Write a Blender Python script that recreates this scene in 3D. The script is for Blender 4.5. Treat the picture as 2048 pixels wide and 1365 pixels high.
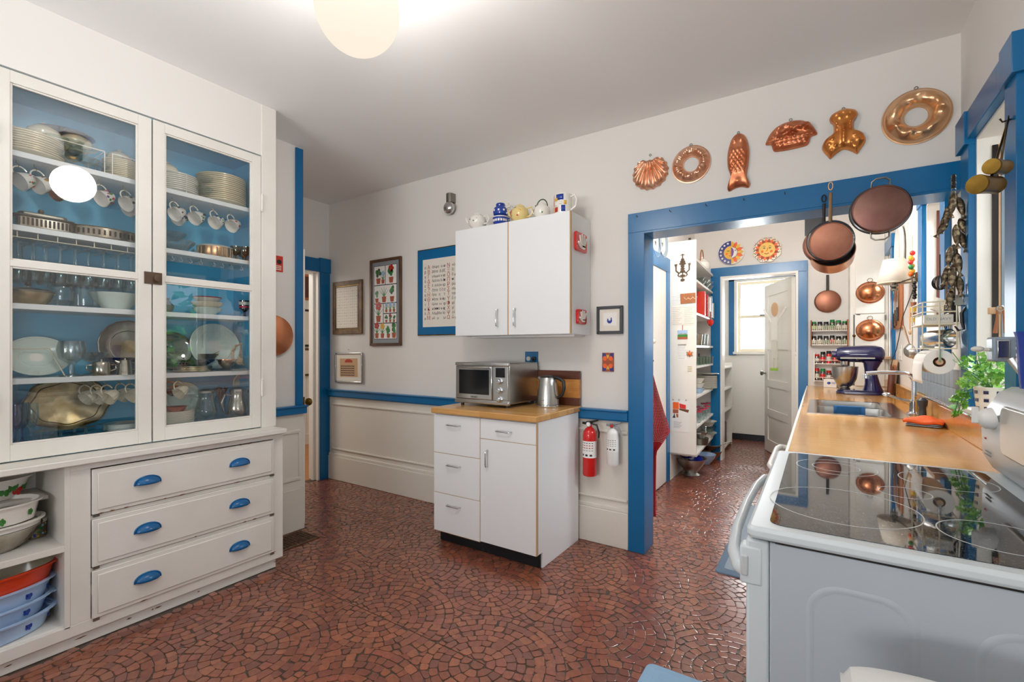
import bpy, bmesh, math, random
from mathutils import Vector, Matrix, Euler

random.seed(7)
for _o in list(bpy.data.objects):
    bpy.data.objects.remove(_o)
SC = bpy.context.scene
COL = SC.collection
PI = math.pi

# ------------------------------------------------------------------ camera
FPX, YAW, HOR, CH = 936.6, math.radians(33.207), 700.0, 1.30
cam_d = bpy.data.cameras.new('camera')
cam_d.sensor_fit = 'HORIZONTAL'
cam_d.sensor_width = 36.0
cam_d.lens = FPX / 2048 * 36.0
cam_d.shift_y = (HOR - 682.5) / 2048
cam_d.clip_start = 0.02
cam_d.clip_end = 200
cam = bpy.data.objects.new('camera', cam_d)
cam.location = (0, 0, CH)
cam.rotation_euler = (PI / 2, 0, YAW)
COL.objects.link(cam)
SC.camera = cam

# ------------------------------------------------------------------ sky, window daylight, added fill, exposure
W = bpy.data.worlds.new('sky')
SC.world = W
W.use_nodes = True
_bg = W.node_tree.nodes['Background']
_bg.inputs[0].default_value = (0.80, 0.90, 1.0, 1)
_bg.inputs[1].default_value = 1.5

def area(name, loc, rot, sx, sy, power, col=(1, 1, 1)):
    d = bpy.data.lights.new(name, 'AREA')
    d.shape = 'RECTANGLE'
    d.size, d.size_y = sx, sy
    d.energy = power
    d.color = col
    o = bpy.data.objects.new(name, d)
    o.location = loc
    o.rotation_euler = rot
    COL.objects.link(o)
    return o
R90 = PI / 2
DAY = (0.93, 0.97, 1.0)
# sky and sunlit ground outside the room's windows, with added fill at unseen ones
def aim(loc, to):
    return (Vector(to) - Vector(loc)).to_track_quat('-Z', 'Y').to_euler()
for _n, _l, _t, _sx, _sy, _p in (
    ('daylight_window_1', (1.75, 2.48, 3.0), (0.55, 2.48, 1.6), 1.3, 1.3, 190),
    ('daylight_window_2', (1.75, 3.60, 3.0), (0.55, 3.53, 1.6), 1.3, 1.3, 280),
    ('daylight_window_3', (1.75, 5.30, 3.0), (0.55, 5.40, 1.6), 1.3, 1.3, 200),
    ('fill_light_4', (1.55, -0.75, 0.60), (0.2, -0.75, 1.75), 1.4, 1.7, 190),  # added fill through an unseen side window, brightens the cabinet fronts
    ('fill_light_5', (-1.15, -3.55, 0.75), (-1.15, -2.0, 1.75), 2.6, 1.8, 330),  # added soft fill from behind the camera, tilted up to lift the ceiling
    ('daylight_window_6', (-0.70, 8.05, 1.60), (-0.70, 7.0, 1.75), 0.9, 1.0, 120)):
    area(_n, _l, aim(_l, _t), _sx, _sy, _p, (1, 0.995, 0.985) if _n.endswith('5') else DAY)
area('fill_side_room', (-5.2, 1.9, 2.3), (0.6, 0, 0), 0.8, 0.8, 22, (1, 0.96, 0.9))  # added fill lamp inside the side room, which has no window

SC.view_settings.view_transform = 'Standard'
SC.view_settings.look = 'None'
SC.view_settings.gamma = 1.0
SC.view_settings.use_curve_mapping = False
SC.view_settings.exposure = -0.06
cy = SC.cycles
cy.max_bounces = 9
cy.diffuse_bounces = 5
cy.glossy_bounces = 4
cy.transmission_bounces = 6
cy.transparent_max_bounces = 20
cy.caustics_reflective = False
cy.caustics_refractive = False
cy.sample_clamp_indirect = 6.0
cy.use_denoising = True

# ------------------------------------------------------------------ picture point -> place on a known plane
_s, _c = math.sin(YAW), math.cos(YAW)
def onZ(px, py, z):
    d = FPX * (CH - z) / (py - HOR); r = (px - 1024) / FPX * d
    return Vector((_c * r - _s * d, _s * r + _c * d, z))
def onX(px, py, x):
    t = (px - 1024) / FPX; d = x / (_c * t - _s)
    return Vector((x, d * (_s * t + _c), CH - (py - HOR) * d / FPX))
def onY(px, py, y):
    t = (px - 1024) / FPX; d = y / (_s * t + _c)
    return Vector((d * (_c * t - _s), y, CH - (py - HOR) * d / FPX))

# ------------------------------------------------------------------ mesh collector
class G:
    def __init__(s):
        s.v = []; s.f = []; s.m = []; s.mi = 0
    def add(s, vs, fs, M=None):
        b = len(s.v)
        if M is not None:
            vs = [M @ Vector(p) for p in vs]
        s.v += [tuple(p) for p in vs]
        s.f += [tuple(i + b for i in f) for f in fs]
        s.m += [s.mi] * len(fs)
        return s
    def mat(s, i):
        s.mi = i; return s
    def box(s, x0, x1, y0, y1, z0, z1, M=None):
        vs = [(x0,y0,z0),(x1,y0,z0),(x1,y1,z0),(x0,y1,z0),(x0,y0,z1),(x1,y0,z1),(x1,y1,z1),(x0,y1,z1)]
        return s.add(vs, [(0,3,2,1),(4,5,6,7),(0,1,5,4),(1,2,6,5),(2,3,7,6),(3,0,4,7)], M)
    def bx(s, c, d, M=None):
        return s.box(c[0]-d[0]/2, c[0]+d[0]/2, c[1]-d[1]/2, c[1]+d[1]/2, c[2]-d[2]/2, c[2]+d[2]/2, M)
    def lathe(s, prof, seg=24, c=(0,0,0), sx=1, sy=1, M=None, cap=True, wob=None):
        vs = []; fs = []; rows = []
        for (r, z) in prof:
            if abs(r) < 1e-6:
                rows.append([len(vs)] * seg); vs.append((c[0], c[1], c[2] + z)); continue
            rows.append(list(range(len(vs), len(vs) + seg)))
            for k in range(seg):
                a = 2 * PI * k / seg
                rr = r * (wob(a, z) if wob else 1)
                vs.append((c[0] + rr * math.cos(a) * sx, c[1] + rr * math.sin(a) * sy, c[2] + z))
        for A, B in zip(rows, rows[1:]):
            for k in range(seg):
                k2 = (k + 1) % seg
                f = [A[k], A[k2], B[k2], B[k]]
                f = [q for i, q in enumerate(f) if q not in f[:i]]
                if len(f) > 2: fs.append(tuple(f))
        if cap:
            if prof[0][0] > 1e-4: fs.append(tuple(rows[0])[::-1])
            if prof[-1][0] > 1e-4: fs.append(tuple(rows[-1]))
        return s.add(vs, fs, M)
    def cyl(s, p0, p1, r0, r1=None, seg=14):
        return s.tube([p0, p1], [r0, r0 if r1 is None else r1], seg)
    def tube(s, pts, r, seg=8, closed=False, flat=1.0):
        pts = [Vector(p) for p in pts]
        n = len(pts)
        if not isinstance(r, (list, tuple)): r = [r] * n
        T = []
        for i in range(n):
            if closed: t = pts[(i+1) % n] - pts[i-1]
            else: t = pts[min(i+1, n-1)] - pts[max(i-1, 0)]
            T.append(t.normalized() if t.length > 1e-9 else Vector((0,0,1)))
        up = Vector((0,0,1)) if abs(T[0].z) < 0.9 else Vector((1,0,0))
        u = (up - T[0] * up.dot(T[0])).normalized()
        vs = []; fs = []
        for i in range(n):
            u = (u - T[i] * u.dot(T[i]))
            u = u.normalized() if u.length > 1e-6 else T[i].orthogonal().normalized()
            w = T[i].cross(u)
            for k in range(seg):
                a = 2 * PI * k / seg
                vs.append(pts[i] + u * (math.cos(a) * r[i]) + w * (math.sin(a) * r[i] * flat))
        m = n if closed else n - 1
        for i in range(m):
            j = (i + 1) % n
            for k in range(seg):
                k2 = (k + 1) % seg
                fs.append((i*seg+k, i*seg+k2, j*seg+k2, j*seg+k))
        if not closed:
            fs.append(tuple(range(seg))[::-1]); fs.append(tuple((n-1)*seg+k for k in range(seg)))
        return s.add(vs, fs)
    def prism(s, poly, a0, a1, axis='z', M=None):
        n = len(poly)
        def P(u, v, a):
            return (u, v, a) if axis == 'z' else ((u, a, v) if axis == 'y' else (a, u, v))
        vs = [P(u, v, a0) for u, v in poly] + [P(u, v, a1) for u, v in poly]
        fs = [tuple(range(n))[::-1], tuple(range(n, 2*n))]
        for i in range(n):
            j = (i + 1) % n
            fs.append((i, j, n + j, n + i))
        return s.add(vs, fs, M)
    def ball(s, c, r, seg=14, rings=8, M=None):
        if not isinstance(r, (list, tuple)): r = (r, r, r)
        prof = [(math.sin(PI*i/rings) if 0 < i < rings else 0, -r[2]*math.cos(PI*i/rings)) for i in range(rings+1)]
        return s.lathe(prof, seg, c, r[0], r[1], M)
    def grid(s, fn, nu, nv, M=None, cu=False):
        vs = [fn(i/(nu-1) if not cu else i/nu, j/(nv-1)) for j in range(nv) for i in range(nu)]
        fs = []
        for j in range(nv-1):
            for i in range(nu if cu else nu-1):
                i2 = (i+1) % nu
                fs.append((j*nu+i, j*nu+i2, (j+1)*nu+i2, (j+1)*nu+i))
        return s.add(vs, fs, M)
    def mesh(s, name, mats, recalc=True, sharp=38):
        me = bpy.data.meshes.new(name)
        me.from_pydata(s.v, [], s.f)
        if not isinstance(mats, (list, tuple)): mats = [mats]
        for m in mats: me.materials.append(MT[m] if isinstance(m, str) else m)
        me.polygons.foreach_set('material_index', s.m)
        bm = bmesh.new(); bm.from_mesh(me)
        if recalc: bmesh.ops.recalc_face_normals(bm, faces=bm.faces)
        bm.to_mesh(me); bm.free()
        me.polygons.foreach_set('use_smooth', [True] * len(me.polygons))
        me.set_sharp_from_angle(angle=math.radians(sharp))
        return me
    def build(s, name, mats, parent=None, bevel=0, loc=None, rot=None, solid=0, sub=0, recalc=True, sharp=38):
        o = bpy.data.objects.new(name, s.mesh(name, mats, recalc, sharp))
        COL.objects.link(o)
        if parent is not None: o.parent = parent
        if loc is not None: o.location = loc
        if rot is not None: o.rotation_euler = rot
        if solid:
            md = o.modifiers.new('solid', 'SOLIDIFY'); md.thickness = solid; md.offset = 0
        if bevel:
            md = o.modifiers.new('bevel', 'BEVEL'); md.width = bevel; md.segments = 2
            md.limit_method = 'ANGLE'; md.angle_limit = math.radians(40); md.harden_normals = False
        if sub:
            md = o.modifiers.new('sub', 'SUBSURF'); md.levels = sub; md.render_levels = sub
        return o

def tag(o, label, cat, group=None, kind=None):
    o['label'] = label; o['category'] = cat
    if group: o['group'] = group
    if kind: o['kind'] = kind
    return o
def thing(name, label, cat, loc=(0,0,0), rz=0, group=None, rot=None):
    o = bpy.data.objects.new(name, None)
    o.empty_display_size = 0.05
    COL.objects.link(o)
    o.location = loc
    o.rotation_euler = rot if rot is not None else (0, 0, rz)
    return tag(o, label, cat, group)
def struct(o):
    o['kind'] = 'structure'
    return o
def dup(root, loc, rz=None, label=None, group=None, scale=None, rot=None):
    r = root.copy(); COL.objects.link(r); r.location = loc
    if rz is not None: r.rotation_euler = (r.rotation_euler[0], r.rotation_euler[1], rz)
    if rot is not None: r.rotation_euler = rot
    if scale: r.scale = (scale,) * 3 if not isinstance(scale, (tuple, list)) else scale
    if label: r['label'] = label
    if group: r['group'] = group
    for ch in [o for o in bpy.data.objects if o.parent == root]:
        c = ch.copy(); COL.objects.link(c); c.parent = r
        for g in [o for o in bpy.data.objects if o.parent == ch]:
            d = g.copy(); COL.objects.link(d); d.parent = c
    return r
def arc(cx, cy, r, a0, a1, n, ry=None):
    ry = r if ry is None else ry
    return [(cx + r*math.cos(math.radians(a0+(a1-a0)*i/n)), cy + ry*math.sin(math.radians(a0+(a1-a0)*i/n))) for i in range(n+1)]
def rrect(x0, x1, y0, y1, r, n=4):
    return (arc(x1-r, y0+r, r, -90, 0, n) + arc(x1-r, y1-r, r, 0, 90, n) + arc(x0+r, y1-r, r, 90, 180, n) + arc(x0+r, y0+r, r, 180, 270, n))
def text(name, body, size, loc, rot, mat, parent=None, depth=0.0004, align='CENTER', sx=1):
    cu = bpy.data.curves.new(name, 'FONT')
    cu.body = body; cu.size = size; cu.align_x = align; cu.align_y = 'CENTER'; cu.extrude = depth
    cu.resolution_u = 2
    t = bpy.data.objects.new(name + '_src', cu)
    COL.objects.link(t)
    bpy.context.view_layer.update()
    me = bpy.data.meshes.new_from_object(t.evaluated_get(bpy.context.evaluated_depsgraph_get()))
    bpy.data.objects.remove(t); bpy.data.curves.remove(cu)
    me.materials.clear(); me.materials.append(MT[mat])
    o = bpy.data.objects.new(name, me)
    COL.objects.link(o)
    o.location = loc; o.rotation_euler = rot; o.scale = (sx, 1, 1)
    if parent is not None: o.parent = parent
    return o

ORD = ['first', 'second', 'third', 'fourth', 'fifth', 'sixth', 'seventh', 'eighth', 'ninth', 'tenth', 'eleventh', 'twelfth', 'thirteenth', 'fourteenth', 'fifteenth', 'sixteenth']
def ordi(k, n, lo='bottom', hi='topmost'):
    return hi if k == n-1 else (lo if k == 0 else ORD[k])

# ------------------------------------------------------------------ materials
MT = {}
def lin(h):
    h = h.lstrip('#')
    return tuple(((int(h[i:i+2], 16)/255)/12.92 if int(h[i:i+2], 16)/255 <= 0.04045 else ((int(h[i:i+2], 16)/255+0.055)/1.055)**2.4) for i in (0, 2, 4)) + (1,)
def M(name, col, rough=0.5, metal=0.0, spec=0.5, bump=None, var=None, coat=0, emis=None, es=0, aniso=0, trans=0, sub=0):
    m = bpy.data.materials.new(name); m.use_nodes = True
    nt = m.node_tree; b = nt.nodes['Principled BSDF']
    b.inputs['Base Color'].default_value = lin(col)
    b.inputs['Roughness'].default_value = rough
    b.inputs['Metallic'].default_value = metal
    b.inputs['Specular IOR Level'].default_value = spec
    if coat:
        b.inputs['Coat Weight'].default_value = coat; b.inputs['Coat Roughness'].default_value = 0.08
    if emis:
        b.inputs['Emission Color'].default_value = lin(emis); b.inputs['Emission Strength'].default_value = es
    if var or bump:
        tc = nt.nodes.new('ShaderNodeTexCoord')
    if var:   # (second colour, scale, (sx,sy,sz), lo, hi)
        mp = nt.nodes.new('ShaderNodeMapping'); nz = nt.nodes.new('ShaderNodeTexNoise'); rp = nt.nodes.new('ShaderNodeValToRGB')
        nt.links.new(tc.outputs['Object'], mp.inputs[0]); nt.links.new(mp.outputs[0], nz.inputs[0])
        mp.inputs['Scale'].default_value = var[2] if len(var) > 2 else (1,1,1)
        nz.inputs['Scale'].default_value = var[1]; nz.inputs['Detail'].default_value = 4
        lo, hi = (var[3], var[4]) if len(var) > 4 else (0.35, 0.65)
        rp.color_ramp.elements[0].position = lo; rp.color_ramp.elements[0].color = lin(col)
        rp.color_ramp.elements[1].position = hi; rp.color_ramp.elements[1].color = lin(var[0])
        nt.links.new(nz.outputs[0], rp.inputs[0]); nt.links.new(rp.outputs[0], b.inputs['Base Color'])
    if bump:  # (scale, strength, (sx,sy,sz))
        mp2 = nt.nodes.new('ShaderNodeMapping'); n2 = nt.nodes.new('ShaderNodeTexNoise'); bp = nt.nodes.new('ShaderNodeBump')
        nt.links.new(tc.outputs['Object'], mp2.inputs[0]); nt.links.new(mp2.outputs[0], n2.inputs[0])
        if len(bump) > 2: mp2.inputs['Scale'].default_value = bump[2]
        n2.inputs['Scale'].default_value = bump[0]; n2.inputs['Detail'].default_value = 3
        bp.inputs['Strength'].default_value = bump[1]; bp.inputs['Distance'].default_value = 0.004
        nt.links.new(n2.outputs[0], bp.inputs['Height']); nt.links.new(bp.outputs[0], b.inputs['Normal'])
    MT[name] = m
    return m
def GLASS(name, tint, rough=0.02, edge=0.75, base=0.06, gl='#ffffff', wavy=0):
    m = bpy.data.materials.new(name); m.use_nodes = True
    nt = m.node_tree; nt.nodes.clear()
    out = nt.nodes.new('ShaderNodeOutputMaterial'); mx = nt.nodes.new('ShaderNodeMixShader')
    tr = nt.nodes.new('ShaderNodeBsdfTransparent'); gs = nt.nodes.new('ShaderNodeBsdfGlossy')
    lw = nt.nodes.new('ShaderNodeLayerWeight'); mr = nt.nodes.new('ShaderNodeMapRange')
    tr.inputs[0].default_value = lin(tint); gs.inputs[0].default_value = lin(gl); gs.inputs[1].default_value = rough
    lw.inputs[0].default_value = 0.35
    mr.inputs[3].default_value = base; mr.inputs[4].default_value = edge
    nt.links.new(lw.outputs['Fresnel'], mr.inputs[0]); nt.links.new(mr.outputs[0], mx.inputs[0])
    nt.links.new(tr.outputs[0], mx.inputs[1]); nt.links.new(gs.outputs[0], mx.inputs[2]); nt.links.new(mx.outputs[0], out.inputs[0])
    if wavy:
        tc = nt.nodes.new('ShaderNodeTexCoord'); nz = nt.nodes.new('ShaderNodeTexNoise'); bp = nt.nodes.new('ShaderNodeBump')
        nz.inputs['Scale'].default_value = 7; nz.inputs['Detail'].default_value = 1.5
        bp.inputs['Strength'].default_value = wavy; bp.inputs['Distance'].default_value = 0.01
        nt.links.new(tc.outputs['Object'], nz.inputs[0]); nt.links.new(nz.outputs[0], bp.inputs['Height'])
        nt.links.new(bp.outputs[0], gs.inputs['Normal'])
    MT[name] = m
    return m

M('wall', '#e3dfda', 0.75, spec=0.3, bump=(60, 0.05))
M('ceiling', '#f0efee', 0.85, spec=0.2)
M('wainscot', '#e2ddd2', 0.42, bump=(25, 0.08))
M('trim_white', '#ece8e0', 0.4)
M('blue', '#00659b', 0.28, bump=(30, 0.12, (1, 1, 0.2)))
M('cab_white', '#e5e1da', 0.38, var=('#ddd8cf', 3), bump=(18, 0.08))
M('chip', '#7a4a2c', 0.7)
M('cab_blue', '#66c0e2', 0.5, var=('#5cb8dc', 4))
M('shelf_white', '#eef0ef', 0.45)
M('laminate', '#eceeef', 0.35)
M('edge_tan', '#c6a276', 0.5)
M('oak', '#cf8f48', 0.35, var=('#b97a38', 8, (1, 1, 6)))
M('blue_enamel', '#045a92', 0.25)
M('black_toe', '#10141a', 0.4, var=('#2a3038', 40, (1, 1, 1), 0.6, 0.75))
M('black', '#141414', 0.35)
M('blackgloss', '#0b0c10', 0.12)
M('grey_dark', '#3a3d42', 0.4)
M('grey', '#8d9298', 0.4)
M('chrome', '#d6d9dd', 0.10, 1.0)
M('steel', '#b9b8b4', 0.28, 1.0, bump=(90, 0.04, (1, 1, 40)))
M('steel_smooth', '#c9c9c8', 0.16, 1.0)
M('silver', '#c4bfb4', 0.20, 1.0, var=('#9c8f7a', 9))
M('pewter', '#8d897f', 0.35, 1.0)
M('brasstray', '#d6c49a', 0.34, 1.0, var=('#b9a06e', 22), bump=(60, 0.12))
M('brass', '#86692f', 0.34, 1.0, var=('#5f4a20', 12))
M('gold', '#c9a24c', 0.25, 1.0)
M('copper', '#d68f6a', 0.26, 1.0, var=('#c47a52', 8))
M('copper_pale', '#e8bba0', 0.36, 1.0, var=('#d39a78', 10))
M('copper_bright', '#e59a58', 0.30, 1.0, var=('#c4753c', 14))
M('copper_red', '#d98d68', 0.38, 1.0, var=('#bd6e4a', 12))
M('copper_gold', '#e8bd94', 0.30, 1.0, var=('#d6a67a', 9))
M('copper_dull', '#a2715c', 0.46, 1.0, var=('#976452', 11))
M('bronze', '#a98a6c', 0.35, 1.0, var=('#8c6e52', 12))
M('copper_purple', '#7d5d52', 0.34, 1.0, var=('#684842', 7))
M('iron', '#2a2523', 0.45, 0.6)
M('rust', '#5a4636', 0.6, 0.3)
M('porcelain', '#eeeae2', 0.15, coat=0.3)
M('cream', '#e3d9bf', 0.22, coat=0.2)
M('cream_rim', '#a98e58', 0.3, 0.5)
M('bone', '#dcd8cc', 0.25)
M('milk', '#cfdcd2', 0.2)
M('red', '#b8231c', 0.3)
M('redgloss', '#d01f1c', 0.18, coat=0.4)
M('sign_red', '#c8321f', 0.4)
M('orange_enamel', '#d8401a', 0.2, coat=0.4)
M('orange', '#f0641a', 0.45)
M('lightblue', '#a9c4e4', 0.2, coat=0.3)
M('cobalt', '#18247c', 0.12, coat=0.5)
M('navy', '#15184a', 0.16, coat=0.6)
M('bluepaint', '#1c3f9c', 0.2, coat=0.3)
M('green', '#1d7a3a', 0.35)
M('leafgreen', '#3c7f32', 0.45)
M('greendark', '#23452c', 0.4)
M('lime', '#9ccb4e', 0.4)
M('yellow', '#e3b23a', 0.35)
M('yellowpot', '#e6cf8b', 0.2, coat=0.3)
M('pinkred', '#c2324a', 0.4)
M('purple', '#6a3a86', 0.4)
M('brown', '#6b3f24', 0.45)
M('terracotta', '#a9573a', 0.7)
M('wood_dark', '#4d3222', 0.45, var=('#6b4a30', 6, (1, 12, 1)))
M('wood_frame', '#5b4128', 0.5, var=('#7d5f3c', 14))
M('wood_pale', '#c9a27c', 0.5)
M('wood_board', '#a9683c', 0.5, var=('#8f5430', 6, (1, 1, 0.2)))
M('walnut', '#5b2e1c', 0.35)
M('paper', '#e7e0d4', 0.7)
M('paper_white', '#f0eeea', 0.7)
M('ink', '#2b2b2f', 0.7)
M('ink_grey', '#8c8a88', 0.7)
M('ink_red', '#b3402c', 0.7)
M('cloth_red', '#b3202c', 0.85)
M('mat_blue', '#5c7187', 0.8, bump=(160, 0.3))
M('mat_grey', '#8d9aa8', 0.85, bump=(220, 0.5))
M('mat_lightblue', '#8fb4d3', 0.8, bump=(160, 0.3))
M('stove_white', '#cdd5d8', 0.3)
M('stove_side', '#b2bac2', 0.4)
M('stove_grey', '#bfc3c4', 0.28)
M('sponge', '#13507f', 0.8)
M('shade', '#e2d9ca', 0.8)
M('tin', '#8a7d62', 0.3, 0.7)
M('plastic_white', '#e6e4e0', 0.35)
M('fur_dark', '#4a3d2e', 0.35, 0.8, var=('#8a7b62', 60, (1, 1, 1), 0.45, 0.6), bump=(140, 0.6))
M('wood_floor', '#b97a42', 0.35, var=('#a66a37', 5, (1, 10, 1)))
M('siding', '#dfe9f2', 0.7)
M('siding_blue', '#b9cede', 0.7)
M('greywall', '#8a9aa6', 0.3)
def opal():
    # thin opal glass: glows itself and lets the bulb's light through
    m = bpy.data.materials.new('globe'); m.use_nodes = True
    nt = m.node_tree; nt.nodes.clear()
    out = nt.nodes.new('ShaderNodeOutputMaterial'); mx = nt.nodes.new('ShaderNodeMixShader')
    tr = nt.nodes.new('ShaderNodeBsdfTransparent'); em = nt.nodes.new('ShaderNodeEmission')
    em.inputs[0].default_value = (1.0, 0.86, 0.70, 1); em.inputs[1].default_value = 1.12
    mx.inputs[0].default_value = 0.62
    nt.links.new(tr.outputs[0], mx.inputs[1]); nt.links.new(em.outputs[0], mx.inputs[2]); nt.links.new(mx.outputs[0], out.inputs[0])
    MT['globe'] = m
opal()
GLASS('pane', '#fdfefe', 0.0, 0.5, 0.035, wavy=0.010)
GLASS('pane_clear', '#ffffff', 0.0, 0.5, 0.04)
GLASS('glass', '#f3f9f9', 0.03, 0.38, 0.02)
GLASS('glass_soft', '#e6f1ef', 0.08, 0.42, 0.045)
GLASS('crystal', '#e6eeee', 0.14, 0.5, 0.10)
GLASS('glass_green', '#0f8a4a', 0.03, 0.8, 0.1)
GLASS('glass_cobalt', '#2230b0', 0.03, 0.8, 0.1)
GLASS('glass_blue', '#9cc0e6', 0.03, 0.8, 0.1)
GLASS('glass_dkgreen', '#3c5f56', 0.03, 0.8, 0.12)
GLASS('glass_wine', '#3a2028', 0.03, 0.8, 0.12)
GLASS('jar', '#c9b59a', 0.05, 0.8, 0.15)

def wood_strip(name, a, b, along, w, gloss=0.22, axis_w='x', bs=0.35):
    # butcher-block: narrow staves of slightly different browns
    m = bpy.data.materials.new(name); m.use_nodes = True
    nt = m.node_tree; p = nt.nodes['Principled BSDF']
    tc = nt.nodes.new('ShaderNodeTexCoord'); mp = nt.nodes.new('ShaderNodeMapping')
    br = nt.nodes.new('ShaderNodeTexBrick'); nz = nt.nodes.new('ShaderNodeTexNoise'); mx = nt.nodes.new('ShaderNodeMix'); mx.data_type = 'RGBA'
    nt.links.new(tc.outputs['Object'], mp.inputs[0])
    mp.inputs['Rotation'].default_value = (0, 0, along)
    nt.links.new(mp.outputs[0], br.inputs[0])
    br.inputs['Color1'].default_value = lin(a); br.inputs['Color2'].default_value = lin(b); br.inputs['Mortar'].default_value = lin(b)
    br.inputs['Scale'].default_value = 1; br.inputs['Mortar Size'].default_value = 0.0004
    br.inputs['Brick Width'].default_value = bs; br.inputs['Row Height'].default_value = w; br.offset = 0.37
    mp2 = nt.nodes.new('ShaderNodeMapping'); mp2.inputs['Rotation'].default_value = (0, 0, along); mp2.inputs['Scale'].default_value = (1.5, 30, 30)
    nt.links.new(tc.outputs['Object'], mp2.inputs[0]); nt.links.new(mp2.outputs[0], nz.inputs[0])
    nz.inputs['Scale'].default_value = 3; nz.inputs['Detail'].default_value = 4
    mx.blend_type = 'MULTIPLY'; mx.inputs[0].default_value = 0.35
    nt.links.new(br.outputs[0], mx.inputs[6]); nt.links.new(nz.outputs[0], mx.inputs[7])
    nt.links.new(mx.outputs[2], p.inputs['Base Color'])
    p.inputs['Roughness'].default_value = gloss
    MT[name] = m
wood_strip('butcher', '#e6b26c', '#d9a056', PI/2, 0.042, 0.16)
wood_strip('butcher_x', '#e8b674', '#d9a05a', 0, 0.036, 0.25)

def cobble_mat():
    m = bpy.data.materials.new('cobble'); m.use_nodes = True
    nt = m.node_tree; p = nt.nodes['Principled BSDF']
    at = nt.nodes.new('ShaderNodeAttribute'); at.attribute_name = 'tone'
    tc = nt.nodes.new('ShaderNodeTexCoord'); nz = nt.nodes.new('ShaderNodeTexNoise'); mx = nt.nodes.new('ShaderNodeMix'); mx.data_type = 'RGBA'
    nz.inputs['Scale'].default_value = 45; nz.inputs['Detail'].default_value = 5
    nt.links.new(tc.outputs['Object'], nz.inputs[0])
    mx.blend_type = 'OVERLAY'; mx.inputs[0].default_value = 0.35
    nt.links.new(at.outputs['Color'], mx.inputs[6]); nt.links.new(nz.outputs[0], mx.inputs[7])
    nt.links.new(mx.outputs[2], p.inputs['Base Color'])
    p.inputs['Coat Weight'].default_value = 0.5; p.inputs['Coat Roughness'].default_value = 0.2
    rr = nt.nodes.new('ShaderNodeMapRange'); rr.inputs[3].default_value = 0.16; rr.inputs[4].default_value = 0.32
    nt.links.new(nz.outputs[0], rr.inputs[0]); nt.links.new(rr.outputs[0], p.inputs['Roughness'])
    bp = nt.nodes.new('ShaderNodeBump'); bp.inputs['Strength'].default_value = 0.15; bp.inputs['Distance'].default_value = 0.0012
    nt.links.new(nz.outputs[0], bp.inputs['Height']); nt.links.new(bp.outputs[0], p.inputs['Normal'])
    MT['cobble'] = m
cobble_mat()
M('grout', '#4e3d30', 0.4, var=('#403025', 12), bump=(150, 0.4))
def cooktop_mat():
    m = M('cooktop', '#0b0d12', 0.03)
    nt = m.node_tree; p = nt.nodes['Principled BSDF']
    tc = nt.nodes.new('ShaderNodeTexCoord'); vo = nt.nodes.new('ShaderNodeTexVoronoi'); rp = nt.nodes.new('ShaderNodeValToRGB')
    vo.inputs['Scale'].default_value = 420
    nt.links.new(tc.outputs['Object'], vo.inputs[0]); nt.links.new(vo.outputs['Color'], rp.inputs[0])
    e = rp.color_ramp.elements; e[0].position = 0.55; e[0].color = lin('#090b10'); e[1].position = 0.95; e[1].color = lin('#5c646e')
    nt.links.new(rp.outputs[0], p.inputs['Base Color'])
cooktop_mat()

# ================================================================== THE SETTING
ZC = 2.777           # ceiling
YB = 2.97            # back wall face
XR = 0.555           # window wall face
YF = 5.98            # far pantry wall
XA = -3.17           # short wall beside the built-in cabinet
XL = -4.17           # left end of the room

fl = struct(G().box(-4.30, 0.62, -2.7, 8.0, -0.06, -0.0028).build('floor', 'grout'))

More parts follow.
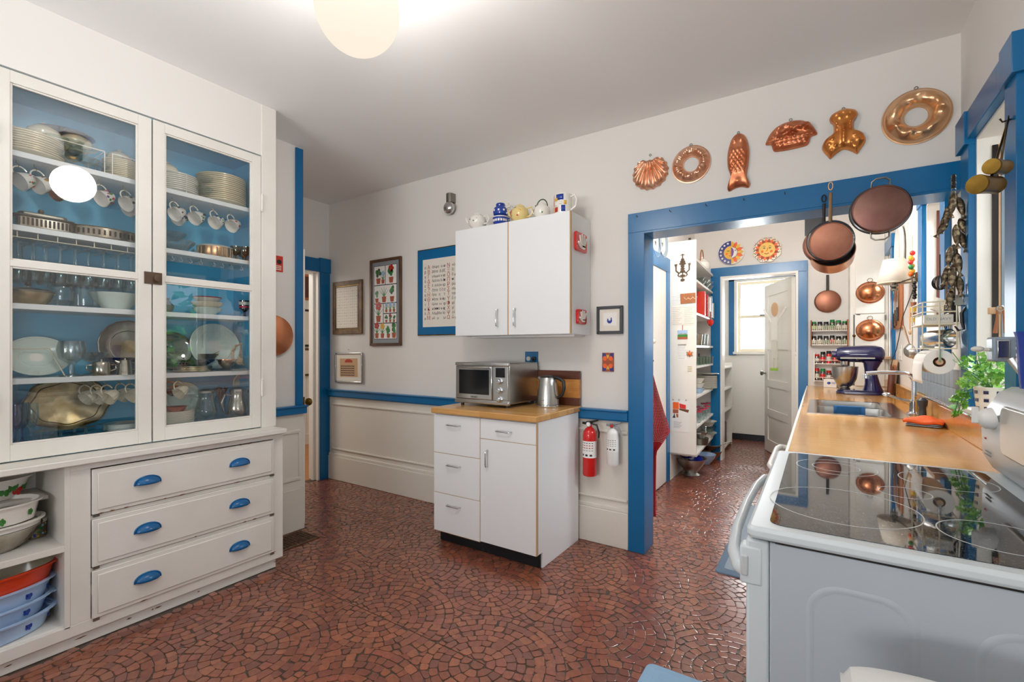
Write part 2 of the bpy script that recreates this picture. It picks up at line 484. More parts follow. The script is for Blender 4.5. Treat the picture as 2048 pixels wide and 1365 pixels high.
# ---- fan-laid cobbles of the floor
def cobbles():
    rnd = random.Random(3)
    x0, x1, y0, y1 = -4.25, 0.54, -0.9, 7.5
    def keep(x, y):
        if y < 1.55 and x < -2.70: return False
        if x < -3.15 and y < 2.06: return False
        if x < XL - 0.01: return False
        if y > 2.98 and y < 3.14 and x < -0.95: return False
        if y >= 3.14 and x < -1.27: return False
        if y < 3.0 and y > 2.98 and x < -0.9: return False
        if x > -0.08 and y > 0.95: return False
        if y > 7.47: return False
        return True
    Wf, Hf, Rf = 0.60, 0.50, 0.362
    discs = []
    for row in range(-7, 14):
        for i in range(-8, 6):
            cx = -1.178 + i*Wf + (row % 2)*Wf/2; cy_ = 1.54 + row*Hf
            if x0-0.5 < cx < x1+0.5 and y0-0.5 < cy_ < y1+0.5: discs.append((cx, cy_))
    def clip(poly, nx, ny, c):      # keep the side nx*x+ny*y >= c
        out = []
        for k in range(len(poly)):
            p, q = poly[k-1], poly[k]
            dp, dq = nx*p[0]+ny*p[1]-c, nx*q[0]+ny*q[1]-c
            if (dp >= 0) != (dq >= 0):
                t = dp/(dp-dq); out.append((p[0]+(q[0]-p[0])*t, p[1]+(q[1]-p[1])*t))
            if dq >= 0: out.append(q)
        return out
    stones = []; SEAM = 1.556      # joint of two sheets of the floor covering
    for di, (cx, cy_) in enumerate(discs):
        cover = [(ux, uy) for ux, uy in discs[:di] if (ux-cx)**2+(uy-cy_)**2 < (2*Rf)**2]
        r = Rf
        while r > 0.012:
            st_ = min(rnd.uniform(0.037, 0.046), r)
            ri_ = r-st_ if r-st_ > 0.014 else 0.0
            rm = (r+ri_)/2
            n = max(1, int(round(2*PI*rm/rnd.uniform(0.043, 0.052)))) if ri_ > 0 else 1
            a0 = rnd.random()*6.28
            bd = [a0+2*PI*(q+rnd.uniform(-.2, .2))/n for q in range(n)]
            for q in range(n):
                aa, ab = bd[q], bd[(q+1) % n]
                if ab <= aa: ab += 2*PI
                if n == 1:
                    pl = [(cx+r*.9*math.cos(k*1.047+a0), cy_+r*.9*math.sin(k*1.047+a0)) for k in range(6)]
                else:
                    j = lambda m: rnd.uniform(-m, m)
                    am = (aa+ab)/2
                    pl = [(cx+(ri_+j(.002))*math.cos(aa+j(.03)), cy_+(ri_+j(.002))*math.sin(aa+j(.03))), (cx+(r+j(.003))*math.cos(aa+j(.03)), cy_+(r+j(.003))*math.sin(aa+j(.03))),
                          (cx+(r+j(.002))*math.cos(am), cy_+(r+j(.002))*math.sin(am)), (cx+(r+j(.003))*math.cos(ab+j(.03)), cy_+(r+j(.003))*math.sin(ab+j(.03))), (cx+(ri_+j(.002))*math.cos(ab+j(.03)), cy_+(ri_+j(.002))*math.sin(ab+j(.03)))]
                for ux, uy in cover:
                    if any((p[0]-ux)**2+(p[1]-uy)**2 < Rf*Rf for p in pl):
                        mx = sum(p[0] for p in pl)/len(pl)-ux; my = sum(p[1] for p in pl)/len(pl)-uy
                        L0 = math.hypot(mx, my) or 1
                        pl = clip(pl, mx/L0, my/L0, (mx*ux+my*uy)/L0+Rf)
                        if len(pl) < 3: break
                if len(pl) < 3: continue
                if min(p[1] for p in pl) < SEAM < max(p[1] for p in pl) and pl[0][0] < -1.15:
                    todo = [clip(pl, 0, 1, SEAM+.0012), clip(pl, 0, -1, -SEAM+.0012)]
                else: todo = [pl]
                for pl in todo:
                  if len(pl) < 3: continue
                  area2 = sum(pl[k-1][0]*pl[k][1]-pl[k][0]*pl[k-1][1] for k in range(len(pl)))
                  if abs(area2) < 4.0e-4: continue
                  mx = sum(p[0] for p in pl)/len(pl); my = sum(p[1] for p in pl)/len(pl)
                  if not (x0 < mx < x1 and y0 < my < y1) or not keep(mx, my): continue
                  out = []
                  m_ = len(pl)
                  for k in range(m_):   # blunt corners
                      p, b_, q_2 = pl[k-1], pl[k], pl[(k+1) % m_]
                      for o in (p, q_2):
                          L1 = math.hypot(o[0]-b_[0], o[1]-b_[1]) or 1
                          t = min(.3, .006/L1)
                          out.append((b_[0]+(o[0]-b_[0])*t, b_[1]+(o[1]-b_[1])*t))
                  rad = math.sqrt(sum((p[0]-mx)**2+(p[1]-my)**2 for p in out)/len(out))
                  g = 0.0021*rnd.uniform(0.7, 1.4)/max(rad, 0.012)
                  lo = [(mx+(p[0]-mx)*(1-g), my+(p[1]-my)*(1-g)) for p in out]
                  g2 = g+0.0022/max(rad, .012)
                  hi = [(mx+(p[0]-mx)*(1-g2), my+(p[1]-my)*(1-g2)) for p in out]
                  stones.append((mx, my, lo, hi, rnd.uniform(-0.0004, 0.0)))
            r = ri_
    cols = ['#834a36', '#8a4f39', '#7e4634', '#8d523a', '#794436', '#864a3a', '#814c39', '#8f543c', '#754437']
    def tone(): 
        c = lin(rnd.choice(cols)); k = rnd.uniform(0.88, 1.10)
        return (c[0]*k, c[1]*k, c[2]*k, 1)
    def fill(me, tones):
        at = me.color_attributes.new('tone', 'FLOAT_COLOR', 'CORNER')
        buf = []
        for t, cnt in tones: buf += list(t)*cnt
        at.data.foreach_set('color', buf)
    def geo(lo, hi, z, ox=0, oy=0):
        n = len(lo)
        vs = [(p[0]-ox, p[1]-oy, -0.0030) for p in lo] + [(p[0]-ox, p[1]-oy, z-0.0005) for p in lo] + [(p[0]-ox, p[1]-oy, z) for p in hi]
        fs = [(i, (i+1) % n, n+(i+1) % n, n+i) for i in range(n)] + [(n+i, n+(i+1) % n, 2*n+(i+1) % n, 2*n+i) for i in range(n)] + [tuple(range(2*n, 3*n))]
        return vs, fs, n*8+n
    def seen(s):
        d = -_s*s[0]+_c*s[1]; r = _c*s[0]+_s*s[1]
        if d < 0.3: return 9e9
        px = 1024+FPX*r/d; py = HOR+FPX*CH/d
        if px < 60 or px > 1500 or py > 1362 or (px > 1270 and py > 1325): return 9e9
        return d
    order = sorted(range(len(stones)), key=lambda i: seen(stones[i]))
    near = set(order[:300])
    g_v, g_f, g_t = [], [], []
    for i, s in enumerate(stones):
        if i in near:
            vs, fs, cnt = geo(s[2], s[3], s[4], s[0], s[1])
            me = bpy.data.meshes.new('cobble'); me.from_pydata(vs, [], fs); me.materials.append(MT['cobble'])
            fill(me, [(tone(), cnt)])
            o = bpy.data.objects.new('cobble', me); COL.objects.link(o); o.parent = fl; o.location = (s[0], s[1], 0)
        else:
            vs, fs, cnt = geo(s[2], s[3], s[4])
            b = len(g_v); g_v += vs; g_f += [tuple(k+b for k in f) for f in fs]; g_t.append((tone(), cnt))
    me = bpy.data.meshes.new('cobbles'); me.from_pydata(g_v, [], g_f); me.materials.append(MT['cobble'])
    fill(me, g_t)
    o = bpy.data.objects.new('cobbles', me); COL.objects.link(o); o.parent = fl; o['kind'] = 'stuff'
cobbles()

def holed(u0, u1, v0, v1, holes):
    us = sorted({u0, u1} | {h[0] for h in holes} | {h[1] for h in holes}); vs = sorted({v0, v1} | {h[2] for h in holes} | {h[3] for h in holes})
    out = []
    for a, b in zip(us, us[1:]):
        for c, d in zip(vs, vs[1:]):
            mu, mv = (a+b)/2, (c+d)/2
            if not any(h[0] < mu < h[1] and h[2] < mv < h[3] for h in holes): out.append((a, b, c, d))
    return out

WIN = [(2.25, 2.71, 1.06, 2.19), (3.27, 3.79, 1.24, 2.19), (5.29, 5.60, 1.24, 2.19), (-1.55, 0.05, 0.95, 2.25)]  # last opening is an unseen window, added to let fill light in
struct(G().box(-5.9, 0.75, -2.85, 8.0, ZC, ZC+0.08).build('ceiling', 'ceiling'))
struct(G().prism([(XL-0.13, -0.06), (-0.937, -0.06), (-0.937, 2.055), (XR, 2.055), (XR, ZC), (XL-0.13, ZC)], YB, 3.13, 'y').build('wall_back', 'wall'))
g = G()
for a, b, c, d in holed(-2.7, 7.6, -0.06, ZC, WIN): g.box(XR, XR+0.15, a, b, c, d)
struct(g.build('wall_right', 'wall'))
g = G()
for a, b, c, d in holed(-4.2, XR, -0.06, ZC, [(-2.25, -0.05, 0.9, 2.3)]): g.box(a, b, -2.7, -2.57, c, d)
struct(g.build('wall_rear', 'wall'))
struct(G().box(-4.3, -2.80, -2.6, -0.12, -0.06, ZC).box(-4.3, -2.80, -0.12, 0.40, 0.83, ZC).box(-3.19, -2.803, 0.40, 1.62, 2.47, ZC).build('wall_left', 'wall'))
struct(G().box(XL, XA, 1.60, 2.026, -0.06, ZC).build('wall_stub', 'wall'))
g = G()
for a, b, c, d in holed(1.9, YB, -0.06, ZC, [(2.04, 2.852, -0.06, 2.075)]): g.box(XL-0.13, XL, a, b, c, d)
struct(g.build('wall_nook', 'wall'))
# unseen rear wall window (behind the camera), added for fill, and its sash
def sash(name, u0, u1, v0, v1, parent, plane, at, mat='trim_white', meet=True, w=0.04, t=0.03):
    vm = (v0+v1)/2
    g = G()
    bars = [(u0, u0+w, v0, v1), (u1-w, u1, v0, v1), (u0+w, u1-w, v0, v0+w), (u0+w, u1-w, v1-w, v1)] + ([(u0+w, u1-w, vm-w/2, vm+w/2)] if meet else [])
    for a, b, c, d in bars:
        if plane == 'x': g.box(at, at+t, a, b, c, d)
        else: g.box(a, b, at, at+t, c, d)
    g.build('sash', mat, parent)
    g = G()
    if plane == 'x': g.box(at+t*0.4, at+t*0.4+0.004, u0+w*.8, u1-w*.8, v0+w*.8, v1-w*.8)
    else: g.box(u0+w*.8, u1-w*.8, at+t*0.4, at+t*0.4+0.004, v0+w*.8, v1-w*.8)
    g.build('pane', 'pane_clear', parent)
for n, (a, b, c, d) in enumerate(WIN, 1):
    m = 'trim_white'
    wn = struct(thing('window_%d' % n, '', '')); del wn['label']; del wn['category']
    # casing boards on the room side
    cw = 0.12
    far, nearc = b, a
    G().box(XR-0.026, XR, a-cw+0.008, a, c-0.02, d).build('casing', 'blue', wn, 0.002)
    if n != 3:
        G().box(XR-0.026, XR, b, b+cw+0.008, c-0.02, d).build('casing', 'blue', wn, 0.002)
    G().box(XR-0.032, XR, a-cw-0.01+(0.012 if n == 1 else 0), b+(cw+0.02 if n != 3 else 0.04), d, d+0.115).build('head_casing', 'blue', wn, 0.003)
    if n == 1:
        G().box(XR-0.040, XR, 2.708, 2.86, d-0.02, d+0.12).build('corner_block', 'blue', wn, 0.002)
        G().box(XR-0.040, XR, 2.12, 2.25, d-0.005, d+0.125).build('corner_block', 'blue', wn, 0.002)
    g = G()
    g.box(XR-0.002, XR+0.15, b-0.012, b, c, d).box(XR-0.002, XR+0.15, a, a+0.012, c, d).box(XR-0.002, XR+0.15, a+0.012, b-0.012, d-0.012, d)
    g.build('reveal', m, wn)
    G().box(XR-0.05, XR+0.15, a-0.03, b+0.03, c-0.025, c).build('sill', 'wood_pale' if n in (2, 3) else 'trim_white', wn, 0.003)
    sash('s', a+0.012, b-0.012, c, d-0.012, wn, 'x', XR+0.10)
    if n in (1, 2):
        for xa_, xb_, m_ in ((XR+0.042, XR+0.058, 'iron' if n == 1 else 'walnut'), (XR+0.060, XR+0.066, 'wood_pale'), (XR+0.068, XR+0.084, 'greywall')):
            G().box(xa_, xb_, b-0.024, b-0.0115, c+0.26, d-0.05).build('weather_strip', m_, wn)
wn = struct(thing('window_5', '', '')); del wn['label']; del wn['category']  # unseen window, put in to give the room soft fill
sash('s', -2.25, -0.05, 0.9, 2.3, wn, 'y', -2.66, w=0.06)
G().box(-2.38, 0.08, -2.575, -2.545, 0.78, 0.9).box(-2.38, 0.08, -2.575, -2.545, 2.3, 2.42).box(-2.38, -2.25, -2.575, -2.545, 0.9, 2.3).box(-0.05, 0.08, -2.575, -2.545, 0.9, 2.3).build('casing', 'blue', wn)

# ---- wide opening to the pantry: casing, jamb, header
t1 = struct(thing('trim_1', '', '')); del t1['label']; del t1['category']
G().box(-1.031, -0.925, 2.945, YB, 0, 2.066).build('casing', 'blue', t1, 0.002)
G().box(-0.937, -0.925, YB, 3.14, 0, 2.066).build('jamb', 'blue', t1, 0.001)
G().box(-1.031, XR-0.002, 2.943, YB, 2.052, 2.176).build('header', 'blue', t1, 0.002)
G().box(-0.937, XR-0.002, 2.9445, 3.14, 2.040, 2.0525).build('soffit', 'blue', t1, 0.001)
for px, py in ((1275, 434), (1341, 424), (1413, 412), (1488, 401), (1570, 389)):
    p = onY(px, py, 2.943)
    G().tube([(p.x, 2.944, p.z), (p.x, 2.925, p.z), (p.x, 2.921, p.z+0.008)], 0.0018, 6).build('nail', 'iron', t1)

# ---- back wall: chair rail, baseboard, panel mouldings
tr = struct(G().box(XL, -1.031, 2.928, YB, 0.838, 0.893).box(XL, -1.031, 2.915, YB, 0.893, 0.905).box(XL, -1.031, 2.935, YB, 0.83, 0.838).build('trim_2', 'blue', bevel=0.003))
struct(G().box(XL, -1.031, 2.945, YB, 0, 0.235).box(XL, -1.031, 2.952, YB, 0.235, 0.262).build('baseboard_back', 'wainscot', bevel=0.004))
struct(G().box(XL, -1.031, 2.962, YB, 0.262, 0.838).build('trim_3', 'wainscot'))
g = G()
for a, b, c, d in ((XL+0.05, -1.04, 0.745, 0.767), (XL+0.05, -1.04, 0.300, 0.318), (XL+0.05, XL+0.07, 0.318, 0.745)):
    g.box(a, b, 2.954, 2.962, c, d); g.box(a+0.006, b-0.006, 2.950, 2.954, c+0.006, d-0.006)
struct(g.build('trim_4', 'wainscot', bevel=0.002))

# ---- short wall beside the cabinet
struct(G().box(XA, XA+0.018, 1.974, 2.030, 0.895, ZC-0.012).build('trim_5', 'blue', bevel=0.003))
struct(G().box(XA, XA+0.05, 1.60, 2.040, 0.838, 0.893).box(XA, XA+0.06, 1.60, 2.045, 0.885, 0.898).build('trim_6', 'blue', bevel=0.003))
g = G().box(XA, XA+0.022, 1.60, 2.03, 0.30, 0.838)
for a, b, c, d in ((1.60, 2.0, 0.70, 0.722), (1.60, 2.0, 0.36, 0.382), (1.985, 2.0, 0.382, 0.70)): g.box(XA+0.02, XA+0.032, a, b, c, d)
g.box(XA, XA+0.035, 1.60, 2.03, 0, 0.30)
struct(g.build('trim_7', 'wainscot', bevel=0.003))

# ---- doorway in the left wall of the nook, and the room beyond it
d1 = struct(thing('door_1', '', '')); del d1['label']; del d1['category']
G().box(XL, XL+0.022, 2.852, 2.966, 0, 2.075).build('casing', 'blue', d1, 0.002)
G().box(XL, XL+0.026, 2.03, 2.966, 2.075, 2.205).build('head_casing', 'blue', d1, 0.002)
G().box(XL, XL+0.034, 2.846, 2.968, 2.072, 2.215).build('corner_block', 'blue', d1, 0.002)
G().box(XL-0.14, XL+0.012, 2.835, 2.856, 0, 2.085).box(XL-0.14, XL+0.012, 2.04, 2.835, 2.065, 2.085).box(XL-0.08, XL-0.04, 2.815, 2.836, 0, 2.07).build('jamb', 'trim_white', d1, 0.001)
G().box(-4.28, -3.1955, 2.035, 2.072, 0.012, 2.05, ).build('door_leaf', 'trim_white', d1, 0.002)
kb = G(); kb.lathe([(0.0, 0), (0.010, 0.0), (0.010, 0.03), (0.026, 0.04), (0.030, 0.055), (0.024, 0.07), (0.0, 0.075)], 16, M=Matrix.Translation((-3.235, 2.072, 0.905)) @ Matrix.Rotation(-R90, 4, 'X'))
kb.build('door_knob', 'brass', d1)
G().box(-3.2, -3.194, 2.04, 2.068, 0.86, 0.95).build('latch_plate', 'brass', d1)
struct(G().box(-6.0, XL-0.10, 1.2, 4.7, -0.05, -0.002).build('floor_side_room', 'wood_floor'))
g = G().box(-6.0, XL-0.13, 4.6, 4.68, 0, ZC).box(-6.0, -5.9, 1.2, 4.68, 0, ZC).box(-6.0, XL-0.13, 1.12, 1.2, 0, ZC).box(XL-0.13, XL-0.02, YB+0.1, 4.68, 0, ZC)
for k in range(60): g.box(-5.9, -5.892, 2.2+k*0.04, 2.2+k*0.04+0.037, 0.14, ZC)
g.box(-5.9, -5.875, 1.2, 4.6, 0, 0.14)
struct(g.build('wall_side_room', 'trim_white'))

# ---- pantry shell
struct(G().box(-1.40, -1.26, 3.13, 6.0, -0.06, ZC).build('wall_pantry_left', 'wall'))
g = G()
for a, b, c, d in holed(-1.45, XR+0.1, -0.06, ZC, [(-0.957, -0.195, -0.06, 2.15)]): g.box(a, b, YF, YF+0.12, c, d)
struct(g.build('wall_pantry_far', 'wall'))
# casing of the left pantry door and the door itself
d2 = struct(thing('door_2', '', '')); del d2['label']; del d2['category']
G().box(-1.26, -1.238, 4.66, 4.768, 0, 2.19).build('casing', 'blue', d2, 0.002)
G().box(-1.26, -1.236, 3.70, 4.768, 2.065, 2.20).build('head_casing', 'blue', d2, 0.002)
G().box(-1.26, -1.248, 3.85, 4.66, 0.01, 2.065).build('door_leaf', 'trim_white', d2)
p = onX(1307.5, 683, -1.235)
G().ball((p.x-0.002, p.y, p.z), 0.022).build('door_knob', 'bone', d2)
p = onX(1306.5, 722, -1.235)
G().ball((p.x-0.004, p.y, p.z), 0.010).build('hook', 'iron', d2)
# far doorway: casing, open panelled door
d3 = struct(thing('door_3', '', '')); del d3['label']; del d3['category']
G().box(-1.072, -0.957, 5.955, YF, 0, 2.15).build('casing', 'blue', d3, 0.002)
G().box(-0.197, -0.099, 5.955, YF, 0, 2.15).build('casing', 'blue', d3, 0.002)
G().box(-1.072, -0.099, 5.952, YF, 2.15, 2.265).build('head_casing', 'blue', d3, 0.002)
G().box(-0.967, -0.945, 5.95, 6.12, 0, 2.16).box(-0.207, -0.185, 5.95, 6.12, 0, 2.16).box(-0.945, -0.207, 5.95, 6.12, 2.135, 2.16).build('jamb', 'trim_white', d3)
hx, hy, ex, ey = -0.215, 6.10, -0.548, 6.90
L3 = math.hypot(ex-hx, ey-hy); a3 = math.atan2(ey-hy, ex-hx)
leaf = G()
MM = Matrix.Translation((hx, hy, 0)) @ Matrix.Rotation(a3, 4, 'Z')
for z0, z1 in ((0.01, 0.16), (0.46, 0.55), (0.83, 0.92), (1.30, 1.39), (1.98, 2.12)):
    leaf.box(0.11, L3-0.11, 0, 0.04, z0, z1, MM)
leaf.box(0, 0.11, 0, 0.04, 0.01, 2.12, MM).box(L3-0.11, L3, 0, 0.04, 0.01, 2.12, MM).box(0.05, L3-0.05, 0.012, 0.028, 0.05, 2.1, MM)
leaf.build('door_leaf', 'trim_white', d3)
G().lathe([(0, 0), (0.012, 0), (0.012, 0.03), (0.028, 0.042), (0.03, 0.06), (0.0, 0.072)], 16, M=MM @ Matrix.Translation((L3-0.05, 0.04, 1.0)) @ Matrix.Rotation(-R90, 4, 'X')).build('door_knob', 'pewter', d3)
for z in (0.3, 1.1, 1.85): G().box(-0.205, -0.2, 6.06, 6.10, z, z+0.09).build('hinge', 'trim_white', d3)
# laundry room behind it
g = G()
for a, b, c, d in holed(-1.7, 0.7, -0.06, ZC, [(-1.0, -0.30, 1.27, 2.30)]): g.box(a, b, 7.5, 7.62, c, d)
g.box(-1.75, -1.62, 6.1, 7.6, -0.06, ZC)
struct(g.build('wall_laundry', 'trim_white'))
struct(G().box(-1.62, 0.5, 7.48, 7.5, 0, 0.085).build('baseboard_laundry', 'black_toe'))
w6 = struct(thing('window_6', '', '')); del w6['label']; del w6['category']
G().box(-1.10, -1.0, 7.475, 7.5, 1.22, 2.33).box(-0.30, -0.2, 7.475, 7.5, 1.22, 2.33).build('casing', 'blue', w6)
G().box(-1.10, -0.2, 7.475, 7.5, 2.30, 2.40).build('head_casing', 'blue', w6)
G().box(-1.04, -0.26, 7.45, 7.5, 1.235, 1.27).build('sill', 'trim_white', w6)
G().box(-1.025, -0.99, 7.46, 7.5, 1.27, 2.31).box(-0.31, -0.28, 7.46, 7.5, 1.27, 2.31).box(-0.99, -0.31, 7.46, 7.5, 2.28, 2.31).build('stop', 'trim_white', w6)
sash('s', -0.99, -0.31, 1.27, 2.28, w6, 'y', 7.54, mat='cream')
G().box(-0.70, -0.60, 7.525, 7.545, 1.785, 1.80).build('sash_lock', 'grey_dark', w6)
# outside: pale neighbouring house seen through the laundry window, hedge outside the kitchen windows
nb = thing('neighbour_house', 'pale blue neighbouring house seen through the far sash window', 'house', (-0.6, 9.9, 0))
G().box(-3.5, 3.5, 0.05, 0.3, -1, 6).build('wall', 'siding_blue', nb)
for k in range(28):
    G().prism([(0.05, 0.2+k*0.13), (0.02, 0.2+k*0.13), (0.045, 0.335+k*0.13)], -3.5, 3.5, 'x').build('siding_board', 'siding', nb)
w7 = G().box(-0.25, 0.45, 0.0, 0.05, 1.5, 2.9).build('window_frame', 'trim_white', nb); w7
G().box(-0.15, 0.35, -0.01, 0.06, 1.6, 2.8).build('pane', 'grey', nb)
hg = thing('garden_hedge', 'leafy green hedge outside the kitchen windows', 'hedge', (2.9, 3.0, -0.5))
rh = random.Random(4)
gh = G()
for k in range(1500):
    c = Vector((rh.uniform(-.35, .35), rh.uniform(-3.4, 3.4), rh.uniform(0, 2.9)))
    s_ = rh.uniform(.05, .12)
    Mh = Matrix.Translation(c) @ Euler((rh.uniform(0, 6), rh.uniform(0, 6), rh.uniform(0, 6))).to_matrix().to_4x4()
    gh.add([(0, -s_, 0), (s_*.5, 0, .01), (0, s_, 0), (-s_*.5, 0, .01)], [(0, 1, 2, 3)], Mh)
o = gh.build('leaves', 'leafgreen', hg, recalc=False); o['kind'] = 'stuff'
G().box(-.06, .06, -3.3, 3.3, 0, 2.5).build('core', 'greendark', hg)

# ================================================================== helpers for things built in world coordinates
def wp(g, name, mats, parent, bevel=0, **k):
    o = g.build(name, mats, parent, bevel, **k)
    if parent.type == 'EMPTY': o.matrix_parent_inverse = Matrix.Translation(-Vector(parent.location))
    return o
def single(g, name, label, cat, mats, loc, rz=0, group=None, rot=None, bevel=0, **k):
    o = g.build(name, mats, None, bevel, **k)
    o.location = loc; o.rotation_euler = rot if rot is not None else (0, 0, rz)
    return tag(o, label, cat, group)
def yat(px, x): return onX(px, 700, x).y
def xat(px, y): return onY(px, 700, y).x

# ================================================================== BUILT-IN CABINET
CB = thing('built_in_cabinet', 'tall white built-in china cabinet with glazed doors, drawers and open lower shelves', 'cabinet', (-2.9, 1.0, 0))
XU, XW = -2.803, -2.70
Y0, Y1 = 0.42, 1.62
wp(G().box(-3.16, XU, 1.545, Y1, 0.83, 2.47), 'side_panel', 'cab_white', CB, 0.002)
wp(G().box(-3.14, XU-0.03, 1.535, 1.545, 0.85, 2.47), 'inner_side', 'cab_blue', CB)
wp(G().box(-3.16, -3.14, Y0, 1.545, 0.85, 2.47), 'back_panel', 'cab_blue', CB)
wp(G().box(-3.14, XU-0.03, 0.40, 0.425, 0.85, 2.47), 'inner_side', 'cab_blue', CB)
wp(G().box(-3.14, XU-0.022, 0.42, 1.545, 2.455, 2.47), 'inner_top', 'cab_blue', CB)
wp(G().box(XU-0.02, XU+0.004, 1.531, Y1, 0.83, 2.777), 'face_stile', 'cab_white', CB, 0.002)
wp(G().box(XU-0.02, XU+0.004, 0.385, 0.428, 0.83, 2.777), 'face_stile', 'cab_white', CB, 0.002)
wp(G().box(-3.16, XW, -0.12, -0.10, 0.0, 0.803), 'end_panel', 'cab_white', CB)
SHZ = [2.153, 1.836, 1.500, 1.176]
for z in SHZ:
    wp(G().box(-3.14, -2.865, 0.425, 1.535, z-0.025, z), 'shelf', 'shelf_white', CB, 0.002)
wp(G().box(-3.16, -2.655, -0.1, 1.605, 0.803, 0.830), 'ledge', 'cab_white', CB, 0.004)
wp(G().box(-3.14, XU-0.03, 0.42, 1.545, 0.83, 0.888), 'cabinet_floor', 'cab_blue', CB)
S0 = 0.888
def glazed_door(y0, y1, st, label):
    z0, z1 = 0.836, 2.462
    g = G()
    f = XU
    for a, b, c, d in ((y0, y0+st, z0, z1), (y1-st, y1, z0, z1)): g.box(f-0.022, f, a, b, c, d)
    for c, d in ((z0, 0.903), (1.648, 1.674), (2.412, z1)): g.box(f-0.022, f, y0+st, y1-st, c, d)
    # thin glazing bead
    for c, d in ((0.903, 1.648), (1.674, 2.412)):
        for a, b, e, h in ((y0+st, y0+st+0.008, c, d), (y1-st-0.008, y1-st, c, d), (y0+st+0.008, y1-st-0.008, c, c+0.008), (y0+st+0.008, y1-st-0.008, d-0.008, d)):
            g.box(f-0.018, f-0.006, a, b, e, h)
    dr = wp(g, 'door', 'cab_white', CB, 0.0015)
    for c, d in ((0.903, 1.648), (1.674, 2.412)):
        wp(G().box(f-0.016, f-0.012, y0+st, y1-st, c, d), 'pane', 'pane', dr)
    return dr
dl = glazed_door(0.430, 0.977, 0.055, 'left')
drr = glazed_door(0.983, 1.528, 0.052, 'right')
wp(G().box(XU, XU+0.006, 0.945, 1.02, 1.63, 1.69), 'latch_plate', 'rust', drr, 0.001)
wp(G().lathe([(0, 0), (0.010, 0), (0.010, 0.006), (0.016, 0.012), (0.016, 0.02), (0, 0.024)], 14, M=Matrix.Translation((XU+0.006, 0.995, 1.66)) @ Matrix.Rotation(R90, 4, 'Y')), 'knob', 'rust', drr)
for z in (1.03, 1.02+1.12):
    wp(G().cyl((XU+0.008, 1.531, z), (XU+0.008, 1.531, z+0.085), 0.007).ball((XU+0.008, 1.531, z+0.09), 0.007).ball((XU+0.008, 1.531, z-0.005), 0.007), 'hinge', 'cab_white', drr)
for z in (1.03, 2.14):
    wp(G().cyl((XU+0.008, 0.432, z), (XU+0.008, 0.432, z+0.085), 0.007), 'hinge', 'cab_white', dl)
# lower body
g = G()
g.box(-3.16, XW-0.02, 1.585, 1.605, 0.055, 0.803)                    # right end
g.box(XW-0.02, XW, 1.545, 1.605, 0.106, 0.772).box(XW-0.02, XW, 0.646, 0.715, 0.106, 0.772)
g.box(XW-0.02, XW, 0.646, 1.605, 0.772, 0.803)
for z in (0.556, 0.323): g.box(XW-0.02, XW-0.004, 0.715, 1.545, z-0.014, z+0.006)
wp(g, 'face_frame', 'cab_white', CB, 0.002)
wp(G().box(XW-0.02, XW, -0.1, 1.605, 0.055, 0.106), 'bottom_rail', 'cab_white', CB, 0.002)
wp(G().box(-3.1, -2.722, -0.1, 1.572, 0.0, 0.055), 'toe_kick', 'cab_white', CB)
wp(G().box(-3.16, XW, 0.628, 0.646, 0.10, 0.803), 'divider', 'cab_white', CB)
wp(G().box(-3.14, XW-0.002, -0.1, 0.630, 0.432, 0.459), 'lower_shelf', 'cab_white', CB, 0.002)
wp(G().box(-3.14, XW-0.02, -0.1, 0.630, 0.085, 0.112), 'lower_floor', 'cab_white', CB, 0.002)
wp(G().box(-3.16, -3.14, -0.1, 1.6, 0.085, 0.80), 'lower_back', 'cab_white', CB)
wp(G().box(-3.14, -2.93, -0.1, 0.628, 0.622, 0.640), 'half_shelf', 'cab_white', CB, 0.002)
wp(G().box(-3.14, -3.10, 0.56, 0.60, 0.459, 0.622), 'cleat', 'cab_white', CB)
def bin_pull(y, z, parent):
    hw, hh, dp = 0.048, 0.034, 0.030
    g = G().grid(lambda u, v: (XW+0.016+dp*math.sin(PI*u)*math.cos(PI/2*v), y+hw*math.cos(PI*u), z-0.012+hh*math.sin(PI*u)**0.8*math.sin(PI/2*v)), 17, 7)
    g.tube([(XW+0.0175, y+(hw+0.004)*math.cos(math.radians(a)), z-0.013+(hh+0.003)*max(0, math.sin(math.radians(a)))**0.8) for a in range(0, 181, 12)], 0.0030, 6)
    return wp(g, 'bin_pull', 'blue_enamel', parent, solid=0.002)
for k, (z0, z1, zp) in enumerate(((0.567, 0.768, 0.673), (0.334, 0.544, 0.447), (0.104, 0.314, 0.212))):
    g = G().box(XW-0.002, XW+0.010, 0.717, 1.545, z0, z1)
    g.prism([(0.735, z0+0.018), (1.527, z0+0.018), (1.527, z1-0.018), (0.735, z1-0.018)], XW+0.010, XW+0.016, 'x')
    d = wp(g, 'drawer', 'cab_white', CB, 0.003)
    bin_pull(0.920, zp, d); bin_pull(1.345, zp, d)
    for y in (0.722, 1.527):
        wp(G().box(XW-0.004, XW+0.004, y, y+0.022, z0-0.014, z0-0.002), 'slide_clip', 'pewter', CB)
# worn spots of bare wood along the painted edges
rc = random.Random(5)
for k in range(34):
    y = rc.uniform(0.45, 1.58); zz = rc.choice((0.052, 0.03, 0.567, 0.334, 0.104, 0.77, 0.106))
    xx = XW+0.0105 if zz in (0.567, 0.334, 0.104) else (-2.7205 if zz < 0.06 else XW+0.001)
    if zz == 0.77: xx = XW+0.0105
    if y > 1.54 and xx > XW+0.005: continue
    if y < 0.72 and xx > XW+0.005: continue
    w = rc.uniform(0.004, 0.022)
    wp(G().prism([(y-w, zz), (y-w*.3, zz+rc.uniform(.002, .005)), (y+w*.5, zz+.003), (y+w, zz+.001), (y, zz-.002)], xx-0.001, xx+0.0006, 'x'), 'paint_chip', 'chip', CB)
